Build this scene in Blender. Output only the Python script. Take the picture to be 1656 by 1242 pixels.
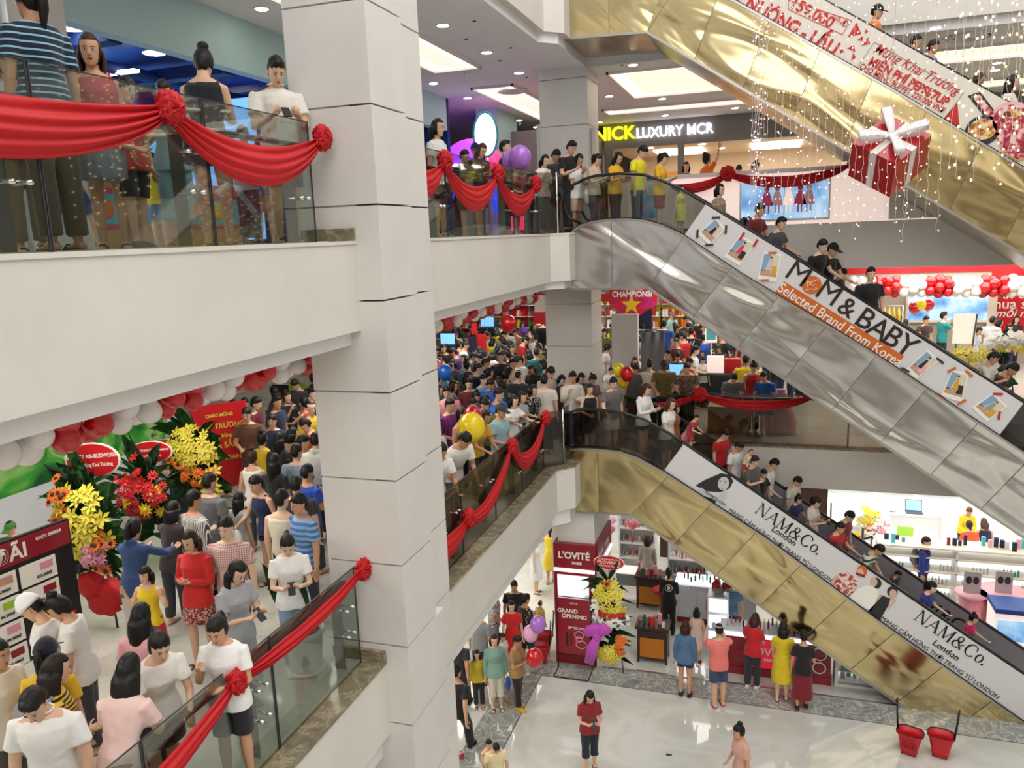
import bpy, math, random
import numpy as np
from mathutils import Vector, Matrix, noise
D = bpy.data
C = bpy.context.scene.collection
PI = math.pi
for _o in list(D.objects): D.objects.remove(_o)

# ------------------------------------------------------------ camera
F = 1280.0
def _ray(u, v): return np.array([(u-828)/F, -(v-621)/F, -1.0])
_Y = _ray(1252, 364); _Y /= np.linalg.norm(_Y)
_Z = np.cross(_Y, _ray(1252-3000, 364+.0385*3000)); _Z /= np.linalg.norm(_Z)
_X = np.cross(_Y, _Z)
CR = np.array([_X, _Y, _Z])
cam = D.objects.new('camera', D.cameras.new('camera')); C.objects.link(cam)
cam.data.sensor_width = 36; cam.data.lens = 36*F/1656; cam.data.clip_start = .1; cam.data.clip_end = 200
cam.matrix_world = Matrix([list(CR[i])+[0] for i in range(3)]+[[0, 0, 0, 1]])
bpy.context.scene.camera = cam
# sight-lines of the survey: a point of the place on a known vertical or horizontal plane
def atz(u, v, z): d = CR @ _ray(u, v); return Vector(d*z/d[2])
def aty(u, v, y): d = CR @ _ray(u, v); return Vector(d*y/d[1])
def atx(u, v, x): d = CR @ _ray(u, v); return Vector(d*x/d[0])

# ------------------------------------------------------------ world, exposure
sc = bpy.context.scene
sc.view_settings.view_transform = 'Standard'; sc.view_settings.look = 'None'
sc.view_settings.exposure = 0.12; sc.view_settings.gamma = 1.0
sc.view_settings.use_curve_mapping = False
w = D.worlds.new('world'); sc.world = w; w.use_nodes = True
w.node_tree.nodes['Background'].inputs[0].default_value = (1.0, .992, .985, 1)
w.node_tree.nodes['Background'].inputs[1].default_value = .55
sc.cycles.max_bounces = 6; sc.cycles.diffuse_bounces = 3; sc.cycles.glossy_bounces = 4
sc.cycles.transparent_max_bounces = 12; sc.cycles.transmission_bounces = 4
sc.cycles.caustics_reflective = False; sc.cycles.caustics_refractive = False
def area(name, loc, size, power, rot=(0, 0, 0), col=(1, .985, .965)):
    l = D.lights.new(name, 'AREA'); l.shape = 'RECTANGLE'; l.size, l.size_y = size
    l.energy = power; l.color = col
    o = D.objects.new(name, l); C.objects.link(o); o.location = loc; o.rotation_euler = rot; return o
area('atrium_fill_top', (2, 7, 11.5), (11, 16), 1500)  # unseen area lamp added overhead to light the atrium
area('atrium_fill_south', (3, -6.5, 7.5), (12, 4), 500, (math.radians(48), 0, 0))  # unseen area lamp behind the viewer, put in as fill

# ------------------------------------------------------------ materials
M = {}
def srgb(c):
    if isinstance(c, str):
        c = c.lstrip('#'); c = [int(c[i:i+2], 16)/255 for i in (0, 2, 4)]
    return tuple((x/12.92 if x <= .04045 else ((x+.055)/1.055)**2.4) for x in c)+(1,)
def mat(name, col='#cccccc', rough=.5, metal=0, emit=0, spec=.5, ecol=None, alpha=1, trans=0, coat=0, sheen=0):
    m = D.materials.new(name); m.use_nodes = True
    b = m.node_tree.nodes['Principled BSDF']
    b.inputs['Base Color'].default_value = srgb(col)
    b.inputs['Roughness'].default_value = rough; b.inputs['Metallic'].default_value = metal
    b.inputs['Specular IOR Level'].default_value = spec; b.inputs['Alpha'].default_value = alpha
    b.inputs['Transmission Weight'].default_value = trans; b.inputs['Coat Weight'].default_value = coat
    b.inputs['Sheen Weight'].default_value = sheen
    if emit:
        b.inputs['Emission Color'].default_value = srgb(ecol or col); b.inputs['Emission Strength'].default_value = emit
    M[name] = m; return m
def nodes(m): return m.node_tree.nodes, m.node_tree.links, m.node_tree.nodes['Principled BSDF']
def ramp(nt, stops, interp='LINEAR'):
    r = nt.nodes.new('ShaderNodeValToRGB'); r.color_ramp.interpolation = interp
    e = r.color_ramp.elements
    while len(e) < len(stops): e.new(.5)
    for k, (p, c) in zip(e, stops): k.position = p; k.color = srgb(c)
    return r
def tex(nt, typ, coord='Object', scale=1.0, vscale=(1, 1, 1), rot=(0, 0, 0), mtype='POINT', **kw):
    tc = nt.nodes.new('ShaderNodeTexCoord'); mp = nt.nodes.new('ShaderNodeMapping')
    mp.vector_type = mtype; mp.inputs['Scale'].default_value = vscale; mp.inputs['Rotation'].default_value = rot
    t = nt.nodes.new(typ); nt.links.new(tc.outputs[coord], mp.inputs[0]); nt.links.new(mp.outputs[0], t.inputs['Vector'])
    if 'Scale' in t.inputs: t.inputs['Scale'].default_value = scale
    for k, v in kw.items():
        if k in t.inputs: t.inputs[k].default_value = v
        else: setattr(t, k, v)
    return t
def bump(m, hsock, strength=.5, dist=.01):
    ns, ls, b = nodes(m); bp = ns.new('ShaderNodeBump')
    bp.inputs['Strength'].default_value = strength; bp.inputs['Distance'].default_value = dist
    ls.new(hsock, bp.inputs['Height']); ls.new(bp.outputs[0], b.inputs['Normal'])
def noisy(m, stops, scale=3, detail=4, vscale=(1, 1, 1), rough=.6, dist=0, sock='Base Color'):
    ns, ls, b = nodes(m); t = tex(m.node_tree, 'ShaderNodeTexNoise', scale=scale, vscale=vscale, Detail=detail, Roughness=rough, Distortion=dist)
    r = ramp(m.node_tree, stops); ls.new(t.outputs['Fac'], r.inputs[0]); ls.new(r.outputs[0], b.inputs[sock]); return t
noisy(mat('white_paint', rough=.55), [(.3, '#ddd8cf'), (.7, '#e6e1d8')], 1.2)
noisy(mat('pillar_paint', rough=.42), [(.3, '#dedad5'), (.7, '#e7e3de')], 1.0)
noisy(mat('ceiling_paint', rough=.8), [(.3, '#ebe8e8'), (.7, '#f2efef')], .7)
mat('groove', '#b5b1ac', .7)
m = mat('marble_floor', rough=.07, spec=.6)
noisy(m, [(.3, '#b9b7aa'), (.45, '#cdcbc0'), (.6, '#d8d6cc'), (.75, '#c9c7bb')], 1.6, 9, dist=.8)
m = mat('marble_ground', rough=.05, spec=.6)
noisy(m, [(.3, '#c0c0b4'), (.45, '#cfcfc5'), (.55, '#dadad2'), (.7, '#cacabf')], .7, 10, dist=.7)
m = mat('marble_grey', rough=.06, spec=.6)
noisy(m, [(.3, '#7d8079'), (.47, '#9b9d96'), (.5, '#cfcfc9'), (.54, '#8c8e87'), (.75, '#aeb0a9')], 2.2, 9, dist=2.2)
m = mat('marble_brown', rough=.12, spec=.6)
noisy(m, [(.3, '#6a604e'), (.48, '#877b64'), (.52, '#a5987c'), (.56, '#7c7059'), (.8, '#8f836a')], 4.5, 9, dist=.8)
mat('trim_cream', '#cfc7ae', .3)
def steel(name, a, b_, rough):
    m = mat(name, a, rough, 1.0); ns, ls, b = nodes(m); nt = m.node_tree
    t = tex(nt, 'ShaderNodeTexNoise', scale=1.0, vscale=(2.6, 2.4, .62), rot=(0, math.radians(34), 0), mtype='TEXTURE', Detail=.8, Distortion=.9, Roughness=.3)
    bump(m, t.outputs['Fac'], 1.0, .10)
    t2 = tex(nt, 'ShaderNodeTexNoise', scale=.8, Detail=2); r = ramp(nt, [(.3, a), (.7, b_)])
    ls.new(t2.outputs['Fac'], r.inputs[0]); ls.new(r.outputs[0], b.inputs['Base Color'])
    return m
steel('steel_silver', '#dad8d6', '#cdcbca', .16)
steel('steel_gold_reflect', '#d9c795', '#cdbb8c', .15)  # base tinted gold in place of warm surroundings reflected in the steel
steel('steel_dull', '#c9bda6', '#b8ac96', .25)
mat('steel_flat', '#bdb9b2', .3, 1); mat('chrome', '#d8d8d8', .12, 1)
mat('brushed', '#8e8c87', .38, 1)
mat('black_rubber', '#17171a', .35); mat('black', '#101012', .5); mat('dark_grey', '#3a3a3e', .5)
mat('seam', '#6b655b', .5, .6)
def glass(name, tint, op, gz=.3):
    m = D.materials.new(name); m.use_nodes = True; nt = m.node_tree; nt.nodes.clear()
    out = nt.nodes.new('ShaderNodeOutputMaterial'); tr = nt.nodes.new('ShaderNodeBsdfTransparent')
    gl = nt.nodes.new('ShaderNodeBsdfGlossy'); mx = nt.nodes.new('ShaderNodeMixShader'); lw = nt.nodes.new('ShaderNodeLayerWeight')
    tr.inputs[0].default_value = srgb(tint); gl.inputs['Roughness'].default_value = .02
    lw.inputs[0].default_value = .25
    mr = nt.nodes.new('ShaderNodeMapRange'); mr.inputs[3].default_value = op; mr.inputs[4].default_value = gz
    nt.links.new(lw.outputs['Fresnel'], mr.inputs[0]); nt.links.new(mr.outputs[0], mx.inputs[0])
    nt.links.new(tr.outputs[0], mx.inputs[1]); nt.links.new(gl.outputs[0], mx.inputs[2]); nt.links.new(mx.outputs[0], out.inputs[0])
    M[name] = m; return m
glass('glass', '#e4eae6', .05); glass('glass_smoke', '#cac6bf', .04, .20)
mat('cloth_red', '#c30915', .6)
mat('red', '#cf1722', .4); mat('white', '#ecebe8', .45); mat('cream', '#e9e2cf', .5)
mat('lamp', '#ffffff', emit=22, ecol='#fff6e6'); mat('lamp_warm', '#ffffff', emit=6, ecol='#fff0d0')
mat('panel_light', '#ffffff', emit=5.2, ecol='#fff9f0')
mat('wood_rail', '#5a2f25', .25, coat=.5)
noisy(M['wood_rail'], [(.3, '#3d1f19'), (.7, '#6d3a2c')], 3, vscale=(4, .4, 4))

# ------------------------------------------------------------ mesh builder
class MB:
    def __init__(s): s.v = []; s.f = []; s.m = []; s.sm = []
    def add(s, vs, fs, mi=0, smooth=False):
        n = len(s.v); s.v += [tuple(p) for p in vs]
        s.f += [tuple(i+n for i in f) for f in fs]; s.m += [mi]*len(fs); s.sm += [smooth]*len(fs); return s
    def box(s, a, b, mi=0):
        (x0, y0, z0), (x1, y1, z1) = a, b
        x0, x1 = min(x0, x1), max(x0, x1); y0, y1 = min(y0, y1), max(y0, y1); z0, z1 = min(z0, z1), max(z0, z1)
        v = [(x, y, z) for z in (z0, z1) for y in (y0, y1) for x in (x0, x1)]
        return s.add(v, [(0, 2, 3, 1), (4, 5, 7, 6), (0, 1, 5, 4), (2, 6, 7, 3), (0, 4, 6, 2), (1, 3, 7, 5)], mi)
    def cbox(s, c, d, mi=0):
        return s.box([c[i]-d[i]/2 for i in range(3)], [c[i]+d[i]/2 for i in range(3)], mi)
    def obox(s, c, ax, ay, az, mi=0):  # half-axes vectors
        c, ax, ay, az = map(Vector, (c, ax, ay, az))
        v = [c+ax*i+ay*j+az*k for k in (-1, 1) for j in (-1, 1) for i in (-1, 1)]
        return s.add(v, [(0, 2, 3, 1), (4, 5, 7, 6), (0, 1, 5, 4), (2, 6, 7, 3), (0, 4, 6, 2), (1, 3, 7, 5)], mi)
    def prism(s, poly, z0, z1, mi=0, axis='z'):
        n = len(poly)
        f3 = {'z': lambda p, t: (p[0], p[1], t), 'y': lambda p, t: (p[0], t, p[1]), 'x': lambda p, t: (t, p[0], p[1])}[axis]
        v = [f3(p, z0) for p in poly]+[f3(p, z1) for p in poly]
        return s.add(v, [tuple(range(n-1, -1, -1)), tuple(range(n, 2*n))]+[(i, (i+1) % n, (i+1) % n+n, i+n) for i in range(n)], mi)
    def loft(s, rings, mi=0, cap=True, smooth=True):
        n = len(rings[0]); v = [p for r in rings for p in r]; f = []
        for k in range(len(rings)-1):
            for i in range(n): j = (i+1) % n; f.append((k*n+i, k*n+j, (k+1)*n+j, (k+1)*n+i))
        if cap: f += [tuple(range(n-1, -1, -1)), tuple(range((len(rings)-1)*n, len(rings)*n))]
        return s.add(v, f, mi, smooth)
    def tube(s, pts, r, n=8, mi=0, flat=1.0, smooth=True, round_=False, side=None):
        pts = [Vector(p) for p in pts]; rs = r if isinstance(r, (list, tuple)) else [r]*len(pts)
        if round_:
            d0 = (pts[0]-pts[1]).normalized(); d1 = (pts[-1]-pts[-2]).normalized()
            r0 = rs[0] if not isinstance(rs[0], tuple) else min(rs[0]); r1 = rs[-1] if not isinstance(rs[-1], tuple) else min(rs[-1])
            sc_ = lambda q, k: (q[0]*k, q[1]*k) if isinstance(q, tuple) else q*k
            pts = [pts[0]+d0*r0*.85, pts[0]+d0*r0*.5]+pts+[pts[-1]+d1*r1*.5, pts[-1]+d1*r1*.85]
            rs = [sc_(rs[0], .3), sc_(rs[0], .8)]+list(rs)+[sc_(rs[-1], .8), sc_(rs[-1], .3)]
        rings = []; prev = None
        for i, p in enumerate(pts):
            t = (pts[min(i+1, len(pts)-1)]-pts[max(i-1, 0)])
            if t.length < 1e-9: t = Vector((0, 0, 1))
            t.normalize()
            if side is not None: a = Vector(side)-t*Vector(side).dot(t)
            elif prev is None: a = t.orthogonal()
            else: a = prev-t*prev.dot(t)
            if a.length < 1e-6: a = t.orthogonal()
            a.normalize(); prev = a; b = t.cross(a)
            ra, rb = rs[i] if isinstance(rs[i], tuple) else (rs[i], rs[i]*flat)
            rings.append([p+a*(ra*math.cos(2*PI*k/n))+b*(rb*math.sin(2*PI*k/n)) for k in range(n)])
        return s.loft(rings, mi, True, smooth)
    def ell(s, c, r, n=12, m=8, mi=0, rot=None, fn=None):
        c = Vector(c); r = r if isinstance(r, (tuple, list)) else (r, r, r); R_ = rot or Matrix.Identity(3)
        v = []
        for i in range(m+1):
            th = PI*i/m
            for k in range(n):
                ph = 2*PI*k/n; d = Vector((math.sin(th)*math.cos(ph), math.sin(th)*math.sin(ph), math.cos(th)))
                q = fn(d) if fn else 1.0
                v.append(c+R_ @ Vector((d.x*r[0]*q, d.y*r[1]*q, d.z*r[2]*q)))
        f = [(i*n+k, (i+1)*n+k, (i+1)*n+(k+1) % n, i*n+(k+1) % n) for i in range(m) for k in range(n)]
        return s.add(v, f, mi, True)
    def lathe(s, prof, c=(0, 0, 0), n=24, mi=0, smooth=True):
        return s.loft([[(c[0]+r*math.cos(2*PI*k/n), c[1]+r*math.sin(2*PI*k/n), c[2]+z) for k in range(n)] for r, z in prof], mi, True, smooth)
    def sheet(s, grid, th=.004, mi=0):   # grid of Vectors -> thin two-sided cloth
        n, k = len(grid), len(grid[0]); V = [[Vector(p) for p in row] for row in grid]; top = []; bot = []
        for i in range(n):
            for j in range(k):
                a = V[min(i+1, n-1)][j]-V[max(i-1, 0)][j]; b = V[i][min(j+1, k-1)]-V[i][max(j-1, 0)]
                nn = a.cross(b); nn = nn.normalized() if nn.length > 1e-12 else Vector((0, 0, 1))
                top.append(V[i][j]+nn*th/2); bot.append(V[i][j]-nn*th/2)
        N = n*k; f = []
        for i in range(n-1):
            for j in range(k-1):
                q = (i*k+j, i*k+j+1, (i+1)*k+j+1, (i+1)*k+j); f.append(q); f.append(tuple(x+N for x in q[::-1]))
        for j in range(k-1): f.append((j+1, j, j+N, j+1+N)); b0 = (n-1)*k; f.append((b0+j, b0+j+1, b0+j+1+N, b0+j+N))
        for i in range(n-1): f.append((i*k, (i+1)*k, (i+1)*k+N, i*k+N)); f.append(((i+1)*k+k-1, i*k+k-1, i*k+k-1+N, (i+1)*k+k-1+N))
        return s.add(top+bot, f, mi, True)
    def mesh(s, name, mats):
        me = D.meshes.new(name); me.from_pydata(s.v, [], s.f)
        for mm in (mats if isinstance(mats, (list, tuple)) else [mats]): me.materials.append(M[mm] if isinstance(mm, str) else mm)
        me.polygons.foreach_set('material_index', s.m); me.polygons.foreach_set('use_smooth', s.sm); me.update(); return me
    def build(s, name, mats, parent=None, loc=None, **kw):
        o = D.objects.new(name, s.mesh(name, mats)); C.objects.link(o)
        if loc: o.location = loc
        if parent: o.parent = parent
        return tag(o, **kw)
def tag(o, label=None, cat=None, group=None, kind=None):
    if label: o['label'] = label
    if cat: o['category'] = cat
    if group: o['group'] = group
    if kind: o['kind'] = kind
    return o
def struct(mb, name, mats): return mb.build(name, mats, kind='structure')
def empty(name, loc=(0, 0, 0), rz=0, **kw):
    o = D.objects.new(name, None); C.objects.link(o); o.location = loc; o.rotation_euler = (0, 0, rz); o.empty_display_size = .1
    return tag(o, **kw)
def text(name, body, size, mtx, m, parent=None, ext=.004, bold=0.0, align='CENTER', xs=1.0, shear=0, sp=1.0, **kw):
    cu = D.curves.new(name, 'FONT'); cu.body = body; cu.size = size; cu.extrude = ext; cu.align_x = align; cu.align_y = 'CENTER'
    cu.offset = bold; cu.shear = shear; cu.space_character = sp; cu.materials.append(M[m]); cu.resolution_u = 3
    tmp = D.objects.new('tmp', cu); C.objects.link(tmp); me = D.meshes.new_from_object(tmp.evaluated_get(bpy.context.evaluated_depsgraph_get())); D.objects.remove(tmp)
    o = D.objects.new(name, me); C.objects.link(o); mt = mtx @ Matrix.Diagonal((xs, 1, 1, 1))
    if parent:
        o.parent = parent
        if parent.type == 'EMPTY': mt = Matrix.Translation(-parent.location) @ mt
    o.matrix_basis = mt
    return tag(o, **kw)
def frame(o, x, z):   # text matrix: x = writing direction, z = facing
    x = Vector(x).normalized(); z = Vector(z).normalized(); y = z.cross(x).normalized(); z = x.cross(y)
    return Matrix(((x.x, y.x, z.x, o[0]), (x.y, y.y, z.y, o[1]), (x.z, y.z, z.z, o[2]), (0, 0, 0, 1)))
def part(mb, name, mats, root, **kw):   # a part modelled in the place's own coordinates
    o = mb.build(name, mats, root, **kw)
    if root is not None and root.type == 'EMPTY': o.location = -root.location
    return o
# ------------------------------------------------------------ the setting
GZ, Z1, Z2, Z3 = -9.2, -4.6, 0.0, 4.6
EX, EY = -4.0, 17.1           # edge of the left galleries, edge of the far galleries
def ring_poly(ins=0.0):       # plan of a gallery: left wing and far wing
    return [(-16, -9), (EX-ins, -9), (EX-ins, 14.6), (-3.7-ins, 14.9), (-3.7-ins, EY+ins), (18, EY+ins), (18, 34), (-16, 34)]
CD = {1: 1.2, 2: 1.05}
for zf, dep, n in ((Z1, .88, 1), (Z2, .9, 2), (Z3, 1.03, 3)):
    a = MB().prism(ring_poly(), zf-dep, zf-.03)
    struct(a, 'trim_%d' % n, ['white_paint'])
    if n == 3: struct(MB().prism(ring_poly(.12), zf-1.2, zf-dep), 'ceiling', ['ceiling_paint'])
    else: struct(MB().prism([(-16, -9), (EX-.12, -9), (EX-.12, 14.6), (-3.82, 14.9), (-3.82, 20.5), (18, 20.5), (18, 34), (-16, 34)], zf-CD[n], zf-dep), 'ceiling', ['ceiling_paint'])
    struct(MB().prism(ring_poly(.27), zf-.03, zf), 'floor', ['marble_floor'])
    led = MB()
    led.box((EX-.27, -9, zf-.03), (EX+.012, 14.6, zf+.004)); led.prism([(EX-.27, 14.6), (EX+.012, 14.6), (-3.69, 14.9), (-3.69, 15.33), (-3.95, 15.33), (-3.95, 15.0)], zf-.03, zf+.004)
    led.box((-2.2, EY-.012, zf-.03), (18, EY+.27, zf+.004))
    struct(led, 'trim_%d' % (n+3), ['marble_brown' if n != 2 else 'white_paint'])
    tr = MB(); tr.box((EX-.31, -9, zf), (EX-.27, 14.75, zf+.012)); struct(tr, 'trim_%d' % (n+6), ['trim_cream'])
# F2 skirting block by the pillar, ground floor
struct(MB().box((-16, -9, GZ-.2), (18, 34, GZ)), 'floor', ['marble_ground'])
g = MB()
g.box((-16, -9, GZ), (-5.2, 9, GZ+.003)); g.box((-5.2, -9, GZ), (-4.5, 14.7, GZ+.0035)); g.box((-9, 14.7, GZ), (12, 15.35, GZ+.003))
struct(g, 'floor', ['marble_grey'])
g = MB(); g.box((-4.5, -9, GZ), (-4.485, 14.7, GZ+.005)); g.box((-4.5, 14.69, GZ), (12, 14.7, GZ+.005)); struct(g, 'trim_10', ['dark_grey'])
struct(MB().box((-3.3, 15.35, GZ), (3.2, 15.4, GZ+.02)), 'trim_11', ['steel_flat'])

def pillar(x0, x1, y0, y1, zs, name='pillar', notch=None):
    mb = MB(); z0, z1 = zs; P_ = .95; k = math.ceil(z0/P_)
    cuts = [z0]+[i*P_+.35 for i in range(int(z0/P_)-1, int(z1/P_)+2) if z0+.1 < i*P_+.35 < z1-.1]+[z1]
    for a, b in zip(cuts, cuts[1:]):
        a_ = a+(.009 if a != z0 else 0); b_ = b-(.009 if b != z1 else 0)
        if notch:
            n0, n1, d, zz = notch
            mb.box((x0, y0, a_), (x1, n0, b_)); mb.box((x0, n0, a_), (x1-(d if b_ > zz else 0), n1, b_)); mb.box((x0, n1, a_), (x1-.10, y1, b_))
        else: mb.box((x0, y0, a_), (x1, y1, b_))
    mb.box((x0+.02, y0+.02, z0), (x1-(.02 if not notch else .25), y1-.02, z1), 1)
    return struct(mb, name, ['pillar_paint', 'groove'])
pillar(-4.62, -3.72, 7.2, 8.65, (GZ, 8), notch=(7.98, 8.2, .09, -3.6))
for zf in (Z1, Z2): struct(MB().box((-4.63, 7.15, zf), (-3.99, 7.2, zf+.13)), 'baseboard_pillar', ['marble_brown'])
pillar(-4.84, -3.79, 17.12, 18.2, (GZ, 8), 'pillar')
ca, cb = aty(902, 874, 15.44), aty(960, 880, 15.44)
struct(MB().box((ca.x, 15.44, GZ), (cb.x+.02, 17.1, -5.78)), 'pillar', ['pillar_paint'])
struct(MB().box((-4.99, 17.35, Z2), (-4.86, 17.6, 2.35)).box((-3.78, 17.4, 0), (-3.7, 17.6, 2.2)), 'trim_12', ['white_paint'])

# outer walls
struct(MB().box((-16.2, -9, GZ), (-16, 34, 8)), 'wall_left', ['white_paint'])
struct(MB().box((-16, 34, GZ), (18, 34.2, 8)), 'wall_back', ['white_paint'])
struct(MB().box((18, -9, GZ), (18.2, 34, 8)), 'wall_right', ['white_paint'])
# south side of the atrium, behind the viewer: unseen galleries with bands for the steel to reflect
mat('warm_shop', '#a8a093', .8); mat('shop_glow', '#ffffff', emit=1.6, ecol='#ffe9b0'); mat('shop_dark', '#54483c', .8)
s = MB()
for zf in (Z1, Z2, Z3): s.box((-4, -13, zf-1), (18, -6, zf))
struct(s, 'floor', ['white_paint'])
struct(MB().box((-4, -13.2, GZ), (18, -13, 9)), 'wall_south', ['warm_shop'])
s = MB(); 
for zf in (GZ, Z1, Z2, Z3):
    for i in range(6): s.box((-2+i*3.2, -12.99, zf+.3), (-1.2+i*3.2+.6*(i % 2), -12.9, zf+2.6))
struct(s, 'trim_13', ['shop_dark'])  # dark bands for the steel to reflect
s = MB()
for zf in (GZ, Z1, Z2):
    s.box((-3.5, -10.5, zf+3.5), (17, -10.2, zf+3.55)); s.box((-3.5, -7.6, zf+3.5), (17, -7.3, zf+3.55))
struct(s, 'reflection_strip', ['panel_light'])  # glowing strips added out of view to streak the steel's reflections
# glowing panels added under the F1 and G ceilings, out of view, as fill
def fill_panels(z, cells, name='ceiling_light'):
    for x0, y0, x1, y1 in cells:
        o = MB().box((x0, y0, z-.03), (x1, y1, z-.001)).build('ceiling_light', ['panel_light'], kind='structure')
fill_panels(Z2-1.05, [(-8.6, 1, -6.2, 3.6), (-8.6, 6, -6.2, 8.6), (-8.6, 11, -6.2, 14), (-8.6, 18, -6, 21), (-8.6, 25, -6, 28), (-3, 20.8, 0, 22.5), (-3, 25, 0, 28), (3, 20.8, 6, 22.5), (8, 20.8, 11, 22.5), (3, 25, 8, 28)])
fill_panels(Z1-1.2, [(-8.6, 8, -6.2, 12), (-8.6, 16, -6, 20), (-3.2, 20.8, 0, 22.3), (2, 20.8, 5, 22.3), (7, 20.8, 10, 22.3), (-3, 24, 0, 27), (3, 24, 8, 27)])

for zf in (Z1, Z2):
    for x0 in (-2, 2, 6): MB().box((x0, 18.4, zf-.93), (x0+2.6, 19.4, zf-.905)).build('ceiling_light', ['panel_light'], kind='structure')  # more fill panels added out of view under the far galleries
# ------------------------------------------------------------ escalators
EN, EF = 15.34, 17.04      # near and far face of the trusses
def px(pts, y=EN): return [(p.x, p.z) for p in (aty(u, v, y) for u, v in pts)]
def lerp(a, b, t): return tuple(a[i]+(b[i]-a[i])*t for i in range(len(a)))
def extend(a, b, x):       # point on line a-b at given x
    t = (x-a[0])/(b[0]-a[0]); return (x, a[1]+(b[1]-a[1])*t)
def poly_at(line, x):
    for a, b in zip(line, line[1:]):
        if a[0] <= x <= b[0]: return a[1]+(b[1]-a[1])*(x-a[0])/(b[0]-a[0])
    a, b = (line[0], line[1]) if x < line[0][0] else (line[-2], line[-1])
    return a[1]+(b[1]-a[1])*(x-a[0])/(b[0]-a[0])
def cladding(root, top, bot, ktop, kbot, seams_left, seam_step, xend, m, bulge, name='cladding', y=EN, sgn=-1):
    """metal skin of one side: cells between seams, each slightly bowed"""
    d = Vector((bot[-1][0]-kbot[0], bot[-1][1]-kbot[1])).normalized(); kd = Vector((ktop[0]-kbot[0], ktop[1]-kbot[1]))
    cuts = []                                   # each cut: (bottom point, top point)
    x0 = top[0][0]
    for x in [x0]+seams_left: cuts.append(((x, poly_at(bot, x)), (x, poly_at(top, x))))
    cuts.append((kbot, ktop))
    i = 1
    while True:
        b_ = Vector(kbot)+d*seam_step*i; 
        tx = ktop[0]+d.x*seam_step*i; t_ = Vector((tx, poly_at(top, tx)))
        cuts.append((tuple(b_), tuple(t_))); i += 1
        if b_.x > xend: break
    mb = MB()
    for (b0, t0), (b1, t1) in zip(cuts, cuts[1:]):
        nu, nv = 14, 10; vs = []
        ins = .004
        for i in range(nu+1):
            s_ = i/nu
            for j in range(nv+1):
                r = j/nv
                if cuts.index((b1, t1)) <= len(seams_left)+1:   # landing: keep vertical columns so that the curve holds
                    xb = b0[0]+(b1[0]-b0[0])*s_; xt = t0[0]+(t1[0]-t0[0])*s_
                    zb = poly_at(bot, xb) if xb <= kbot[0] else kbot[1]; zt = poly_at(top, xt)
                else:
                    xb, zb = lerp(b0, b1, s_); xt = t0[0]+(t1[0]-t0[0])*s_; zt = poly_at(top, xt)
                x = xb+(xt-xb)*r; z = zb+(zt-zb)*r
                e = min(s_, 1-s_)
                bow = bulge*(math.sin(PI*s_)**.6 if 0 < s_ < 1 else 0)*(math.sin(PI*(.1+.8*r)))
                vs.append((x, y+sgn*bow, z))
        fs = [((i)*(nv+1)+j, (i+1)*(nv+1)+j, (i+1)*(nv+1)+j+1, i*(nv+1)+j+1) for i in range(nu) for j in range(nv)]
        mb.add(vs, fs, 0, True)
    for b1, t1 in cuts[1:-1]:
        p, q = Vector((b1[0], y+sgn*.004, b1[1])), Vector((t1[0], y+sgn*.004, t1[1])); dd = (q-p).normalized(); pe = Vector((dd.z, 0, -dd.x))*.004
        mb.obox((p+q)/2, (q-p)/2, pe, (0, .003, 0), 1)
    return part(mb, name, [m, 'seam'], root)
def strip_poly(root, line, w0, w1, y0, y1, name, m, **kw):   # a band following a line, from w0 to w1 above it
    mb = MB(); n = len(line)
    vs = []
    for (x, z) in line:
        for (yy, ww) in ((y0, w0), (y1, w0), (y1, w1), (y0, w1)): vs.append((x, yy, z+ww))
    fs = [tuple((i*4+k, i*4+(k+1) % 4, i*4+4+(k+1) % 4, i*4+4+k)) for i in range(n-1) for k in range(4)]+[(3, 2, 1, 0), ((n-1)*4, (n-1)*4+1, (n-1)*4+2, (n-1)*4+3)]
    mb.add(vs, fs); return part(mb, name, m, root, **kw)
mat('step', '#4b4b4e', .35, .8); mat('ad_white', '#dcdadb', .35); mat('ad_cream', '#e2dccf', .35); mat('ad_grey', '#8d878d', .4)
ESC = {}
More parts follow.
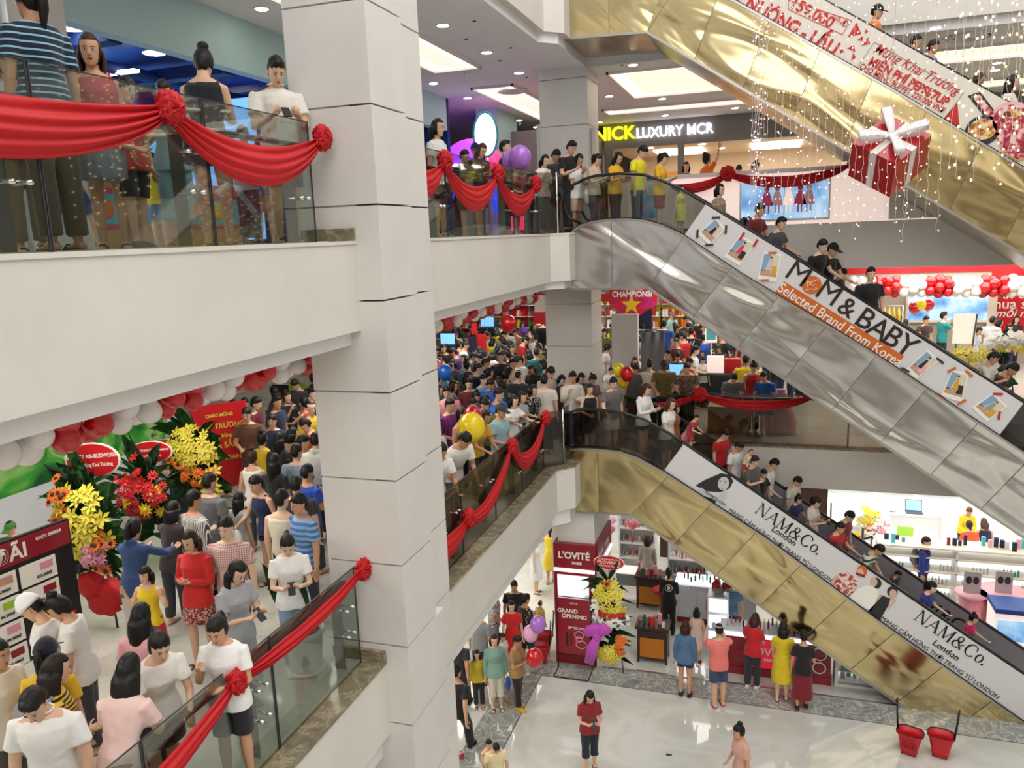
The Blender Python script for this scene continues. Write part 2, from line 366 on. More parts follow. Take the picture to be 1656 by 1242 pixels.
def escalator(key, steel_top, kbot, bot_end, ktop_px, botl, seams, xend, m, panel, hand, label, under, panel_m, far_m, steel_m=None):
    root = empty('escalator', (0, EN, {'F3': Z3, 'F2': Z2, 'F1': Z1}[key]), label=label, cat='escalator')
    top = px(steel_top); kb = px([kbot])[0]; be = px([bot_end])[0]; bl = px([botl])[0]; kt = px([ktop_px])[0]
    be = extend(kb, be, xend+.3); top[-1] = extend(top[-2], top[-1], xend+1.6) if top[-1][0] < xend+1.6 else top[-1]
    bot = [bl, kb, be]
    cladding(root, top, bot, kt, kb, [px([p])[0][0] for p in seams], 1.02, xend, m, .010)
    # truss body behind the cladding, underside
    body = MB(); pl = [(x, z-.02) for x, z in top if x < xend+.3]; pe = (xend+.3, poly_at(top, xend+.3)-.02)
    b3 = [be, kb, bl]
    body.prism(pl+[pe]+[(x, z) for x, z in b3], EN+.012, EF, axis='y'); part(body, 'truss', under, root)
    # edge rail of polished metal along the bottom and the deck on top
    e = MB()
    for a, b in ((bl, kb), (kb, be)):
        p, q = Vector((a[0], EN+.0, a[1])), Vector((b[0], EN+.0, b[1])); dd = (q-p)/2; nn = Vector((-dd.z, 0, dd.x)).normalized()*.022
        e.obox((p+q)/2+nn, dd, nn, (0, .014, 0))
    part(e, 'edge_rail', ['steel_flat'], root)
    strip_poly(root, top, -.01, .035, EN-.02, EN+.26, 'deck', 'steel_flat'); strip_poly(root, top, .035, .055, EN-.012, EN+.02, 'gasket', 'black_rubber')
    strip_poly(root, top, -.01, .035, EF-.26, EF+.02, 'deck', 'steel_flat')
    # steps
    st = MB(); off = -.16; x = top[0][0]+.1
    while x < xend:
        z = poly_at(top, x)+off
        if x < kt[0]: st.box((x, EN+.28, z-.25), (x+.395, EF-.28, min(z, {'F3': Z3, 'F2': Z2, 'F1': Z1}[key]+.01)))
        else: st.box((x, EN+.28, z-.45), (x+.41, EF-.28, z))
        x += .4
    part(st, 'steps', 'step', root)
    h = px(hand); h[-1] = extend(h[-2], h[-1], xend+1.5) if len(h) > 1 else h[-1]
    for y in (EN+.11, EF-.13):
        newel = [(h[0][0]-.02, y, h[0][1]-.02), (h[0][0]-.22, y, h[0][1]-.1), (h[0][0]-.36, y, h[0][1]-.3), (h[0][0]-.38, y, h[0][1]-.52), (h[0][0]-.28, y, h[0][1]-.72), (h[0][0]-.05, y, h[0][1]-.84)]
        mb = MB(); mb.tube(newel[::-1]+[(a, y, b) for a, b in h], [(.042, .028)]*(len(newel)+len(h)), 10, side=(0, 1, 0)); part(mb, 'handrail', 'black_rubber', root)
    return root, top, h, panel
# -- middle escalator, from the second floor down
F2TOP = [(921, 384), (927, 374), (940, 366), (960, 360), (985, 357), (1015, 356), (1045, 359), (1072, 367), (1104, 382), (1200, 446), (1400, 565), (1656, 734)]
F2H = [(940, 290), (960, 284), (1000, 280), (1040, 282), (1070, 292), (1100, 305), (1141, 329), (1280, 414), (1656, 651)]
F1TOP = [(922, 728), (940, 727), (967, 728), (1003, 732), (1032, 742), (1063, 759), (1074, 765), (1240, 873), (1418, 1004), (1644, 1162)]
F1H = [(930, 664), (960, 664), (1000, 668), (1040, 680), (1080, 702), (1105, 718), (1300, 851), (1556, 1025), (1656, 1092)]
e2 = escalator('F2', F2TOP, (1046, 468), (1573, 817), (1107, 383), (880, 470), [(919, 400), (989, 400)], 6.2, 'steel_silver', None, F2H,
    'silver clad escalator descending from the second floor with white and orange lettered banner', 'steel_dull', 'ad_white', None)
e1 = escalator('F1', F1TOP, (1020, 834), (1340, 1060), (1080, 770), (895, 828), [(967, 728)], 6.6, 'steel_gold_reflect', None, F1H,
    'gold reflecting escalator descending from the first floor with a fashion banner of three women', 'steel_dull', 'ad_white', None)
F3TOP = [(860, -45), (930, -70), (980, -76), (1030, -70), (1090, -48), (1182, 0), (1440, 145), (1573, 225), (1656, 275)]
F3H = [(930, -180), (1000, -190), (1080, -165), (1160, -115), (1240, -62), (1337, 0), (1656, 176)]
e3 = escalator('F3', F3TOP, (1045, 54), (1378, 251), (1083, -5), (866, 68), [(919, 50), (985, 50)], 6.2, 'steel_gold_reflect', None, F3H,
    'gold reflecting escalator descending from the top floor with a red lettered buffet banner', 'steel_dull', 'ad_cream', None)
def panel_between(root, top, hand, x0, x1, y, th, m, name='banner', gap=.05, skew=0.0):
    mb = MB(); n = 24; vs = []
    for i in range(n+1):
        xt = x0[1]+(x1[1]-x0[1])*i/n; xb = x0[0]+(x1[0]-x0[0])*i/n
        zb = poly_at(top, xb)+gap; zt = poly_at(hand, xt)-.02
        vs += [(xb, y, zb), (xt, y, zt), (xt, y+th, zt), (xb, y+th, zb)]
    fs = [(i*4+k, i*4+(k+1) % 4, i*4+4+(k+1) % 4, i*4+4+k) for i in range(n) for k in range(4)]+[(3, 2, 1, 0), (n*4, n*4+1, n*4+2, n*4+3)]
    mb.add(vs, fs); return part(mb, name, m, root)
def bx(p): return px([p])[0][0]
(r2, t2, h2, _), (r1, t1, h1, _), (r3, t3, h3, _) = e2, e1, e3
B2 = panel_between(r2, t2, h2, (bx((1107, 383)), bx((1141, 329))), (bx((1617, 709)), bx((1656, 651))), EN+.03, .03, 'ad_white')
B1 = panel_between(r1, t1, h1, (bx((1074, 765)), bx((1105, 718))), (7.4, 7.9), EN+.03, .03, 'ad_white')
B3 = panel_between(r3, t3, h3, (-.9, -.4), (6.8, 7.3), EN+.03, .03, 'ad_cream')
panel_between(r2, t2, h2, (t2[0][0]+.05, h2[0][0]-.02), (bx((1107, 383))-.01, bx((1141, 329))-.01), EN+.05, .014, 'glass', 'glass_balustrade')
panel_between(r2, t2, h2, (bx((1617, 709))+.02, bx((1656, 651))+.02), (7.0, 7.5), EN+.05, .014, 'glass_smoke', 'glass_balustrade')
panel_between(r1, t1, h1, (t1[0][0]+.05, h1[0][0]), (bx((1074, 765))-.01, bx((1105, 718))-.01), EN+.05, .014, 'glass_smoke', 'glass_balustrade')
for r_, t_, h_, m_, xa in ((r2, t2, h2, 'ad_grey', -1.0), (r1, t1, h1, 'ad_grey', -1.2), (r3, t3, h3, 'ad_grey', -1.)):
    panel_between(r_, t_, h_, (xa, xa+.4), (6.6, 7.0), EF-.14, .02, m_, 'inner_panel', gap=-.1)
    panel_between(r_, t_, h_, (t_[0][0]+.1, h_[0][0]), (xa-.01, xa+.39), EF-.14, .014, 'glass_smoke', 'glass_balustrade', gap=-.1)
SL2 = Vector((h2[-2][0]-h2[-3][0], 0, h2[-2][1]-h2[-3][1])).normalized()
# ------------------------------------------------------------ people
def cloth_mat(name, pattern=None, c2='#ffffff', scale=30, rough=.85):
    if name in M: return name
    m = mat(name, '#888888', rough, sheen=.2); ns, ls, b = nodes(m); nt = m.node_tree
    oi = ns.new('ShaderNodeObjectInfo'); sock = oi.outputs['Color']
    if pattern:
        mx = ns.new('ShaderNodeMix'); mx.data_type = 'RGBA'; mx.inputs['B'].default_value = srgb(c2); ls.new(sock, mx.inputs['A'])
        if pattern in ('hstripe', 'vstripe', 'plaid'):
            fs = []
            for ax in {'hstripe': 'Z', 'vstripe': 'X', 'plaid': 'XZ'}[pattern]:
                t = tex(nt, 'ShaderNodeTexWave', scale=scale/20, bands_direction=ax)
                r = ramp(nt, [(.45, '#000000'), (.55, '#ffffff')] if 'bw' not in name else [(.80, '#000000'), (.86, '#ffffff')]); ls.new(t.outputs['Fac'], r.inputs[0]); fs.append(r.outputs[0])
            f = fs[0]
            if len(fs) == 2:
                mm = ns.new('ShaderNodeMath'); mm.operation = 'ADD'; m2 = ns.new('ShaderNodeMath'); m2.operation = 'MULTIPLY'; m2.inputs[1].default_value = .5
                ls.new(fs[0], mm.inputs[0]); ls.new(fs[1], mm.inputs[1]); ls.new(mm.outputs[0], m2.inputs[0]); f = m2.outputs[0]
            ls.new(f, mx.inputs['Factor'])
        else:
            t = tex(nt, 'ShaderNodeTexVoronoi' if pattern == 'dots' else 'ShaderNodeTexNoise', scale=scale)
            r = ramp(nt, [(.25, '#ffffff'), (.32, '#000000')] if pattern == 'dots' else [(.5, '#000000'), (.56, '#ffffff')])
            ls.new(t.outputs['Distance' if pattern == 'dots' else 'Fac'], r.inputs[0]); ls.new(r.outputs[0], mx.inputs['Factor'])
        sock = mx.outputs['Result']
    ls.new(sock, b.inputs['Base Color'])
    t = tex(nt, 'ShaderNodeTexNoise', scale=9, Detail=3); bump(m, t.outputs['Fac'], .35, .02)
    return name
cloth_mat('cloth')
m = mat('skin', '#caa080', .5); ns, ls, b = nodes(m); oi = ns.new('ShaderNodeObjectInfo'); ls.new(oi.outputs['Color'], b.inputs['Base Color'])
b.inputs['Subsurface Weight'].default_value = 0
m = mat('hair', '#15110f', .42, spec=.35); ns, ls, b = nodes(m); oi = ns.new('ShaderNodeObjectInfo'); ls.new(oi.outputs['Color'], b.inputs['Base Color'])
t = tex(m.node_tree, 'ShaderNodeTexNoise', scale=30, vscale=(3, 3, .35), Detail=3); bump(m, t.outputs['Fac'], .6, .01)
m = mat('shoe', '#222222', .5); ns, ls, b = nodes(m); oi = ns.new('ShaderNodeObjectInfo'); ls.new(oi.outputs['Color'], b.inputs['Base Color'])
mat('eye_white', '#e8e4e0', .3); mat('eye_dark', '#120d0b', .25); mat('lips', '#a5483f', .5)
V = Vector
def dirn(x, y, z): return V((x, y, z)).normalized()
# arms: (right upper, right fore, left upper, left fore); person's right hand is at -x; front is -y
POSES = {
 'stand': dict(a=[(-.18, .02, -1), (-.06, -.15, -1), (.18, .02, -1), (.06, -.15, -1)], head=8, legs=[0, 0], lean=0),
 'look': dict(a=[(-.2, -.1, -1), (.5, -.7, -.2), (.2, .05, -1), (.05, -.2, -1)], head=14, legs=[4, -4], lean=2),
 'phone': dict(a=[(-.16, -.32, -1), (.52, -1, .38), (.16, -.32, -1), (-.52, -1, .38)], head=32, legs=[3, -2], lean=3),
 'lean': dict(a=[(-.2, -.75, -1), (.35, -1, -.05), (.2, -.75, -1), (-.35, -1, -.05)], head=26, legs=[6, -6], lean=22),
 'peer': dict(a=[(-.25, -.6, -1), (.25, -1, -.3), (.25, -.6, -1), (-.25, -1, -.3)], head=46, legs=[3, -6], lean=30),
 'walk': dict(a=[(-.2, .42, -1), (-.1, .05, -1), (.2, -.42, -1), (.05, -.65, -1)], head=6, legs=[26, -24], lean=3),
 'photo': dict(a=[(-.12, -.75, -.55), (.3, -.45, 1), (.12, -.75, -.6), (-.3, -.5, 1)], head=0, legs=[2, -2], lean=0),
 'rail': dict(a=[(-.3, -.55, -1), (-.1, -1, -.45), (.2, .05, -1), (.05, -.25, -1)], head=18, legs=[0, 0], lean=8),
 'railL': dict(a=[(-.2, .05, -1), (-.05, -.25, -1), (.35, -.5, -1), (.3, -1, -.45)], head=22, legs=[0, 0], lean=10),
 'chin': dict(a=[(-.2, -.45, -1), (.35, -.55, 1), (.2, -.2, -1), (-.75, -.6, .1)], head=24, legs=[3, -3], lean=4),
 'high': dict(a=[(-.3, -.45, 1), (.1, -.3, 1), (.15, .05, -1), (.05, -.2, -1)], head=-8, legs=[0, 0], lean=0),
 'carry': dict(a=[(-.2, -.1, -1), (.75, -.75, .25), (.2, -.1, -1), (-.75, -.75, .25)], head=18, legs=[4, -4], lean=-3),
 'reach': dict(a=[(-.3, -.8, -.35), (.15, -1, 0), (.3, -.8, -.5), (-.15, -1, .1)], head=14, legs=[4, -4], lean=8),
 'signs': dict(a=[(-.45, -.1, -.9), (-.15, -.35, 1), (.45, -.1, -.9), (.15, -.35, 1)], head=4, legs=[0, 0], lean=0),
 'down': dict(a=[(-.2, -.1, -1), (-.04, -.3, -1), (.2, -.1, -1), (.04, -.3, -1)], head=38, legs=[2, -2], lean=6),
}
FEM = dict(t=[(-.11, .168, .115, 0), (-.03, .165, .112, 0), (.08, .128, .09, 0), (.15, .122, .088, 0), (.25, .142, .105, -.012), (.33, .155, .115, -.018), (.41, .158, .095, 0), (.465, .125, .075, .005), (.50, .06, .06, .005)], sw=.158, ar=(.040, .034, .031, .022), lg=(.084, .053, .05, .032))
MAL = dict(t=[(-.11, .158, .108, 0), (-.03, .158, .11, 0), (.08, .148, .105, 0), (.16, .15, .108, 0), (.26, .17, .118, 0), (.34, .182, .12, -.004), (.42, .186, .105, 0), (.47, .14, .082, .005), (.505, .066, .066, .005)], sw=.188, ar=(.05, .042, .038, .027), lg=(.086, .06, .056, .038))
def skel(pose, fem):
    p = POSES[pose]; b = FEM if fem else MAL; T = V((0, 0, .93)); L = math.radians(p['lean'])
    Rt = Matrix.Rotation(L, 3, 'X')          # leans towards -y
    tz = lambda z, y=0, x=0: T+Rt @ V((x, y, z))
    S = {}
    for s, i in ((-1, 0), (1, 2)):
        sh = tz(.408, .005, s*b['sw']); u = Rt @ dirn(*p['a'][i]); f = Rt @ dirn(*p['a'][i+1])
        el = sh+u*.285; wr = el+f*.245; S['a', s] = (sh, el, wr, f)
    for s, k in ((-1, 0), (1, 1)):
        a = math.radians(p['legs'][k]); hp = V((s*.083, 0, .9)); kn = hp+V((s*.01, -math.sin(a), -math.cos(a)))*.42
        bk = math.radians(p['legs'][k]-(18 if abs(p['legs'][k]) > 15 else 2)); an = kn+V((0, -math.sin(bk), -math.cos(bk)))*.40
        S['l', s] = (hp, kn, an)
    lo = min(S['l', -1][2].z, S['l', 1][2].z)-.08
    S['drop'] = -lo
    hp_ = math.radians(p['head']); S['neck'] = tz(.50, .005); S['Rh'] = Matrix.Rotation(hp_, 3, 'X'); S['hc'] = S['neck']+Rt @ V((0, -.005, .04))+S['Rh'] @ V((0, -.015, .115))
    S['T'] = T; S['Rt'] = Rt; S['tz'] = tz; S['b'] = b; return S
def tring(S, z, w, d, yo, g=0, n=20, sq=.85):
    out = []
    for k in range(n):
        a = 2*PI*k/n; c, s_ = math.cos(a), math.sin(a); q = (abs(c)**(2/sq*1.0)+abs(s_)**(2/sq*1.0))**(-sq/2) if sq != 1 else 1
        x, y = (w+g)*c, (d+g)*s_+yo
        zz = z; Rt = S['Rt']
        if zz <= 0: out.append(S['T']+V((x, y, zz)))
        else:
            f = min(1, zz/.16); r = Matrix.Rotation(Rt.to_euler().x*f, 3, 'X'); base = S['T']; out.append(base+r @ V((x, y, zz)))
    return out
def remesh(mb, vox, name, mats, smooth=2, extra=None, folds=0):
    me = mb.mesh('tmp', mats); o = D.objects.new('tmp', me); C.objects.link(o)
    md = o.modifiers.new('r', 'REMESH'); md.mode = 'VOXEL'; md.voxel_size = vox; md.use_smooth_shade = True
    sm = o.modifiers.new('s', 'SMOOTH'); sm.factor = .5; sm.iterations = smooth
    dg = bpy.context.evaluated_depsgraph_get(); ev = o.evaluated_get(dg); me2 = ev.to_mesh()
    vs = [v.co.copy() for v in me2.vertices]; fs = [tuple(p.vertices) for p in me2.polygons]; ev.to_mesh_clear()
    D.objects.remove(o); D.meshes.remove(me)
    if folds: vs = [p+noise.noise_vector(V((p.x*7, p.y*7, p.z*4)))*folds+noise.noise_vector(p*17)*folds*.4 for p in vs]
    out = MB(); out.add(vs, fs, 0, True)
    if extra: extra(out)
    return out.mesh(name, mats)
def hand(mb, wr, f, s, curl=.6, inward=None):
    """palm and five fingers, rooted in the wrist"""
    f = f.normalized(); side = inward or V((0, 0, 1)); side = side-f*side.dot(f)
    side = side.normalized() if side.length > .05 else f.orthogonal().normalized()   # towards the thumb
    pn = f.cross(side)*s*-1; pn.normalize()                                             # palm side
    c = wr+f*.045
    mb.tube([wr-f*.02, wr+f*.01, c, wr+f*.085], [(.024, .019), (.03, .018), (.04, .016), (.038, .013)], 10, round_=True, side=side)
    for i, (o_, ln) in enumerate(((.028, .068), (.010, .076), (-.009, .071), (-.027, .056))):
        b0 = wr+f*.08+side*o_; c1 = curl*(1+.12*i); d1 = (f*math.cos(c1*.5)+pn*math.sin(c1*.5)); d2 = f*math.cos(c1*1.3)+pn*math.sin(c1*1.3); d3 = f*math.cos(c1*2)+pn*math.sin(c1*2)
        p1 = b0+d1*ln*.45; p2 = p1+d2*ln*.32; p3 = p2+d3*ln*.23
        mb.tube([b0-f*.015, b0, p1, p2, p3], [.0095, .0095, .009, .008, .0065], 6, round_=True)
    t0 = wr+f*.03+side*.028; t1 = t0+(side*.8+f*.7+pn*.25).normalized()*.038; t2 = t1+(side*.25+f*1+pn*.5).normalized()*.032
    mb.tube([t0-f*.01, t0, t1, t2], [.013, .012, .010, .0075], 6, round_=True)
HEADR = [(-.118, .020, .022, -.058), (-.106, .037, .040, -.045), (-.085, .050, .060, -.028), (-.055, .060, .078, -.012), (-.02, .068, .090, -.003), (.02, .073, .095, 0), (.055, .073, .095, .004), (.088, .060, .080, .008), (.108, .038, .05, .01), (.118, .012, .016, .01)]
def head(mb, S):
    hc, R = S['hc'], S['Rh']; rings = []
    for z, w_, d, yo in HEADR:
        ring = []
        for k in range(24):
            a = 2*PI*k/24; x, y = w_*math.cos(a), d*math.sin(a)+yo
            if -.02 < z < .03 and y < 0 and .02 < abs(x) < .05: y += .006      # eye sockets
            if z in (-.02, -.055) and abs(x) < .02 and y < 0: y -= .004
            ring.append(hc+R @ V((x, y, z)))
        rings.append(ring)
    mb.loft(rings, 0)
    p = lambda x, y, z: hc+R @ V((x, y, z))
    mb.tube([p(0, -.088, .012), p(0, -.1, -.015), p(0, -.107, -.032), p(0, -.095, -.04)], [(.008, .006), (.010, .009), (.015, .01), (.010, .006)], 8, round_=True, side=R @ V((1, 0, 0)))
    for s in (-1, 1):
        mb.ell(p(s*.030, -.0845, .004), (.0145, .008, .0075), 10, 6, 1, R); mb.ell(p(s*.030, -.0895, .004), (.0065, .0045, .0065), 8, 5, 2, R)
        mb.tube([p(s*.014, -.092, .022), p(s*.03, -.092, .028), p(s*.046, -.082, .023)], [.0025, .0035, .0018], 5, 2)
        mb.tube([p(s*.017, -.0915, .010), p(s*.03, -.093, .0125), p(s*.044, -.0855, .008)], [.0012, .002, .0012], 4, 2)
        mb.ell(p(s*.073, .008, -.005), (.008, .017, .028), 8, 6, 0, R)
    mb.tube([p(-.021, -.0835, -.064), p(-.008, -.0915, -.0605), p(.008, -.0915, -.0605), p(.021, -.0835, -.064)], [(.003, .002), (.006, .0045), (.006, .0045), (.003, .002)], 6, 3, side=R @ V((0, 0, 1)))
    mb.tube([p(-.016, -.084, -.069), p(0, -.0905, -.071), p(.016, -.084, -.069)], [(.003, .002), (.006, .0045), (.003, .002)], 6, 3, side=R @ V((0, 0, 1)))
_cache = {}
def leg_tubes(mb, S, g=(0, 0, 0, 0), end=1.0, cap=True):
    lg = S['b']['lg']
    for s in (-1, 1):
        hp, kn, an = S['l', s]; pts = [hp+V((0, 0, .03)), hp.lerp(kn, .45), kn, kn.lerp(an, .3), an]; rs = [lg[0]+g[0], lg[0]*.9+g[1], lg[1]+g[2], lg[2]*1.08+g[2], lg[3]+g[3]]
        if end < 1:    # cut along the leg: 0..1 hip to ankle
            P_ = pts; seg = [(P_[i+1]-P_[i]).length for i in range(4)]; tot = sum(seg)*end; out = [P_[0]]; ro = [rs[0]]
            for i in range(4):
                if tot > seg[i]: out.append(P_[i+1]); ro.append(rs[i+1]); tot -= seg[i]
                else: t = tot/seg[i]; out.append(P_[i].lerp(P_[i+1], t)); ro.append(rs[i]*(1-t)+rs[i+1]*t+.012); break
            pts, rs = out, ro
        mb.tube(pts, rs, 14)
def body_mesh(pose, fem, vox=.012):
    k = ('body', pose, fem)
    if k in _cache: return _cache[k]
    S = skel(pose, fem); b = S['b']; mb = MB()
    mb.loft([tring(S, z, w_, d, yo) for z, w_, d, yo in b['t']])
    mb.tube([S['tz'](.46, .005), S['neck'], S['neck'].lerp(S['hc'], .45), S['hc']], [.062, .054, .049, .045], 14)
    leg_tubes(mb, S); ar = b['ar']
    for s in (-1, 1):
        sh, el, wr, f = S['a', s]
        mb.tube([sh-V((s*.03, 0, -.01)), sh, sh.lerp(el, .5), el, el.lerp(wr, .35), wr, wr+f*.02], [ar[0]*.9, ar[0]*1.1, ar[0], ar[1], ar[2], ar[3], ar[3]*.9], 12, round_=True)
        hp, kn, an = S['l', s]
        mb.tube([an+V((0, .04, -.045)), an+V((0, .01, -.035)), an+V((s*.01, -.09, -.058)), an+V((s*.012, -.17, -.066))], [(.032, .03), (.036, .036), (.042, .022), (.036, .012)], 10, round_=True, side=(1, 0, 0))
    def extra(o):
        head(o, S)
        for s in (-1, 1):
            sh, el, wr, f = S['a', s]; inw = V((-s, -.2, .3)) if abs(f.z) < .8 else V((0, -1, 0)); hand(o, wr, f, s, .75 if pose in ('phone', 'photo', 'chin') else .45, inw)
    me = remesh(mb, vox, 'person', ['skin', 'eye_white', 'eye_dark', 'lips'], 2, extra); _cache[k] = me; return me
def top_mesh(pose, fem, kind):
    k = ('top', pose, fem, kind)
    if k in _cache: return _cache[k]
    S = skel(pose, fem); b = S['b']; mb = MB(); g = .016; rings = []
    for z, w_, d, yo in b['t']:
        if kind in ('tank', 'dress') and z > .455: continue
        gg = g+(.012 if z < .12 and kind not in ('tank',) else 0)
        if z > .49: rings.append(tring(S, .482, .098, .078, 0, 0)); continue
        rings.append(tring(S, z-(.03 if z < 0 else 0), w_-(.012 if kind in ('tank', 'dress') and z > .38 else 0), d, yo, gg if z < .47 else .008))
    if kind in ('tank', 'dress'): rings.append(tring(S, .445, .135, .085, 0, .006))
    if kind in ('dress', 'teedress'):
        sk = [(-.48, .225, .19), (-.30, .215, .17), (-.15, .198, .145)]; rings = [tring(S, z, w_, d, 0, 0) for z, w_, d in sk]+rings[1:]
    if kind == 'jacket': rings = [tring(S, -.15, .172, .125, 0, g+.015)]+rings
    mb.loft(rings); ar = b['ar']
    for s in (-1, 1):
        sh, el, wr, f = S['a', s]; inn = sh-V((s*.045, 0, .01))
        if kind in ('tee', 'teedress', 'polo'): mb.tube([inn, sh, sh.lerp(el, .35), sh.lerp(el, .62)], [ar[0]+.018, ar[0]+.023, ar[0]+.021, ar[0]+.024], 12)
        elif kind in ('long', 'jacket'): mb.tube([inn, sh, sh.lerp(el, .5), el, el.lerp(wr, .4), el.lerp(wr, .97)], [ar[0]+.018, ar[0]+.021, ar[0]+.014, ar[1]+.016, ar[2]+.014, ar[3]+.014], 12)
        elif kind in ('tank', 'dress') : mb.tube([S['tz'](.40, -.07, s*.085), S['tz'](.485, .0, s*.10), S['tz'](.40, .085, s*.085)], [(.03, .01)]*3, 8, side=(1, 0, 0))
    if kind in ('polo', 'jacket'):
        mb.tube([S['tz'](.525+.0*math.cos(a), .07*math.sin(a), .072*math.cos(a)) for a in [i*2*PI/12 for i in range(13)]], [(.014, .008)]*13, 6)
    if kind == 'jacket': mb.tube([S['tz'](.50, .06, -.05), S['tz'](.51, .10, 0), S['tz'](.50, .06, .05)], [.035, .045, .035], 8, round_=True)
    me = remesh(mb, .013, 'shirt', ['cloth'], 1, folds=.011); _cache[k] = me; return me
def bot_mesh(pose, fem, kind):
    k = ('bot', pose, fem, kind)
    if k in _cache: return _cache[k]
    S = skel(pose, fem); b = S['b']; mb = MB()
    rings = [tring(S, z, w_, d, yo, .010) for z, w_, d, yo in b['t'][:3]]
    if kind in ('skirt', 'longskirt'):
        ln = -.36 if kind == 'skirt' else -.68
        rings = [tring(S, ln, .20 if kind == 'skirt' else .22, .17, 0), tring(S, ln*.6, .195, .155, 0), tring(S, -.14, .185, .135, 0)]+rings[1:]; mb.loft(rings)
    else:
        mb.loft(rings)
        e = {'trousers': .97, 'shorts': .47, 'brief': .28, 'crop': .75}[kind]; L = .016 if kind != 'shorts' else .022
        leg_tubes(mb, S, (.012, L, L+.004, .026), e)
    me = remesh(mb, .013, 'trousers', ['cloth'], 1, folds=.009); _cache[k] = me; return me
def hair_mesh(pose, fem, style):
    k = ('hair', pose, fem, style)
    if k in _cache: return _cache[k]
    S = skel(pose, fem); hc, R = S['hc'], S['Rh']; mb = MB(); female = style in ('long', 'bob', 'pony', 'bun', 'fringe', 'shoulder')
    def fn(d):
        fz = .47 if style not in ('fringe',) else .24
        if style == 'side': fz = .40
        front = -d.y; lim = -.18 if not female else -.55
        m = 1.0
        # face opening
        face = (front > .30) and d.z < fz-.22*abs(d.x)
        ear = abs(d.x) > .55 and d.z < (.0 if not female else -.9) and d.y < .35
        low = d.z < (lim-.35 if d.y > .25 else lim)
        if style in ('bob', 'long', 'shoulder', 'fringe'):
            face = front > .42 and d.z < fz; ear = False; low = False
        if face or ear or low: m = 0
        q = 1.13+.03*noise.noise(d*4)+(.05 if style in ('top', 'side') and d.z > .55 else 0)
        if style == 'buzz': q = 1.05
        return q if m else .86
    mb.ell(hc+R @ V((0, .008, .006)), (.074, .098, .118), 36, 26, 0, R, fn)
    back = hc+R @ V((0, .075, .02)); dn = V((0, 0, -1)); sw = S['Rt'] @ V((0, 0, -1))
    if style in ('bob', 'shoulder', 'long', 'fringe'):
        ln = {'bob': .17, 'fringe': .19, 'shoulder': .30, 'long': .55}[style]
        rows = []
        for i in range(9):
            t = i/8; cen = hc+R @ V((0, .015, .02))*(1)+(R @ V((0, .0, -1))*min(t*ln, .09)+(sw*.5+dn*.5)*max(0, t*ln-.09))+V((0, .02*t, 0))
            ring = []; wd = (.088*(1-.12*t if ln < .3 else 1-.25*t)+(.012 if .1 < t < .8 else 0))*(.78 if i == 0 else .93 if i == 1 else 1); dp = .102*(1-.35*t)*(.85 if i == 0 else 1)
            fr = .30 if style != 'fringe' else .25
            for kk in range(22):       # open horseshoe around the back and the sides
                a = -fr*PI*.5+(PI+fr*PI)*kk/21; x, y = math.cos(a), math.sin(a); ring.append(cen+V((x*wd, y*dp+.012, 0))+V((.004*math.sin(kk*2.7), 0, 0)))
            rows.append(ring)
        mb.sheet(rows, .022)
    if style == 'pony':
        b0 = hc+R @ V((0, .10, .045)); mb.tube([b0-R @ V((0, .03, 0)), b0+R @ V((0, .03, .01)), b0+V((0, .055, -.05)), b0+V((0, .05, -.16)), b0+V((0, .03, -.28))], [.02, .028, .034, .032, .012], 12, round_=True)
    if style == 'bun': mb.ell(hc+R @ V((0, .055, .135)), (.05, .05, .042), 14, 10)
    if style == 'top': mb.ell(hc+R @ V((0, -.045, .105)), (.055, .05, .032), 12, 8, 0, R)
    me = mb.mesh('hair', ['hair']); _cache[k] = me; return me
def cap_mesh(pose, fem, style):
    k = (style, pose, fem)
    if k in _cache: return _cache[k]
    S = skel(pose, fem); hc, R = S['hc'], S['Rh']; mb = MB()
    def fn(d): return 1.22 if d.z > .12 else .78
    mb.ell(hc+R @ V((0, .008, .006)), (.077, .1, .112 if style == 'cap' else .13), 28, 20, 0, R, fn)
    if style == 'cap':
        mb.obox(hc+R @ V((0, -.145, .025)), R @ V((.06, 0, 0)), R @ V((0, .05, .012)), R @ V((0, 0, .004)))
    me = mb.mesh('cap', ['cloth']); _cache[k] = me; return me
def shoe_mesh(pose, fem, s, style):
    k = ('shoe', pose, fem, s, style)
    if k in _cache: return _cache[k]
    S = skel(pose, fem); an = S['l', s][2]; mb = MB(); z0 = an.z-.08
    sole = [(an.x+x+s*.008*(1 if y < -.05 else 0), an.y+y) for x, y in ((-.036, .055), (.036, .055), (.04, 0), (.046, -.10), (.03, -.175), (-.03, -.175), (-.046, -.10), (-.04, 0))]
    mb.prism(sole, z0, z0+(.016 if style == 'sandal' else .028))
    if style == 'sandal': mb.tube([an+V((-.045, -.10, -.07)), an+V((-.02, -.10, -.03)), an+V((.02, -.10, -.03)), an+V((.05, -.10, -.07))], [(.006, .018)]*4, 8, side=(0, 0, 1))
    else: mb.tube([an+V((0, .035, -.03)), an+V((0, 0, -.025)), an+V((s*.008, -.07, -.045)), an+V((s*.01, -.15, -.058))], [(.042, .04), (.044, .042), (.046, .034), (.038, .02)], 12, round_=True, side=(1, 0, 0))
    me = mb.mesh('shoe', ['shoe']); _cache[k] = me; return me
SKINS = ['#dcae8e', '#e4bb9c', '#d2a07e', '#e9c5a8', '#c89674', '#dfb394']
random.seed(5)
PEOPLE = []
HAIRC = '#12100f'
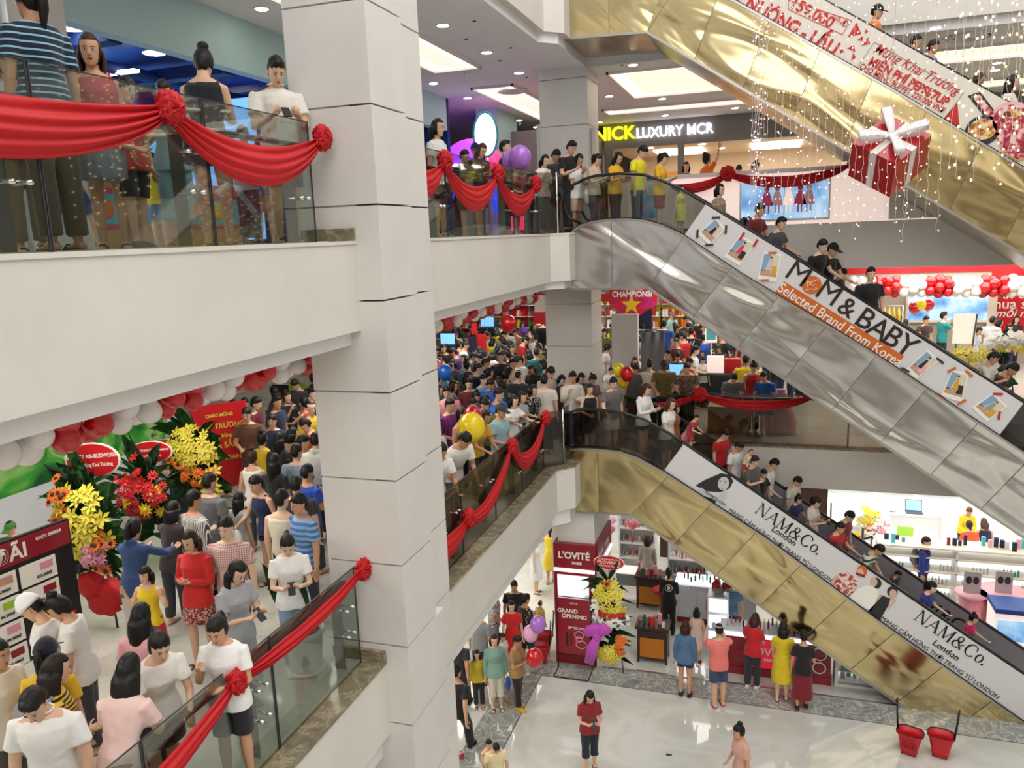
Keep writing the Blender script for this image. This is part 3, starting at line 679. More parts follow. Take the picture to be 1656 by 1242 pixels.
def person(loc, h, face, pose, hair, top, bot, label, skin=None, shoes=None, hairc=None, capc=None, group=None, fem=None, bulk=1.0, flip=False, phone=None, glasses=False):
    """top/bot = (kind, colour[, pattern material]); face: 0 looks towards -y, 90 towards +x"""
    if fem is None: fem = hair in ('long', 'bob', 'pony', 'bun', 'fringe', 'shoulder')
    S = skel(pose, fem); k = h/1.70
    r = D.objects.new('person', body_mesh(pose, fem)); C.objects.link(r)
    r.location = (loc[0], loc[1], loc[2]+S['drop']*k); r.rotation_euler = (0, 0, math.radians(face)); r.scale = (k*bulk*(-1 if flip else 1), k*bulk, k)
    r.color = srgb(skin or random.choice(SKINS)); tag(r, label, 'person', group)
    def ch(name, me, col, mm=None):
        o = D.objects.new(name, me); C.objects.link(o); o.parent = r; o.color = srgb(col)
        if mm: o.material_slots[0].link = 'OBJECT'; o.material_slots[0].material = M[mm]
        return o
    if hair and hair != 'none': ch('hair', hair_mesh(pose, fem, hair), hairc or HAIRC)
    if capc: ch('cap', cap_mesh(pose, fem, 'hat' if capc == '#f4f4f4' else 'cap'), capc)
    ch({'tee': 'shirt', 'polo': 'polo_shirt', 'long': 'long_sleeved_shirt', 'jacket': 'jacket', 'tank': 'sleeveless_top', 'dress': 'dress', 'teedress': 'dress'}[top[0]], top_mesh(pose, fem, top[0]), top[1], top[2] if len(top) > 2 else None)
    if bot: ch({'trousers': 'trousers', 'shorts': 'shorts', 'brief': 'shorts', 'crop': 'cropped_trousers', 'skirt': 'skirt', 'longskirt': 'long_skirt'}[bot[0]], bot_mesh(pose, fem, bot[0]), bot[1], bot[2] if len(bot) > 2 else None)
    if shoes:
        for s in (-1, 1): ch('shoe', shoe_mesh(pose, fem, s, shoes[0]), shoes[1])
    PEOPLE.append((r, S, k, face))
    if phone:
        sh, el, wr, f = S['a', -1]; a = wr+f*.10; sh, el, wr2, f2 = S['a', 1]; c = (a+(wr2+f2*.10))/2 if pose in ('phone', 'photo') else a
        mw = Matrix.Translation(r.location) @ Matrix.Rotation(math.radians(face), 4, 'Z') @ Matrix.Diagonal((k*bulk*(-1 if flip else 1), k*bulk, k, 1))
        p = mw @ c; ph = MB(); ph.cbox((0, 0, 0), (.074, .009, .150), 0); ph.cbox((0, .0052, .0), (.066, .001, .138), 1)
        o = ph.build('phone', ['black', 'screen'], label=phone, cat='phone', group='phones in people\'s hands'); o.location = p; o.rotation_euler = (math.radians(-50 if pose == 'phone' else 0), 0, math.radians(face))
    return r
mat('screen', '#20262e', .1, emit=.5, ecol='#9db6d0')
def head_at(u, v, z, h, pose='stand'):   # where someone of height h stands whose crown is seen at (u, v)
    p = atz(u, v, z+h*.985); return (p.x, p.y, z)
def PP(u, v, z, h, face, pose, hair, top, bot, label, **kw):
    """crown seen at (u,v); corrects for lean and head offset"""
    fem = kw.get('fem'); fem = hair in ('long', 'bob', 'pony', 'bun', 'fringe', 'shoulder') if fem is None else fem
    S = skel(pose, fem); k = h/1.70; cr = S['hc']+S['Rh'] @ V((0, .01, .118)); zt = (cr.z+S['drop'])*k
    p = atz(u, v, z+zt); a = math.radians(face); x, y = cr.x*k, cr.y*k
    loc = (p.x-(x*math.cos(a)-y*math.sin(a)), p.y-(x*math.sin(a)+y*math.cos(a)), z)
    return person(loc, h, face, pose, hair, top, bot, label, **kw)
# ------------------------------------------------------------ railings
def railing(zf, segs, x, name_lab, wood=True, m='glass', top=1.13):
    """glass balustrade parallel to y at x; each pane, post and rail a part"""
    y0, y1 = segs[0][0], segs[-1][1]
    r = empty('glass_railing', (x, (y0+y1)/2, zf), label=name_lab, cat='railing')
    for a, b in segs: part(MB().box((x-.006, a+.008, zf+.0), (x+.006, b-.008, zf+top)), 'glass_pane', m, r)
    e = MB()
    for a, b in segs: e.box((x-.0065, a+.006, zf), (x+.0065, a+.014, zf+top)); e.box((x-.0065, b-.014, zf), (x+.0065, b-.006, zf+top)); e.box((x-.007, a, zf+top), (x+.007, b, zf+top+.006))
    part(e, 'pane_edge', 'dark_grey', r)
    for a, b in segs:
        y = b-.16; p = MB(); p.box((x-.22, y-.008, zf), (x-.10, y+.008, zf+.86)); part(p, 'post', 'brushed', r)
        for dz in (.42, .72):
            for yy in (y-.06, y+.06): part(MB().tube([(x-.12, yy, zf+dz), (x+.03, yy, zf+dz)], .016, 10), 'clamp', 'chrome', r)
    if wood: part(MB().tube([(x-.15, y0, zf+.93), (x-.15, y1, zf+.93)], [(.065, .025)]*2, 12, side=(1, 0, 0)), 'handrail', 'wood_rail', r)
    return r
def segs(a, b, n): return [(a+(b-a)*i/n, a+(b-a)*(i+1)/n) for i in range(n)]
railing(Z2, [(.8, 2.3), (2.3, 3.85), (3.85, 5.4), (5.4, 6.9)], EX-.25, 'frameless glass railing of the upper gallery left of the big pillar', wood=True)
railing(Z2, segs(8.75, 14.7, 4), EX-.25, 'frameless glass railing of the upper gallery between the two pillars')
railing(Z1, [(.9, 2.45), (2.45, 4.0), (4.0, 5.55), (5.55, 7.1)], EX-.25, 'frameless glass railing of the first floor gallery left of the big pillar')
railing(Z1, segs(8.75, 14.6, 4), EX-.25, 'frameless glass railing of the crowded first floor gallery between the pillars', m='glass_smoke')
for zf, l in ((Z2, 'upper'), (Z1, 'first floor')):    # short return panes up to the escalator
    r = empty('glass_railing', (-4.05, 14.9, zf), label='short glass pane with steel post closing the gap to the %s escalator' % l, cat='railing')
    part(MB().obox((-4.1, 14.82, zf+.565), (.16, .16, 0), (.004, -.004, 0), (0, 0, .565)), 'glass_pane', 'glass_smoke', r)
    part(MB().box((-3.96, 14.96, zf), (-3.945, 15.5, zf+1.13)), 'glass_pane', 'glass_smoke', r)
    part(MB().tube([(-3.94, 14.97, zf), (-3.94, 14.97, zf+1.14)], .018, 10), 'post', 'chrome', r)
# far side, first floor: glass with a steel top
def rail_far(zf, x0, x1, n, lab, m='glass_smoke', top=1.1):
    r = empty('glass_railing', ((x0+x1)/2, EY+.1, zf), label=lab, cat='railing')
    for a, b in segs(x0, x1, n):
        part(MB().box((a+.008, EY+.12, zf), (b-.008, EY+.132, zf+top)), 'glass_pane', m, r)
        part(MB().box((b-.02, EY+.15, zf), (b+.01, EY+.24, zf+.95)), 'post', 'brushed', r)
        for xx in (b-.1, b+.08): part(MB().tube([(xx, EY+.08, zf+.8), (xx, EY+.16, zf+.8)], .015, 8), 'clamp', 'chrome', r)
    part(MB().tube([(x0, EY+.28, zf+.98), (x1, EY+.28, zf+.98)], [(.055, .025)]*2, 10, side=(0, 1, 0)), 'handrail', 'wood_rail', r)
rail_far(Z1, -2.2, 7.2, 5, 'smoked glass railing of the far first floor gallery behind the escalators')

# ------------------------------------------------------------ red drapes
def rosette(root, c, r=.12, nrm=(1, 0, 0)):
    N = V(nrm).normalized(); q = N.to_track_quat('Z', 'Y').to_matrix(); mb = MB()
    def fn(d): a = math.atan2(d.y, d.x); return 1+.16*math.sin(9*a+5*d.z+3*noise.noise(d*3))+.20*noise.noise(d*6)
    mb.ell(c, (r, r, r*.62), 48, 30, 0, q, fn)
    rnd = random.Random(int(c[1]*100))
    for i in range(16):
        a = 2*PI*i/16; rr = r*(.35+.55*rnd.random()); p = V(c)+q @ V((math.cos(a)*rr, math.sin(a)*rr, r*.5*(1.1-rr/r)))
        t = q @ V((-math.sin(a), math.cos(a), 0)); mb.tube([p-t*.045, p+q @ V((0, 0, .02)), p+t*.045], [(.006, .016), (.014, .03), (.006, .016)], 8, side=q @ V((0, 0, 1)), round_=True)
    return part(mb, 'rosette', 'cloth_red', root)
def swag(root, A, B, sag, drop, out=(1, 0, 0), w0=.05, nf=4, off=.03):
    """cloth hanging between A and B: upper edge sags by sag, lower edge by sag+drop"""
    A, B, O = V(A), V(B), V(out); nu, nv = 40, 26; g = []
    for i in range(nu+1):
        t = i/nu; p = A.lerp(B, t); s = 4*t*(1-t); row = []
        wd = w0*(1-s)*1.0+drop*s**.7
        for j in range(nv+1):
            r_ = j/nv; z = -sag*s-wd*r_*(1 if s > 0 else 1)+w0*.5*(1-s)
            d = off+.028*math.sin(PI*2*nf*r_**1.2+1.5*t)*(.35+.65*(1-s))*(1-.2*r_)+.05*s*math.sin(PI*r_)+.012*noise.noise(V((t*5, r_*7, A.y)))
            row.append(p+V((0, 0, z))+O*d)
        g.append(row)
    return part(MB().sheet(g, .006), 'swag', 'cloth_red', root)
def drape(lab, base, kn, x=EX-.235, out=(1, 0, 0), r=.12):
    d = empty('ribbon_drape', base, label=lab, cat='drape')
    for k in kn[1]: rosette(d, V(k)+V(out)*.06, r, out)
    for a, b, sg, dr in kn[0]: swag(d, a, b, sg, dr, out)
    return d
X2 = EX-.225
q = lambda u, v: tuple(atx(u, v, X2))
k1, k2 = q(265, 176), q(513, 224)
drape('red cloth drape with two rosettes swagged along the upper left glass railing', (X2, 4.5, 0), ([((X2, 1.9, 1.0), k1, .10, .36), (k1, k2, .16, .34)], [k1, k2]), r=.115)
ks = [q(713, 262), q(800, 282), q(862, 298)]
drape('red cloth drape with three rosettes on the upper railing between the pillars', (X2, 11, 0), ([((X2, 8.72, .92), ks[0], .12, .34), (ks[0], ks[1], .25, .36), (ks[1], ks[2], .25, .36)], ks), r=.14)
ks = [q(580, 920), q(375, 1098)]
drape('red cloth drape pulled along the near first floor railing up to the big pillar', (X2, 5, Z1), ([(ks[0], ks[1], .02, .17), (ks[1], (X2, 3.2, -3.85), .02, .22)], ks), r=.115)
ks = [q(878, 676), q(823, 722), q(752, 838)]
drape('red cloth drape with three rosettes on the railing in front of the packed crowd', (X2, 11, Z1), ([(ks[0], ks[1], .34, .34), (ks[1], ks[2], .18, .30), (ks[2], (X2, 8.72, -3.9), .05, .34)], ks), r=.14)
def qf(u, v): return tuple(aty(u, v, EY+.10))
ks = [qf(1132, 637)]
drape('red cloth drape with one rosette on the far first floor railing', (0, EY, Z1), ([(ks[0], qf(1012, 655), .05, .17), (ks[0], qf(1312, 642), .10, .22)], ks), out=(0, -1, 0), r=.15)

# ------------------------------------------------------------ balloons
mat('balloon_red', '#c80b17', .18, coat=.6); mat('balloon_white', '#efe9e6', .2, coat=.5); mat('balloon_yellow', '#f2d40e', .2, coat=.5)
mat('balloon_blue', '#1467c8', .2, coat=.5); mat('balloon_lilac', '#b06fd0', .2, coat=.5); mat('balloon_pink', '#ee7f93', .2, coat=.5); mat('balloon_rose', '#e9a6c9', .2, coat=.5)
_bm = {}
def balloon(c, r, col, label, group=None, dirv=(0, 0, -1), string=False):
    if col not in _bm:
        mb = MB(); mb.ell((0, 0, 0), 1, 20, 14, 0, None, lambda d: 1+.10*max(0, -d.z)**2); mb.tube([(0, 0, -1.08), (0, 0, -1.2)], [.05, .1], 8)
        _bm[col] = mb.mesh('balloon', ['balloon_'+col])
    o = D.objects.new('balloon', _bm[col]); C.objects.link(o); o.location = c; o.scale = (r, r, r*1.08)
    o.rotation_euler = V(dirv).to_track_quat('-Z', 'Y').to_euler(); tag(o, label, 'balloon', group)
    if string: MB().tube([(0, 0, -1.15), (.15, .1, -2.5), (0, 0, -4.2)], .02, 5).build('string', 'white', o)
    return o
def garland(a, b, n, r, where, per=2, seed=1, rad=.13):
    rnd = random.Random(seed); a, b = V(a), V(b); d = (b-a).normalized(); s1 = d.cross(V((0, 0, 1))).normalized(); s2 = s1.cross(d)
    for i in range(n):
        p = a.lerp(b, (i+.5)/n); col = 'red' if (i//per) % 2 else 'white'
        for k in range(4):
            an = PI/2*k+i*.62; dv = s1*math.cos(an)+s2*math.sin(an)
            balloon(p+dv*rad*1.0+d*rnd.uniform(-.02, .02), r*rnd.uniform(.9, 1.08), col, '%s balloon in the garland %s' % (col, where), 'garland balloons '+where, tuple(-dv))
garland((-5.0, 2.6, -1.26), (-5.0, 7.75, -1.26), 19, .106, 'under the left upper gallery', seed=2, rad=.10)
garland((-5.0, 8.9, -1.26), (-4.95, 16.6, -1.26), 32, .106, 'under the gallery between the pillars', seed=3, rad=.095)
ga, gb = aty(1372, 463, 27.6), aty(1690, 463, 27.6)
garland(ga, gb, 22, .165, 'over the far right shop', seed=4, rad=.19, per=3)
for u, v, yy, col, rr, lb in ((841, 254, 14.2, 'lilac', .2, 'lilac balloon at the upper railing, larger of the pair'), (824, 259, 14.4, 'lilac', .17, 'lilac balloon at the upper railing, smaller and behind its twin'),
    (1000, 598, 16.6, 'yellow', .14, 'yellow balloon above the child on shoulders'), (1014, 604, 16.4, 'red', .145, 'red balloon beside the child on shoulders'), (1008, 617, 16.6, 'yellow', .12, 'small yellow balloon below the red one'),
    (704, 594, 15.6, 'pink', .17, 'rosy pink balloon held low in the packed crowd'), (720, 602, 15.4, 'blue', .16, 'blue balloon held low in the packed crowd'),
    (763, 690, 11.6, 'yellow', .22, 'yellow balloon in front of the woman in mustard'), (765, 672, 12.2, 'red', .16, 'red balloon behind the yellow one near the railing'),
    (822, 523, 23, 'red', .25, 'red balloon at the back counters'), (1490, 493, 25, 'yellow', .14, 'yellow balloon in the heart of the balloon flower'), (1479, 497, 25.1, 'red', .16, 'left red petal balloon of the balloon flower'), (1501, 492, 25.1, 'red', .16, 'right red petal balloon of the balloon flower')):
    balloon(aty(u, v, yy), rr, col, lb)
# ------------------------------------------------------------ second floor: ceiling fittings and shops
CZ = Z3-1.2
mat('cove', '#f4ecda', .8, emit=1.7, ecol='#fff1d4'); mat('coffer_in', '#efe8da', .8, emit=.8, ecol='#fff4de')  # coffer surfaces glow themselves, standing in for the hidden cove light
def rect(pts, z=CZ):
    P_ = [atz(u, v, z) for u, v in pts]; return (min(p.x for p in P_), min(p.y for p in P_), max(p.x for p in P_), max(p.y for p in P_))
def coffer(r4, n):
    x0, y0, x1, y1 = r4; mb = MB(); z = CZ
    for a, b in (((x0, y0), (x1, y0+.05)), ((x0, y1-.05), (x1, y1)), ((x0, y0), (x0+.05, y1)), ((x1-.05, y0), (x1, y1))): mb.box((*a, z-.05), (*b, z-.001), 0)
    w_ = min(.35, (x1-x0)/4, (y1-y0)/4)
    mb.box((x0+.05, y0+.05, z-.004), (x1-.05, y1-.05, z-.001), 1)
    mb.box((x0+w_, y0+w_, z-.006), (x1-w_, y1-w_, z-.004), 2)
    o = mb.build('ceiling_light', ['ceiling_paint', 'cove', 'coffer_in'], kind='structure')
c1 = atz(778, 107, CZ); c1b = atz(700, 115, CZ)
coffer((c1b.x, 9.3, c1.x, c1.y), 1)
c = atz(761, 142, CZ); c_ = atz(829, 135, CZ); coffer((c.x, c.y, c_.x, 24.3), 2)
c = atz(980, 117, CZ); c_ = atz(1154, 145, CZ); coffer((c.x, c.y, c_.x+.6, c_.y), 3)
c = atz(983, 184, CZ); c_ = atz(1200, 168, CZ); coffer((c.x, c.y-.9, c_.x+.5, c.y), 4)
coffer((2.2, 19.0, 9.5, 20.6), 5); coffer((2.0, 23.6, 9.5, 24.8), 6)
mat('lamp_rim', '#f2f2f0', .3)
def downlight(p, z, r=.095, lab=None, grp=None):
    o = empty('ceiling_light', (p.x, p.y, z)); o['kind'] = 'structure'
    for (nm, mb_, mm) in (('rim', MB().lathe([(r, 0), (r*1.25, 0), (r*1.25, -.012), (r, -.016)], n=20), 'lamp_rim'), ('lamp', MB().lathe([(.001, -.004), (r, -.004), (r*.98, -.02), (.001, -.02)], n=20), 'lamp')):
        mb_.build(nm, [mm], o)
for u, v in [(716, 40), (787, 84), (701, 134), (756, 158), (839, 117), (801, 178), (839, 194), (957, 132), (1024, 104), (985, 155), (1071, 159), (1062, 171), (1076, 186), (969, 197), (1189, 174), (423, 13), (1513, 44), (1613, 101), (1609, 113), (867, 205)]:
    downlight(atz(u, v, CZ), CZ)
for i, (u, v) in enumerate([(672, 14), (767, 34), (754, 63), (826, 77), (852, 125), (808, 98), (1006, 105)]):
    p = atz(u, v, CZ); MB().lathe([(.03, 0), (.035, -.01), (.001, -.02)], (p.x, p.y, CZ), 10).build('sprinkler', 'dark_grey', label='small dark sprinkler head in the upper ceiling', cat='sprinkler', group='sprinkler heads in the upper ceiling')
for (u, v, lab) in ((840, 201, 'small dome camera under the upper ceiling beside the neon arch'), (755, 121, 'small dome camera under the upper ceiling beside the coffer')):
    p = atz(u, v-4, CZ); o = MB().lathe([(.06, 0), (.06, -.05), (.05, -.06), (.045, -.09), (.001, -.12)], (p.x, p.y, CZ), 14); o.build('dome_camera', 'lamp_rim', label=lab, cat='camera')
p = atz(1566, 59, CZ); mb = MB()
for r in (.45, .34, .23, .12): mb.lathe([(r, 0), (r, -.03), (r-.05, -.035), (r-.05, 0)], (p.x, p.y, CZ), 32)
mb.build('air_vent', 'lamp_rim', label='round ceiling vent above the top escalator', cat='vent')
p = atz(830, 146, CZ); mb = MB()
for r in (.36, .27, .18, .09): mb.lathe([(r, -.005), (r, -.04), (r-.04, -.045), (r-.04, -.005)], (p.x, p.y, CZ), 28)
mb.build('air_vent', 'lamp_rim', label='round ceiling vent in the lit coffer near the pillar', cat='vent')

# left shop: teal header, deep blue inside
XS = -7.8
mat('teal', '#b9dadd', .6); mat('shop_blue', '#0d3f9c', .6); mat('shop_blue_dark', '#0a2f72', .7); mat('glow_white', '#ffffff', emit=2.2, ecol='#f4f8ff'); mat('glow_blue', '#8fc4ff', emit=1.2, ecol='#6fb0f5')
ya = atx(104, 60, XS).y
struct(MB().box((XS-.2, ya, 2.62), (XS, 19.15, CZ)), 'wall_shop_header', ['teal'])
struct(MB().box((-15.9, 2, 2.9), (XS-.2, 19.1, 2.95)), 'ceiling_shop', ['shop_blue'])
struct(MB().box((-15.9, 19.1, 0), (XS, 19.25, CZ)), 'wall_shop_side', ['shop_blue_dark'])
struct(MB().box((-15.9, 1, 0), (-15.6, 19.1, 2.9)), 'wall_shop_back', ['shop_blue'])
d_ = MB()
for i in range(7): d_.box((-15, 4+i*2.3, 2.62), (XS-.3, 4.25+i*2.3, 2.8))
d_.tube([(-11, 3, 2.7), (-11, 19, 2.7)], .16, 10); d_.tube([(-9.2, 3, 2.66), (-9.6, 19, 2.66)], .09, 8)
struct(d_, 'ceiling_duct', ['shop_blue_dark'])
struct(MB().box((XS-.25, ya-.75, 0), (XS+.05, ya, CZ)).box((XS-.3, 1.5, 2.9), (XS, ya-.75, CZ)), 'wall_shop_pier', ['pillar_paint'])
for y0_, w_ in ((ya-1.75, .85), (ya-2.9, .95)): struct(MB().box((XS-.12, y0_, .1), (XS-.08, y0_+w_, 2.8), 0).box((XS-.13, y0_-.05, 0), (XS-.07, y0_, 2.9), 1).box((XS-.13, y0_+w_, 0), (XS-.07, y0_+w_+.05, 2.9), 1), 'window_1', ['glow_white', 'steel_flat'])
for u, v in ((113, 33), (248, 75), (296, 131), (363, 145)):
    p = atz(u, v, 2.86); o = empty('pendant_lamp', (p.x, p.y, 2.9), label='round white lamp under the blue shop ceiling', cat='lamp', group='lamps under the blue shop ceiling')
    MB().lathe([(.02, 0), (.09, -.05), (.17, -.13)], n=20).build('shade', 'lamp_rim', o); MB().lathe([(.001, -.11), (.15, -.12), (.15, -.14), (.001, -.16)], n=20).build('bulb', 'lamp', o)
for y_ in (6, 10, 14, 17.5):
    o = MB().box((-13, y_, 2.58), (-9, y_+.12, 2.62)).build('ceiling_light', ['panel_light'], kind='structure')
# toy counter deep in the shop (coloured fronts)
mat('wood_lt', '#c79a5c', .5); mat('pinkred', '#d8436b', .5); mat('cyan', '#5ec5d8', .5); mat('lime', '#9ccb3c', .5); mat('yellow', '#e8c51f', .5); mat('orange', '#e67817', .5); mat('purple', '#5b3b9c', .5); mat('green', '#2e8b3d', .5); mat('blue', '#1f4fa8', .5); mat('brown', '#6e4a30', .6); mat('pink', '#efb3bd', .5); mat('maroon', '#8e1420', .35); mat('grey', '#8c8c90', .5); mat('navy', '#1a2447', .6)
k = empty('toy_counter', (-8.9, 9.5, 0), label='light wood toy shop counter with a cyan and pink striped front', cat='counter')
part(MB().box((-9.4, 7.6, 0), (-8.5, 11.6, .95)), 'body', 'wood_lt', k); part(MB().box((-8.5, 7.6, .35), (-8.48, 11.6, .75)), 'cyan_band', 'cyan', k)
part(MB().box((-8.48, 7.6, .30), (-8.47, 11.6, .35)).box((-8.48, 7.6, .75), (-8.47, 11.6, .82)), 'pink_stripe', 'pinkred', k)
for i, (yy, cc) in enumerate(((8.1, 'lime'), (8.6, 'orange'), (9.1, 'yellow'), (9.7, 'pinkred'), (10.3, 'orange'), (10.9, 'yellow'))):
    part(MB().ell((-8.46, yy, .55), (.02, .14, .13), 14, 10), 'painted_figure', cc, k)
struct(MB().box((-13, 12.2, .1), (-8.6, 12.3, 2.5)), 'window_2', ['glow_blue'])
for i in range(7):
    y_ = 4.2+i*2.0; t = empty('toy_shelf', (-14.6, y_, 0), label='toy shelf against the blue back wall of the left shop', cat='shelf', group='toy shelves at the blue wall')
    part(MB().box((-15.5, y_-.8, 0), (-14.6, y_+.8, .08)).box((-15.5, y_-.8, .6), (-14.6, y_+.8, .64)).box((-15.5, y_-.8, 1.2), (-14.6, y_+.8, 1.24)).box((-15.55, y_-.8, 0), (-15.5, y_+.8, 1.9)), 'frame', 'white', t)
    rr = random.Random(i); mm = MB()
    for z_ in (.08, .64, 1.24):
        for j in range(8): mm.box((-15.3, y_-.75+j*.19, z_), (-14.7, y_-.6+j*.19, z_+rr.uniform(.2, .42)), rr.randrange(6))
    part(mm, 'toy_boxes', ['pinkred', 'yellow', 'cyan', 'lime', 'purple', 'orange'], t)
# display stand with papers at the railing, left upper gallery
p = atz(375, 380, 0)
# neon arch ride
A_ = aty(762, 268, 19.6); mat('neon_violet', '#b24fff', emit=1.6, ecol='#a43df2'); mat('neon_pink', '#ff3f7f', emit=1.4, ecol='#f0306a'); mat('neon_blue', '#3d58ff', emit=1.3, ecol='#2b4bf0')
k = empty('neon_arch', (A_.x, 19.6, 0), label='glowing violet and pink inflatable arch of the play area', cat='arch')
def arch(r, t, m_, nm, a0, a1, yy=19.6): return part(MB().tube([(A_.x+r*math.cos(a), yy, .12+r*1.85*math.sin(a)) for a in [a0+(a1-a0)*i/18 for i in range(19)]], t, 12), nm, m_, k)
arch(1.12, .26, 'neon_violet', 'violet_tube', PI*.45, PI*1.02); arch(1.12, .25, 'neon_pink', 'pink_tube', 0, PI*.44); arch(.78, .12, 'neon_blue', 'blue_tube', PI*.1, PI*1.02, 19.5)
p = aty(786, 218, 19.2); mb = MB().ell(p, (.30, .06, .52), 28, 16); o = mb.build('lit_sign', 'glow_white', label='tall white glowing oval sign in front of the neon arch', cat='sign')
MB().tube([p+V((.31*math.cos(a), -.04, .53*math.sin(a))) for a in [i*2*PI/28 for i in range(29)]], .03, 8).build('rim', 'cyan', o); MB().tube([(p.x, 19.25, 0), (p.x, 19.25, p.z-.4)], .04, 8).build('pole', 'steel_flat', o)

# back shops
YB = 26.3
mat('header_grey', '#85827f', .5); mat('letter_yellow', '#f2ee18', emit=1.4, ecol='#f6f21a'); mat('letter_white', '#ffffff', emit=2.0, ecol='#f2f0ff'); mat('letter_side', '#4b3fb0', .5, emit=.8, ecol='#4f3fd0')
mat('shop_beige', '#e0c8aa', .7); mat('orange_glow', '#f0950f', .5, emit=.5, ecol='#f09010')
struct(MB().box((-5.3, YB, 2.62), (9.8, YB+.15, CZ)), 'wall_header', ['header_grey'])
struct(MB().box((-5.3, YB, 0), (-5.0, YB+.15, 2.62)).box((-2.95, YB, 0), (-2.75, YB+.15, 2.62)).box((2.2, YB, 0), (2.4, YB+.15, 2.62)), 'wall_back_pier', ['header_grey'])
struct(MB().box((-5.3, 31.5, 0), (9.8, 31.6, CZ)), 'wall_shop_far', ['shop_beige'])
struct(MB().box((-5.3, YB+.15, 2.7), (9.8, 31.5, 2.75)), 'ceiling_shop_far', ['shop_beige'])
struct(MB().box((-7.2, 22.4, 0), (-5.35, YB+3, 2.9)), 'wall_dark_block', ['header_grey'])
struct(MB().box((-7.8, 21.2, 0), (-7.2, 23, CZ)), 'wall_teal_pier', ['teal'])
for i in range(7):
    for j in range(2): MB().lathe([(.001, 0), (.11, 0), (.11, -.02), (.001, -.02)], (-4+i*1.7+j*.5, 27.6+j*1.8, 2.7), 16).build('ceiling_light', 'lamp', kind='structure')
def sign_text(lab, body, u0, u1, v, size, m_, yy, bold=.01, z=None, **kw):
    a, b = aty(u0, v, yy), aty(u1, v, yy); c = (a+b)/2
    root = empty('shop_sign', (c.x, yy, c.z), label=lab, cat='sign')
    t = text('letters', body, size, frame((c.x, yy, c.z), (1, 0, 0), (0, -1, 0)), m_, root, ext=.03, bold=bold, **kw); return root
sign_text('yellow glowing lettering on the grey shop header', 'NICK', 960, 1027, 217, .56, 'letter_yellow', YB-.05, .012)
sign_text('white glowing lettering on the grey shop header', 'LUXURY MCR', 1041, 1140, 212, .44, 'letter_white', YB-.05, .008, xs=.88)
p = aty(1089, 265, 28); o = MB().box((p.x-.55, 27.9, 0), (p.x+.45, 28.3, 1.9)).build('display_cabinet', 'orange_glow', label='tall orange lit cabinet inside the back shop', cat='cabinet')
for i, (u, v) in enumerate(((1014, 245), (1120, 300))): pass
for i in range(6):
    x_ = -4.2+i*1.15; t = empty('clothes_rack', (x_, 25.2, 0), label='low clothes rack in front of the back shops', cat='rack', group='clothes racks before the back shops')
    part(MB().tube([(x_-.45, 25.2, 0), (x_-.45, 25.2, 1.2), (x_+.45, 25.2, 1.2), (x_+.45, 25.2, 0)], .015, 8), 'frame', 'chrome', t)
    rr = random.Random(i+50)
    for j in range(7): part(MB().tube([(x_-.38+j*.125, 25.2, 1.17), (x_-.38+j*.125, 25.2, .95), (x_-.38+j*.125, 25.2, .55)], [(.01, .03), (.04, .2), (.045, .22)], 10, side=(1, 0, 0)), 'garment', rr.choice(['red', 'white', 'pink', 'navy', 'grey', 'orange', 'cyan']), t)

# light-box parapet on the far side of the upper floor
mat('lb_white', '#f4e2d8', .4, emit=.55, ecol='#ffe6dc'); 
m = mat('lb_blue', '#78a7cf', .3, emit=.75); ns, ls, b = nodes(m)
t = tex(m.node_tree, 'ShaderNodeTexNoise', scale=1.6, Detail=5); r_ = ramp(m.node_tree, [(.3, '#2f6bb0'), (.45, '#7fb0dd'), (.6, '#bcd8ee'), (.75, '#8fc0e0')]); ls.new(t.outputs['Fac'], r_.inputs[0]); ls.new(r_.outputs[0], b.inputs['Base Color']); ls.new(r_.outputs[0], b.inputs['Emission Color'])
pz = lambda v, u=1280: aty(u, v, EY+.1).z
for i in range(3): MB().box((-4+i*3.2, 28.4, 2.64), (-2.4+i*3.2, 30.4, 2.68)).build('ceiling_light', 'panel_light', kind='structure')  # glowing panels added to brighten the beige shop interior
par = empty('light_box_parapet', (0, EY+.3, 0), label='white counter parapet with lit picture panels across the far upper edge', cat='counter')
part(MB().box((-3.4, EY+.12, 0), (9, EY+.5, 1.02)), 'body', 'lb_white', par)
part(MB().box((-3.45, EY+.06, 1.02), (9.05, EY+.95, 1.10)), 'worktop', 'white', par)
def qe(u, v, y_=EY+.11): return aty(u, v, y_)
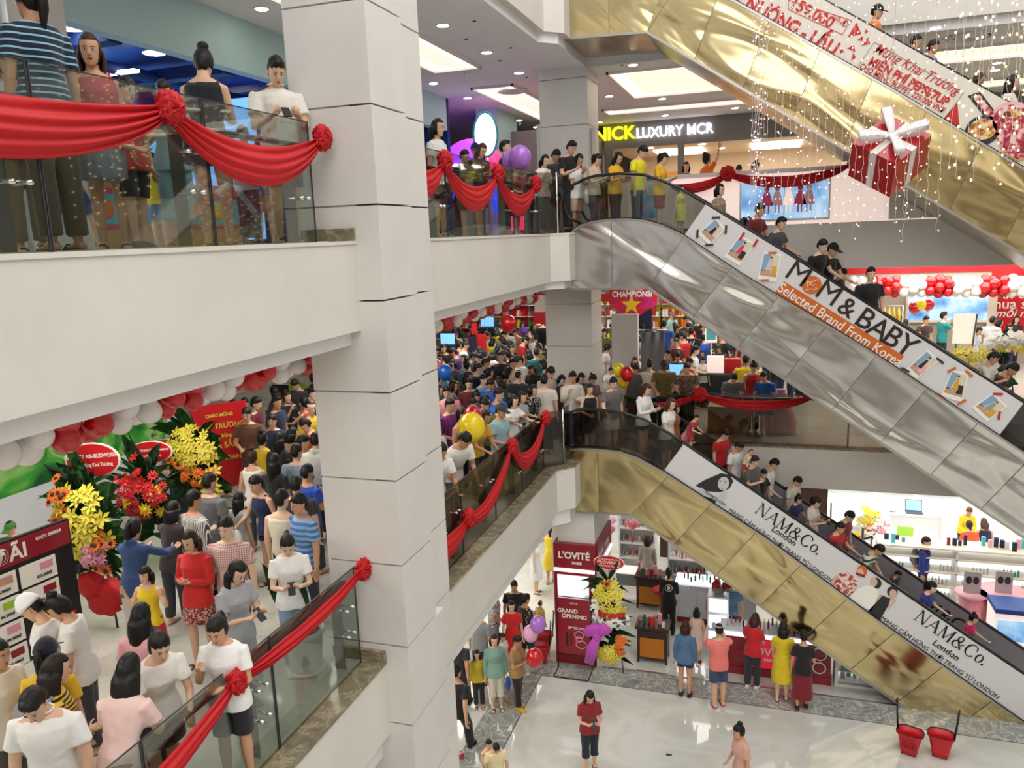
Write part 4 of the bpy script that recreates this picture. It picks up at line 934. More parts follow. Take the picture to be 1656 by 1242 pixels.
for (u0, v0, u1, v1, lb) in ((1199, 298, 1339, 351, 1), (926, 300, 960, 352, 2), (1022, 300, 1072, 352, 3)):
    a, b_ = qe(u0, v0), qe(u1, v1); part(MB().box((a.x, EY+.09, max(.03, b_.z)), (b_.x, EY+.12, a.z)), 'picture_panel', 'lb_blue', par)
    if lb == 1: 
        part(MB().box((a.x-.03, EY+.085, b_.z-.04), (a.x, EY+.12, a.z+.02)).box((b_.x, EY+.085, b_.z-.04), (b_.x+.03, EY+.12, a.z+.02)).box((a.x, EY+.085, b_.z-.04), (b_.x, EY+.12, b_.z)).box(((a.x+b_.x)/2-.01, EY+.085, b_.z), ((a.x+b_.x)/2+.01, EY+.12, a.z)), 'panel_frame', 'steel_flat', par)
        for j, (fx, cc) in enumerate(((.30, 'pinkred'), (.42, 'pink'), (.55, 'lb_white'), (.68, 'pinkred'), (.78, 'pink'))):
            xx = a.x+(b_.x-a.x)*fx; z0 = b_.z+.12; g_ = MB(); g_.ell((xx, EY+.088, z0+.48), (.05, .006, .06)); g_.prism([(xx-.05, z0+.42), (xx+.05, z0+.42), (xx+.12, z0+.15), (xx-.12, z0+.15)], EY+.082, EY+.09, axis='y'); g_.box((xx-.05, EY+.082, z0), (xx-.02, EY+.09, z0+.15)).box((xx+.02, EY+.082, z0), (xx+.05, EY+.09, z0+.15))
            part(g_, 'printed_child', cc, par)
ks = [tuple(aty(1177, 281, EY+.0)), tuple(aty(1372, 268, EY+.0))]
drape('red cloth drape with one rosette along the white upper counter', (0, EY, 1), ([(ks[0], tuple(aty(1085, 300, EY)), .05, .2), (ks[0], ks[1], .12, .22)], [ks[0]]), out=(0, -1, 0), r=.14)
struct(MB().box((2.1, EY+.03, .03), (9, EY+.06, 1.25)), 'wall_screen', ['steel_flat'])
# ------------------------------------------------------------ the people
cloth_mat('str_by', 'hstripe', '#e0b51c', 190); cloth_mat('str_bw', 'hstripe', '#8fc7e0', 150); cloth_mat('vstr', 'vstripe', '#4a4a52', 320); cloth_mat('plaid', 'plaid', '#e8d6cf', 260)
cloth_mat('floral', 'floral', '#d9a79a', 42); cloth_mat('floral_y', 'dots', '#e8c42a', 16); cloth_mat('str_blue', 'hstripe', '#3f78b8', 90); cloth_mat('dots_w', 'dots', '#f2efe8', 26); cloth_mat('camo', 'floral', '#a08d70', 26); cloth_mat('barca', 'vstripe', '#b01f2e', 120)
def A(u, v, face, pose, hair, top, bot, label, h=None, x=None, y=None, z=Z1, **kw):
    fem = kw.get('fem'); fem = hair in ('long', 'bob', 'pony', 'bun', 'fringe', 'shoulder') if fem is None else fem
    S = skel(pose, fem); cr = S['hc']+S['Rh'] @ V((0, .01, .118))
    if h is None:
        p = atx(u, v, x) if x is not None else aty(u, v, y); h = (p.z-z)/(cr.z+S['drop'])*1.70
        if not .7 < h < 1.95: print('HEIGHT', label, round(h, 2))
        elif not kw.pop('anyh', False) and not 1.4 < h < 1.85: print('height', label, round(h, 2))
    return PP(u, v, z, h, face, pose, hair, top, bot, label, **kw)
def esc_person(key, u, v, face, pose, hair, top, bot, label, y=16.2, **kw):
    t = {'F1': t1, 'F2': t2, 'F3': t3}[key]; zl = {'F1': Z1, 'F2': Z2, 'F3': Z3}[key]; p = aty(u, v, y)
    z = min(zl, poly_at(t, p.x)-.13)
    for dy in (0, -.25, .25):
        p = aty(u, v, y+dy); z = min(zl, poly_at(t, p.x)-.13); h = (p.z-z)
        if 1.45 < h < 1.82: break
    print('esc', label[:30], round(h, 2)) if not 1.4 < h < 1.9 else 0
    return A(u, v, face, pose, hair, top, bot, label, h=max(1.0, min(1.85, h/.985)) if POSES[pose]['lean'] < 15 else min(1.8, h/.93), z=z, **kw)
T_ = lambda c, m=None: ('tee', c, m) if m else ('tee', c)
BK, WH, NV, GY, CR_ = '#17171a', '#eceae6', '#1a2244', '#85868a', '#e5dcc8'
sn = ('shoe', '#ecebe8'); sd = ('sandal', '#4a3a30'); sb = ('shoe', '#1a1a1a')
# upper gallery, left of the big pillar
A(38, -40, -100, 'stand', 'pony', ('tee', '#141c30', 'str_bw'), ('trousers', '#5e5240'), 'person with long black ponytail in dark blue striped top at upper railing', x=-4.9, z=Z2, shoes=sd, anyh=True)
A(142, 56, 40, 'stand', 'shoulder', ('tank', '#c23a4c'), ('skirt', '#7d7f86'), 'smiling person with brown hair in rose red sleeveless top', x=-4.95, z=Z2, shoes=sd, hairc='#3a231b')
A(204, 126, 80, 'look', 'side', T_('#c03a2e'), ('shorts', BK), 'short haired person in red orange tee and black shorts', x=-4.8, z=Z2, shoes=sb, fem=True, anyh=True)
A(262, 131, 35, 'phone', 'bob', T_('#9cc2cc'), ('crop', '#8fb6c0'), 'person in pale blue top and cropped trousers behind the red rosette', x=-4.85, z=Z2, shoes=('sandal', '#c06a6a'), anyh=True)
A(330, 84, 205, 'phone', 'bun', ('tank', BK), ('brief', '#202024'), 'person with high black bun and backless black top', x=-4.95, z=Z2, shoes=sd)
A(447, 94, 45, 'phone', 'top', ('polo', '#ece8dc'), ('shorts', '#5c5e66'), 'person in white shirt and grey shorts looking at a phone beside the big pillar', x=-4.5, z=Z2, shoes=sd, phone='black phone held by the person beside the big pillar', anyh=True)
A(244, 248, 20, 'stand', 'side', T_('#e6c520'), ('shorts', '#5d86b8'), 'small child in yellow shirt and denim shorts behind the upper railing', x=-6.2, z=Z2, shoes=sd, anyh=True)
A(392, 205, 190, 'stand', 'side', ('polo', '#6f7f98', 'plaid'), ('trousers', '#33404e'), 'child in plaid shirt and dark jeans behind the upper drape', x=-5.7, z=Z2, shoes=sb, anyh=True)
A(6, 72, 60, 'stand', 'bob', T_('#c8c0bc'), ('trousers', '#7a6a50'), 'person with brown hair at the left end of the upper gallery', x=-5.9, z=Z2, hairc='#5a3a26', anyh=True, shoes=sd)
A(110, 205, 150, 'walk', 'side', T_('#5d6f96'), ('shorts', '#26407c'), 'small child in blue shorts walking behind the upper railing', x=-6.0, z=Z2, shoes=sd, anyh=True)
A(420, 225, 200, 'look', 'pony', T_('#3c62b4'), ('shorts', '#c8a48c'), 'small child in blue shirt inside the upper shop front', x=-6.6, z=Z2, shoes=sd, anyh=True)
# upper gallery between the pillars
A(708, 193, 80, 'stand', 'bob', T_(WH), ('skirt', BK), 'person with black bob and white tee looking right at the upper railing', x=-5.0, z=Z2, shoes=sd, anyh=True)
A(782, 233, 60, 'phone', 'long', T_('#1e1c20'), ('shorts', '#4a4148'), 'person with long red brown hair bending over a phone at the upper railing', x=-4.75, z=Z2, hairc='#4a2620', shoes=sd)
A(816, 228, 95, 'photo', 'top', ('polo', '#26262a'), ('trousers', '#34363c'), 'person in black and white shirt raising a phone at the upper railing', x=-4.8, z=Z2, shoes=sd, phone='phone held up by the person in the black shirt', anyh=True)
A(752, 243, 70, 'look', 'side', T_('#2c3038'), ('shorts', '#60584c'), 'person in dark tee behind the red haired person', x=-5.5, z=Z2, shoes=sd, anyh=True)
A(768, 232, 20, 'stand', 'side', T_(NV), ('shorts', '#705c4c'), 'person in dark blue cap near the neon arch', x=-5.9, z=Z2, capc='#1d2660', shoes=sd, anyh=True)
A(836, 262, 60, 'look', 'bob', ('dress', '#b52a30'), None, 'small child in red beside the lilac balloons', x=-5.2, z=Z2, shoes=sd, anyh=True)
A(859, 280, 80, 'look', 'side', T_('#2a2a2e'), ('trousers', '#26262a'), 'child in dark clothes in front of the slim white pillar', x=-4.9, z=Z2, shoes=sb, anyh=True)
A(883, 251, 60, 'chin', 'bob', T_('#eee9de'), ('trousers', '#5e7473'), 'person with black bob, cream tee and grey green trousers', y=15.5, z=Z2, shoes=sd, anyh=True)
A(902, 243, 60, 'phone', 'side', T_('#3a3a3c'), ('trousers', '#5c4a40'), 'person in dark grey behind the tall person in black', y=16.4, z=Z2, shoes=sd, anyh=True)
A(927, 229, 55, 'phone', 'top', T_('#141416'), ('trousers', '#1e1e22'), 'tall person in black tee at the top of the middle escalator', y=15.9, z=Z2, shoes=sb, anyh=True)
for (u, v, fc, po, ha, to, bo, lb, kw) in (
 (939, 250, 60, 'phone', 'bob', ('polo', '#efece8'), ('shorts', '#c4a890'), 'person in white shirt carrying a white plastic bag on the upper landing', {}),
 (969, 250, 70, 'phone', 'pony', T_('#d6bda4'), ('trousers', '#5a5660'), 'person with ponytail in beige top on the upper landing', {}),
 (1003, 247, 60, 'phone', 'long', T_('#eeb524'), ('trousers', '#38363a'), 'person with very long hair in amber tee and striped black trousers', {}),
 (1044, 237, 70, 'down', 'side', T_('#efe021'), ('trousers', '#242c48'), 'person in lemon yellow tee and dark jeans', {}),
 (1077, 248, 75, 'phone', 'pony', T_('#e6b41e'), ('shorts', '#9a2426'), 'person with ponytail in mustard tee and dark red shorts', {}),
 (1165, 298, 60, 'stand', 'bob', ('long', '#a8917c', 'dots_w'), ('trousers', '#2a2a2e'), 'person with dark bob and beige spotted top near the head of the escalator', {}),
 (1232, 330, 60, 'railL', 'side', T_('#6e1c22'), ('trousers', '#26262a'), 'person in maroon tee with dark rucksack riding down', {}),
 (1266, 352, 60, 'railL', 'top', T_('#4c4c52'), ('trousers', '#26262a'), 'person in charcoal grey tee holding the handrail', {}),
 (1333, 388, 50, 'railL', 'side', T_('#121214'), ('trousers', '#20242e'), 'person in black tee leaning on the handrail above the big dark lettering', {}),
 (1350, 394, 50, 'railL', 'side', T_('#1b1b1e'), ('trousers', '#20242e'), 'person in black cap behind the leaning one', {'y': 16.6, 'capc': '#1a1a1a'}),
 (1367, 436, 60, 'down', 'side', T_('#5a3a30'), ('trousers', '#303030'), 'short person in brown bowing the head low on the escalator', {'y': 16.4}),
 (1409, 433, 15, 'stand', 'top', T_('#101012'), ('trousers', '#22262e'), 'person in black tee standing upright and facing out on the middle escalator', {}),
 (1612, 571, 70, 'phone', 'top', T_('#d8cfc2'), ('trousers', '#4a4e58'), 'person in cream tee holding a phone low on the middle escalator', {}),
 (1645, 590, 60, 'peer', 'side', T_('#20202a'), ('trousers', '#22262e'), 'person in black bending forward at the foot of the middle escalator', {})):
    y_ = kw.pop('y', 16.1); esc_person('F2', u, v, fc, po, ha, to, bo, lb, y=y_, shoes=sb, **kw)
A(1102, 300, 50, 'stand', 'pony', ('dress', '#d9c93c'), None, 'small child in long yellow dress on the escalator behind the adults', y=16.0, z=-.1, anyh=True, shoes=sd)
A(1142, 249, 130, 'high', 'bun', T_('#ee6c1e'), ('trousers', '#303030'), 'person in orange tee lifting both arms behind the upper counter', y=18.6, z=Z2, fem=True, anyh=True)
A(1110, 262, 10, 'look', 'bob', T_('#c03038'), ('trousers', '#303030'), 'person with dark hair behind the white upper counter', y=19.4, z=Z2, anyh=True)
A(1225, 262, 60, 'down', 'bun', T_('#2a2a2e'), ('trousers', '#303030'), 'person in black half hidden by fairy lights behind the upper counter', y=19.4, z=Z2, anyh=True)
A(1196, 268, 20, 'down', 'side', T_('#b02a30'), ('trousers', '#303030'), 'person in red browsing behind the upper counter', y=20.4, z=Z2, anyh=True)
# lower escalator riders
for (u, v, fc, po, ha, to, bo, lb, kw) in (
 (954, 621, 30, 'look', 'pony', ('tank', '#141418'), ('shorts', '#26231f'), 'person in black sleeveless top at the curved glass of the lower escalator', {'y': 15.8}),
 (993, 611, 40, 'rail', 'side', T_('#6f6a68'), ('shorts', '#dcd8d0'), 'person in grey brown tee and white shorts with a child on the shoulders', {'y': 15.9}),
 (1049, 622, 60, 'phone', 'long', ('long', '#efedea'), ('brief', '#141418'), 'person with long auburn hair in white top and black shorts', {'y': 15.8, 'hairc': '#45221c', 'capc': None}),
 (1087, 645, 60, 'rail', 'shoulder', T_('#eceae6'), ('shorts', '#5b5f6a'), 'person with auburn hair in white tee at the curved handrail', {'y': 15.9, 'hairc': '#4a2a20'}),
 (1094, 655, 80, 'stand', 'bob', T_('#a8623e'), ('trousers', '#303030'), 'person in rust brown behind the auburn haired one', {'y': 16.5}),
 (1114, 684, 60, 'carry', 'pony', T_('#e88a8e'), ('trousers', '#30384a'), 'person in salmon pink top carrying a child on the lower escalator', {'y': 15.9}),
 (1176, 697, 50, 'down', 'top', T_('#c81f24'), ('trousers', '#2a2a2e'), 'person in scarlet tee riding the lower escalator', {'y': 16.4}),
 (1200, 716, 60, 'down', 'side', ('polo', '#eceae4'), ('trousers', '#2a2a2e'), 'person in white shirt with black collar on the lower escalator', {}),
 (1222, 738, 60, 'carry', 'side', T_('#56524f'), ('trousers', '#2a2a2e'), 'person in dark grey carrying a baby on the lower escalator', {'y': 15.9}),
 (1257, 744, 80, 'down', 'side', T_('#eceae6'), ('trousers', '#3a3a40'), 'child in white tee with a blue face mask', {'y': 16.6}),
 (1237, 760, 50, 'railL', 'side', T_('#1c1c20'), ('trousers', '#2a2a2e'), 'person in black holding the handrail with a hand on the head', {'y': 15.9}),
 (1294, 773, 60, 'down', 'side', T_('#e6ded0'), ('trousers', '#3a3a40'), 'child in cream tee riding behind the ponytailed person', {'y': 16.7}),
 (1293, 802, 50, 'railL', 'bun', T_('#1e2a58'), ('trousers', '#2a2a2e'), 'person in navy tee with hair tied up on the lower escalator', {'y': 15.9}),
 (1324, 806, 60, 'phone', 'pony', T_('#d9d0c2'), ('trousers', '#20242e'), 'person with ponytail in cream top looking at a red phone', {'phone': 'red phone in the hands of the ponytailed escalator rider'}),
 (1379, 829, 60, 'down', 'side', T_('#8c2f36'), ('trousers', '#20242e'), 'person in wine red striped tee behind the red shirted one', {'y': 16.5}),
 (1362, 846, 50, 'railL', 'side', T_('#b01c22'), ('trousers', '#20242e'), 'person in red tee resting a hand on the rail above the advert', {'y': 15.9}),
 (1428, 884, 60, 'peer', 'side', ('tee', '#2c5a3a', 'hstripe_g'), ('trousers', '#20242e'), 'person in green and white top stretching forward along the rail', {'y': 15.9}),
 (1456, 925, 60, 'down', 'side', T_('#33333a'), ('trousers', '#20242e'), 'dark haired child low behind the rail', {'y': 16.6}),
 (1510, 942, 60, 'railL', 'pony', T_('#2a2e80'), ('trousers', '#20242e'), 'person with ponytail in royal blue top holding the rail', {'y': 16.0}),
 (1578, 994, 60, 'railL', 'bun', T_('#c81b5a'), ('trousers', '#20242e'), 'person in magenta top near the foot of the lower escalator', {'y': 16.0})):
    if to[-1] == 'hstripe_g': cloth_mat('hstripe_g', 'hstripe', '#e8e4da', 60)
    kw = {k: v_ for k, v_ in kw.items() if v_ is not None}; y_ = kw.pop('y', 16.1); esc_person('F1', u, v, fc, po, ha, to, bo, lb, y=y_, shoes=sb, **kw)
def carried(u, v, y, face, hair, top, bot, label, h=.95, **kw):
    p = aty(u, v, y); return PP(u, v, p.z-h*.985, h, face, kw.pop('pose', 'lean'), hair, top, bot, label, **kw)
carried(988, 595, 15.95, 40, 'side', T_('#eceae6'), ('shorts', '#d8c8b8'), 'small child in white riding on the shoulders of the person in grey', h=.92)
carried(1216, 727, 15.75, 60, 'buzz', ('tank', '#e8e4dc'), ('brief', '#b02a2a'), 'baby in white vest and red shorts carried on the lower escalator', h=.75)
carried(1128, 671, 15.75, 70, 'side', T_('#b03046'), ('shorts', '#b03046'), 'small child in crimson carried by the person in salmon pink', h=.85)
# top escalator riders
for (u, v, fc, po, ha, to, lb, kw) in (
 (1421, 8, 70, 'look', 'side', T_('#e8742a'), 'person in black cap and orange tee on the top escalator', {'capc': '#18181a'}),
 (1484, 57, 70, 'look', 'side', T_('#30323a'), 'person with black hair on the top escalator, upper of the close pair', {}),
 (1512, 65, 70, 'look', 'side', T_('#6a86b8'), 'person with blue collar on the top escalator, lower of the close pair', {}),
 (1590, 119, 70, 'down', 'bob', T_('#8c4a38'), 'person with brown bob in rust top on the top escalator', {'hairc': '#3a231b'}),
 (1641, 122, 70, 'look', 'long', T_('#e6dcd0'), 'person with long dark hair in cream on the top escalator', {}),
 (1330, -22, 70, 'look', 'side', T_('#8a4a30'), 'person in brown at the upper edge of the top escalator', {})):
    esc_person('F3', u, v, fc, po, ha, to, ('trousers', '#2a2a30'), lb, **kw)

# first floor, near group left of the big pillar
A(45, 1126, 25, 'down', 'top', ('polo', '#efedea'), ('trousers', '#33363e'), 'person in white polo looking down at the near left corner', h=1.70)
r_ = A(92, 1060, 150, 'look', 'long', ('tee', '#17150f', 'str_by'), ('trousers', '#2a2a2e'), 'person with long dark hair in yellow and black striped tee with grey rucksack', h=1.60, hairc='#1c1512')
A(72, 1034, 205, 'stand', 'pony', T_('#e2b41c'), ('trousers', '#3a3a40'), 'person in black cap and golden yellow tee', h=1.6, capc='#1a1b2a')
A(36, 968, -65, 'down', 'side', T_('#e9e8e6'), ('trousers', '#3a3a40'), 'person in tall white cap and white tunic', h=1.62, capc='#f4f4f4', fem=True)
A(80, 968, -60, 'down', 'bun', T_('#e9e6e2'), ('trousers', '#3a3a40'), 'person with low black bun in white behind the white cap', h=1.6)
A(-6, 1036, 90, 'stand', 'bun', T_('#e3d8c4'), ('trousers', '#55504a'), 'person in cream cardigan cut by the left edge', h=1.62)
A(228, 977, 190, 'look', 'long', T_('#e6a8b0'), ('trousers', '#3a3a40'), 'person with long black hair in dusty pink seen from behind', h=1.58)
A(210, 1058, 195, 'lean', 'long', T_('#ecc8c0'), ('shorts', '#33333a'), 'person with long straight black hair in pale pink tee leaning on the near rail', h=1.66)
A(258, 1027, 60, 'lean', 'pony', T_('#efece6'), ('skirt', '#33333a'), 'person in white tee and dark skirt bending over the near rail', h=1.68, phone='dark phone held over the near rail by the bending person')
A(346, 1002, 15, 'chin', 'pony', T_('#f1efec'), ('shorts', '#1b1b1e'), 'person in white tee and black shorts touching the mouth at the near rail', h=1.63, shoes=sd)
A(388, 911, 75, 'phone', 'long', T_('#a9abb0'), ('longskirt', '#a39f9c'), 'person with very long black hair in grey tee holding a black phone', h=1.62, shoes=('shoe', '#b8a99c'), phone='black phone of the person in the grey tee')
A(464, 869, 35, 'phone', 'pony', T_('#f2f0ee'), ('trousers', '#8fa6c0'), 'person in white tee with lip print, pale jeans and chunky white trainers', h=1.62, shoes=sn, phone='phone of the person in the lip print tee')
A(363, 838, 15, 'stand', 'side', ('tee', '#b06a64', 'plaid'), ('trousers', '#35322f'), 'person in rose checked shirt beside the pale floor', h=1.68, shoes=sb)
A(303, 861, 5, 'carry', 'bob', ('jacket', '#cf2420'), ('skirt', '#7d2430', 'floral'), 'person in red cardigan over a dark red floral dress', h=1.58, hairc='#2a1712', shoes=sd)
A(233, 917, 10, 'signs', 'fringe', ('tank', '#f0d01c'), ('skirt', '#d02a3a'), 'child with black fringe in bright yellow top making signs with both hands', h=1.24, shoes=sd)
A(217, 838, 188, 'reach', 'pony', ('jacket', '#2b4676'), ('trousers', '#c8c4c0'), 'person with long ponytail in denim jacket reaching towards the flowers', h=1.6)
A(312, 794, 165, 'stand', 'side', ('long', '#e6e4e0', 'vstr'), ('trousers', '#26262c'), 'person in white shirt with thin dark stripes seen from behind', h=1.67)
A(338, 766, 175, 'stand', 'side', ('polo', '#68696e'), ('trousers', '#1e1e22'), 'person in slate grey polo and black trousers seen from behind', h=1.68, shoes=sb)
A(410, 771, -15, 'rail', 'side', ('tank', '#1b2452'), ('brief', '#1b2040'), 'person in navy sleeveless outfit holding a white plastic bag', h=1.6, fem=True, shoes=sd)
A(481, 800, -25, 'stand', 'side', ('polo', '#8fb4d8', 'str_blue'), ('trousers', '#33363e'), 'person in light and dark blue striped polo by the big pillar', h=1.68)
A(455, 793, 180, 'stand', 'side', ('tank', '#e6ddc8'), ('trousers', '#c8b890'), 'person in cream sleeveless top behind the blue striped polo', h=1.66, fem=False)
A(386, 797, 175, 'stand', 'long', T_('#b9b4b0'), ('trousers', '#2a2a30'), 'child with waist long black hair seen from behind', h=1.3)
A(498, 752, 170, 'carry', 'side', T_('#2450b8'), ('trousers', '#33363e'), 'person in strong blue tee carrying a baby beside the big pillar', h=1.6)
p = atz(519, 784, -3.3); PP(519, 784, p.z-.76, .78, 120, 'lean', 'buzz', ('tank', '#d8485a', 'plaid'), ('brief', '#d8485a'), 'baby in red and white checks carried beside the big pillar')
for (u, v, fc, po, ha, to, lb, h, kw) in (
 (378, 648, 170, 'phone', 'side', ('tank', '#1d2f6c'), 'person in navy vest with bare shoulders at the yellow stall', 1.68, {'fem': False}),
 (354, 663, 150, 'look', 'side', T_('#e8e6e2'), 'person with white rucksack near the red promotion board', 1.66, {}),
 (334, 660, 120, 'look', 'side', ('tank', '#2a2a2e'), 'person in black vest behind the white rucksack', 1.68, {}),
 (320, 670, 190, 'stand', 'long', ('tank', '#8c6a50'), 'person with long brown hair and bare shoulders near the garland', 1.6, {'hairc': '#2e1a12'}),
 (287, 700, 60, 'look', 'side', T_('#5b6a70'), 'person in blue grey behind the flower basket', 1.66, {}),
 (276, 684, 150, 'stand', 'side', ('polo', '#e9e7e2'), 'person in white uniform shirt under the garland', 1.7, {}),
 (447, 641, 85, 'stand', 'top', ('polo', '#1a2348'), 'tall person in navy polo looking right past the big pillar', 1.74, {}),
 (490, 643, 260, 'reach', 'pony', ('tank', '#c8452c'), 'person in rust red vest top stretching an arm to the left', 1.6, {}),
 (507, 622, 60, 'look', 'side', T_('#2a4ca0'), 'person in blue tee at the back beside the big pillar', 1.7, {}),
 (512, 650, 200, 'stand', 'long', T_('#4a7a78'), 'person with long hair in sea green beside the big pillar', 1.58, {}),
 (424, 699, 180, 'stand', 'bun', T_('#e2bc22'), 'person with low bun in golden tee by the metal barrier', 1.58, {}),
 (450, 700, 190, 'stand', 'long', T_('#26262c'), 'person with long black hair in black by the metal barrier', 1.6, {}),
 (474, 692, 150, 'look', 'bob', T_('#c89888'), 'person with short hair in peach tee', 1.55, {}),
 (492, 704, 130, 'look', 'side', T_('#a9adb5'), 'person in pale grey tee left of the hooded person', 1.62, {}),
 (510, 700, 190, 'stand', 'side', ('jacket', '#efece2'), 'person in off white hooded top', 1.7, {}),
 (407, 727, 200, 'look', 'bun', ('tank', '#efe9e4'), 'person in white vest top with hair tied back', 1.58, {'hairc': '#3a2218'}),
 (443, 734, 185, 'stand', 'long', T_('#1c1c20'), 'person with very long black hair in the middle of the left crowd', 1.62, {}),
 (467, 747, 190, 'look', 'bun', T_('#d8d2cc'), 'small child with tiny bun in pale top', 1.25, {}),
 (479, 719, 180, 'stand', 'side', T_('#a8c4e0', 'vstr'), 'person in pale blue tee with dark stripes', 1.66, {}),
 (478, 771, 200, 'stand', 'side', T_('#35353b'), 'person in charcoal behind the blue striped polo', 1.6, {}),
 (280, 811, 180, 'reach', 'bob', T_('#3a2e34'), 'person in dark plum bending to the red gerberas', 1.55, {}),
 (98, 808, 20, 'look', 'side', T_('#6a5848'), 'child peeping over the red and black price board', 1.2, {}),
 (14, 845, 20, 'look', 'side', T_('#4a6a3a'), 'child with green headband behind the price board', 1.2, {'capc': '#3f7a2a'})):
    A(u, v, fc, po, ha, to, ('trousers', random.choice([BK, NV, '#3c4048', '#2e3440'])), lb, h=h, **kw)
# first floor, at the rail in front of the packed crowd
for (u, v, fc, po, ha, to, bo, lb, h, kw) in (
 (715, 718, 55, 'lean', 'side', ('polo', '#e9e7e4'), ('shorts', '#8a8478'), 'person in white polo with black collar stripe looking at a phone on the rail', 1.74, {'phone': 'phone of the person in white polo with black collar stripe'}),
 (757, 703, 60, 'peer', 'side', T_('#ebe7dc'), ('trousers', '#5a5a60'), 'person in cream white tee bending over the rail', 1.80, {}),
 (705, 681, 70, 'look', 'side', ('polo', '#dfe1e6'), ('trousers', '#3a3a42'), 'person in pale grey white polo beside the big pillar', 1.72, {}),
 (697, 657, 70, 'look', 'side', T_('#2a2c34'), ('trousers', '#2a2a30'), 'person in black tee right against the big pillar', 1.68, {}),
 (728, 646, 60, 'look', 'top', ('tee', '#22309c', 'barca'), ('shorts', '#26262c'), 'grinning person in blue and red striped football shirt', 1.70, {}),
 (748, 662, 60, 'look', 'pony', ('tank', '#c8b43c', 'floral'), ('trousers', '#2a2a30'), 'person with tied hair and floral top behind the yellow balloon', 1.60, {}),
 (787, 665, 70, 'lean', 'long', T_('#dca51e'), ('trousers', '#2a2a30'), 'person with long brown hair in mustard blouse at the rail', 1.70, {'hairc': '#241410'}),
 (811, 654, 70, 'look', 'side', T_('#9cc0c4'), ('shorts', '#8c8c94'), 'person in dark cap and pale teal tee at the rail', 1.66, {'capc': '#3a3c40'}),
 (766, 645, 70, 'look', 'side', T_('#b88c70'), ('trousers', '#2a2a30'), 'boyish person in tan tee behind the red balloon', 1.5, {}),
 (786, 640, 60, 'look', 'pony', T_('#2c2c34'), ('trousers', '#2a2a30'), 'person with high ponytail in black near the rail', 1.6, {}),
 (808, 628, 75, 'reach', 'side', T_('#2a6cc4'), ('trousers', '#2a2a30'), 'person in azure blue tee behind the cap', 1.72, {}),
 (832, 640, 60, 'reach', 'bob', T_('#efede9'), ('longskirt', '#9ca8b8'), 'person with black bob in white holding out a phone', 1.58, {'phone': 'white phone of the bob haired person at the rail'}),
 (845, 634, 65, 'look', 'long', T_('#9fa3aa'), ('longskirt', '#a8acb4'), 'person with long hair in silver grey', 1.58, {}),
 (864, 623, 60, 'look', 'bob', ('tee', '#121214', 'dots_w'), ('trousers', '#2a2a30'), 'person in black and white patterned top at the rail corner', 1.56, {}),
 (880, 606, 190, 'stand', 'side', T_('#e6dfd2'), ('trousers', '#30343e'), 'person in off white tee with back to the rail corner', 1.70, {}),
 (893, 595, 50, 'down', 'side', T_('#c4b8a6'), ('trousers', '#30343e'), 'person in fawn tee looking down at the slim pillar', 1.80, {}),
 (911, 608, 60, 'down', 'bob', T_('#40303a'), ('trousers', '#30343e'), 'person with bob in aubergine by the slim pillar', 1.58, {}),
 (927, 602, 35, 'chin', 'top', ('long', '#e8e2d4'), ('trousers', '#2a2c34'), 'person in ivory long sleeved shirt at the glass corner', 1.72, {}),
 (942, 605, 40, 'down', 'bob', T_('#2a2226'), ('trousers', '#30343e'), 'person with dark hair squeezed behind the ivory shirt', 1.6, {}),
 (961, 607, 40, 'down', 'pony', T_('#6a5048'), ('trousers', '#30343e'), 'person with dark hair behind the black sleeveless top', 1.62, {}),
 (699, 772, 60, 'peer', 'pony', ('tank', '#d8808c'), ('trousers', '#2a2a30'), 'person in pink top half hidden by the big pillar at the rail', 1.7, {})):
    A(u, v, fc, po, ha, to, bo, lb, h=h, **kw)
# first floor, far rail
for (u, v, fc, po, ha, to, lb, kw) in (
 (1074, 583, 5, 'lean', 'side', T_('#75652e'), 'person in olive brown tee and cap leaning on the far rail', {'capc': '#3a3226'}),
 (1111, 588, 5, 'lean', 'top', ('polo', '#5c4638', 'camo'), 'person in brown leaf print shirt at the far rail', {}),
 (1188, 606, 10, 'peer', 'side', T_('#77747c'), 'person in grey tee bent over the far rail', {}),
 (1220, 587, 10, 'down', 'bun', ('dress', '#cc2028'), 'person in scarlet ruffled dress at the far rail', {}),
 (1234, 602, -20, 'lean', 'side', T_('#2462b4'), 'person in cobalt tee and blue shorts leaning beside the red dress', {'bo': ('shorts', '#3a5a9c')}),
 (1029, 590, 30, 'down', 'side', T_('#5d5a58'), 'person in stone grey behind the auburn haired rider', {})):
    bo = kw.pop('bo', ('trousers', '#2c2c34')); A(u, v, fc, po, ha, to, bo, lb, y=17.75 if po in ('lean', 'peer') else 17.9, anyh=True, shoes=sd, **kw)
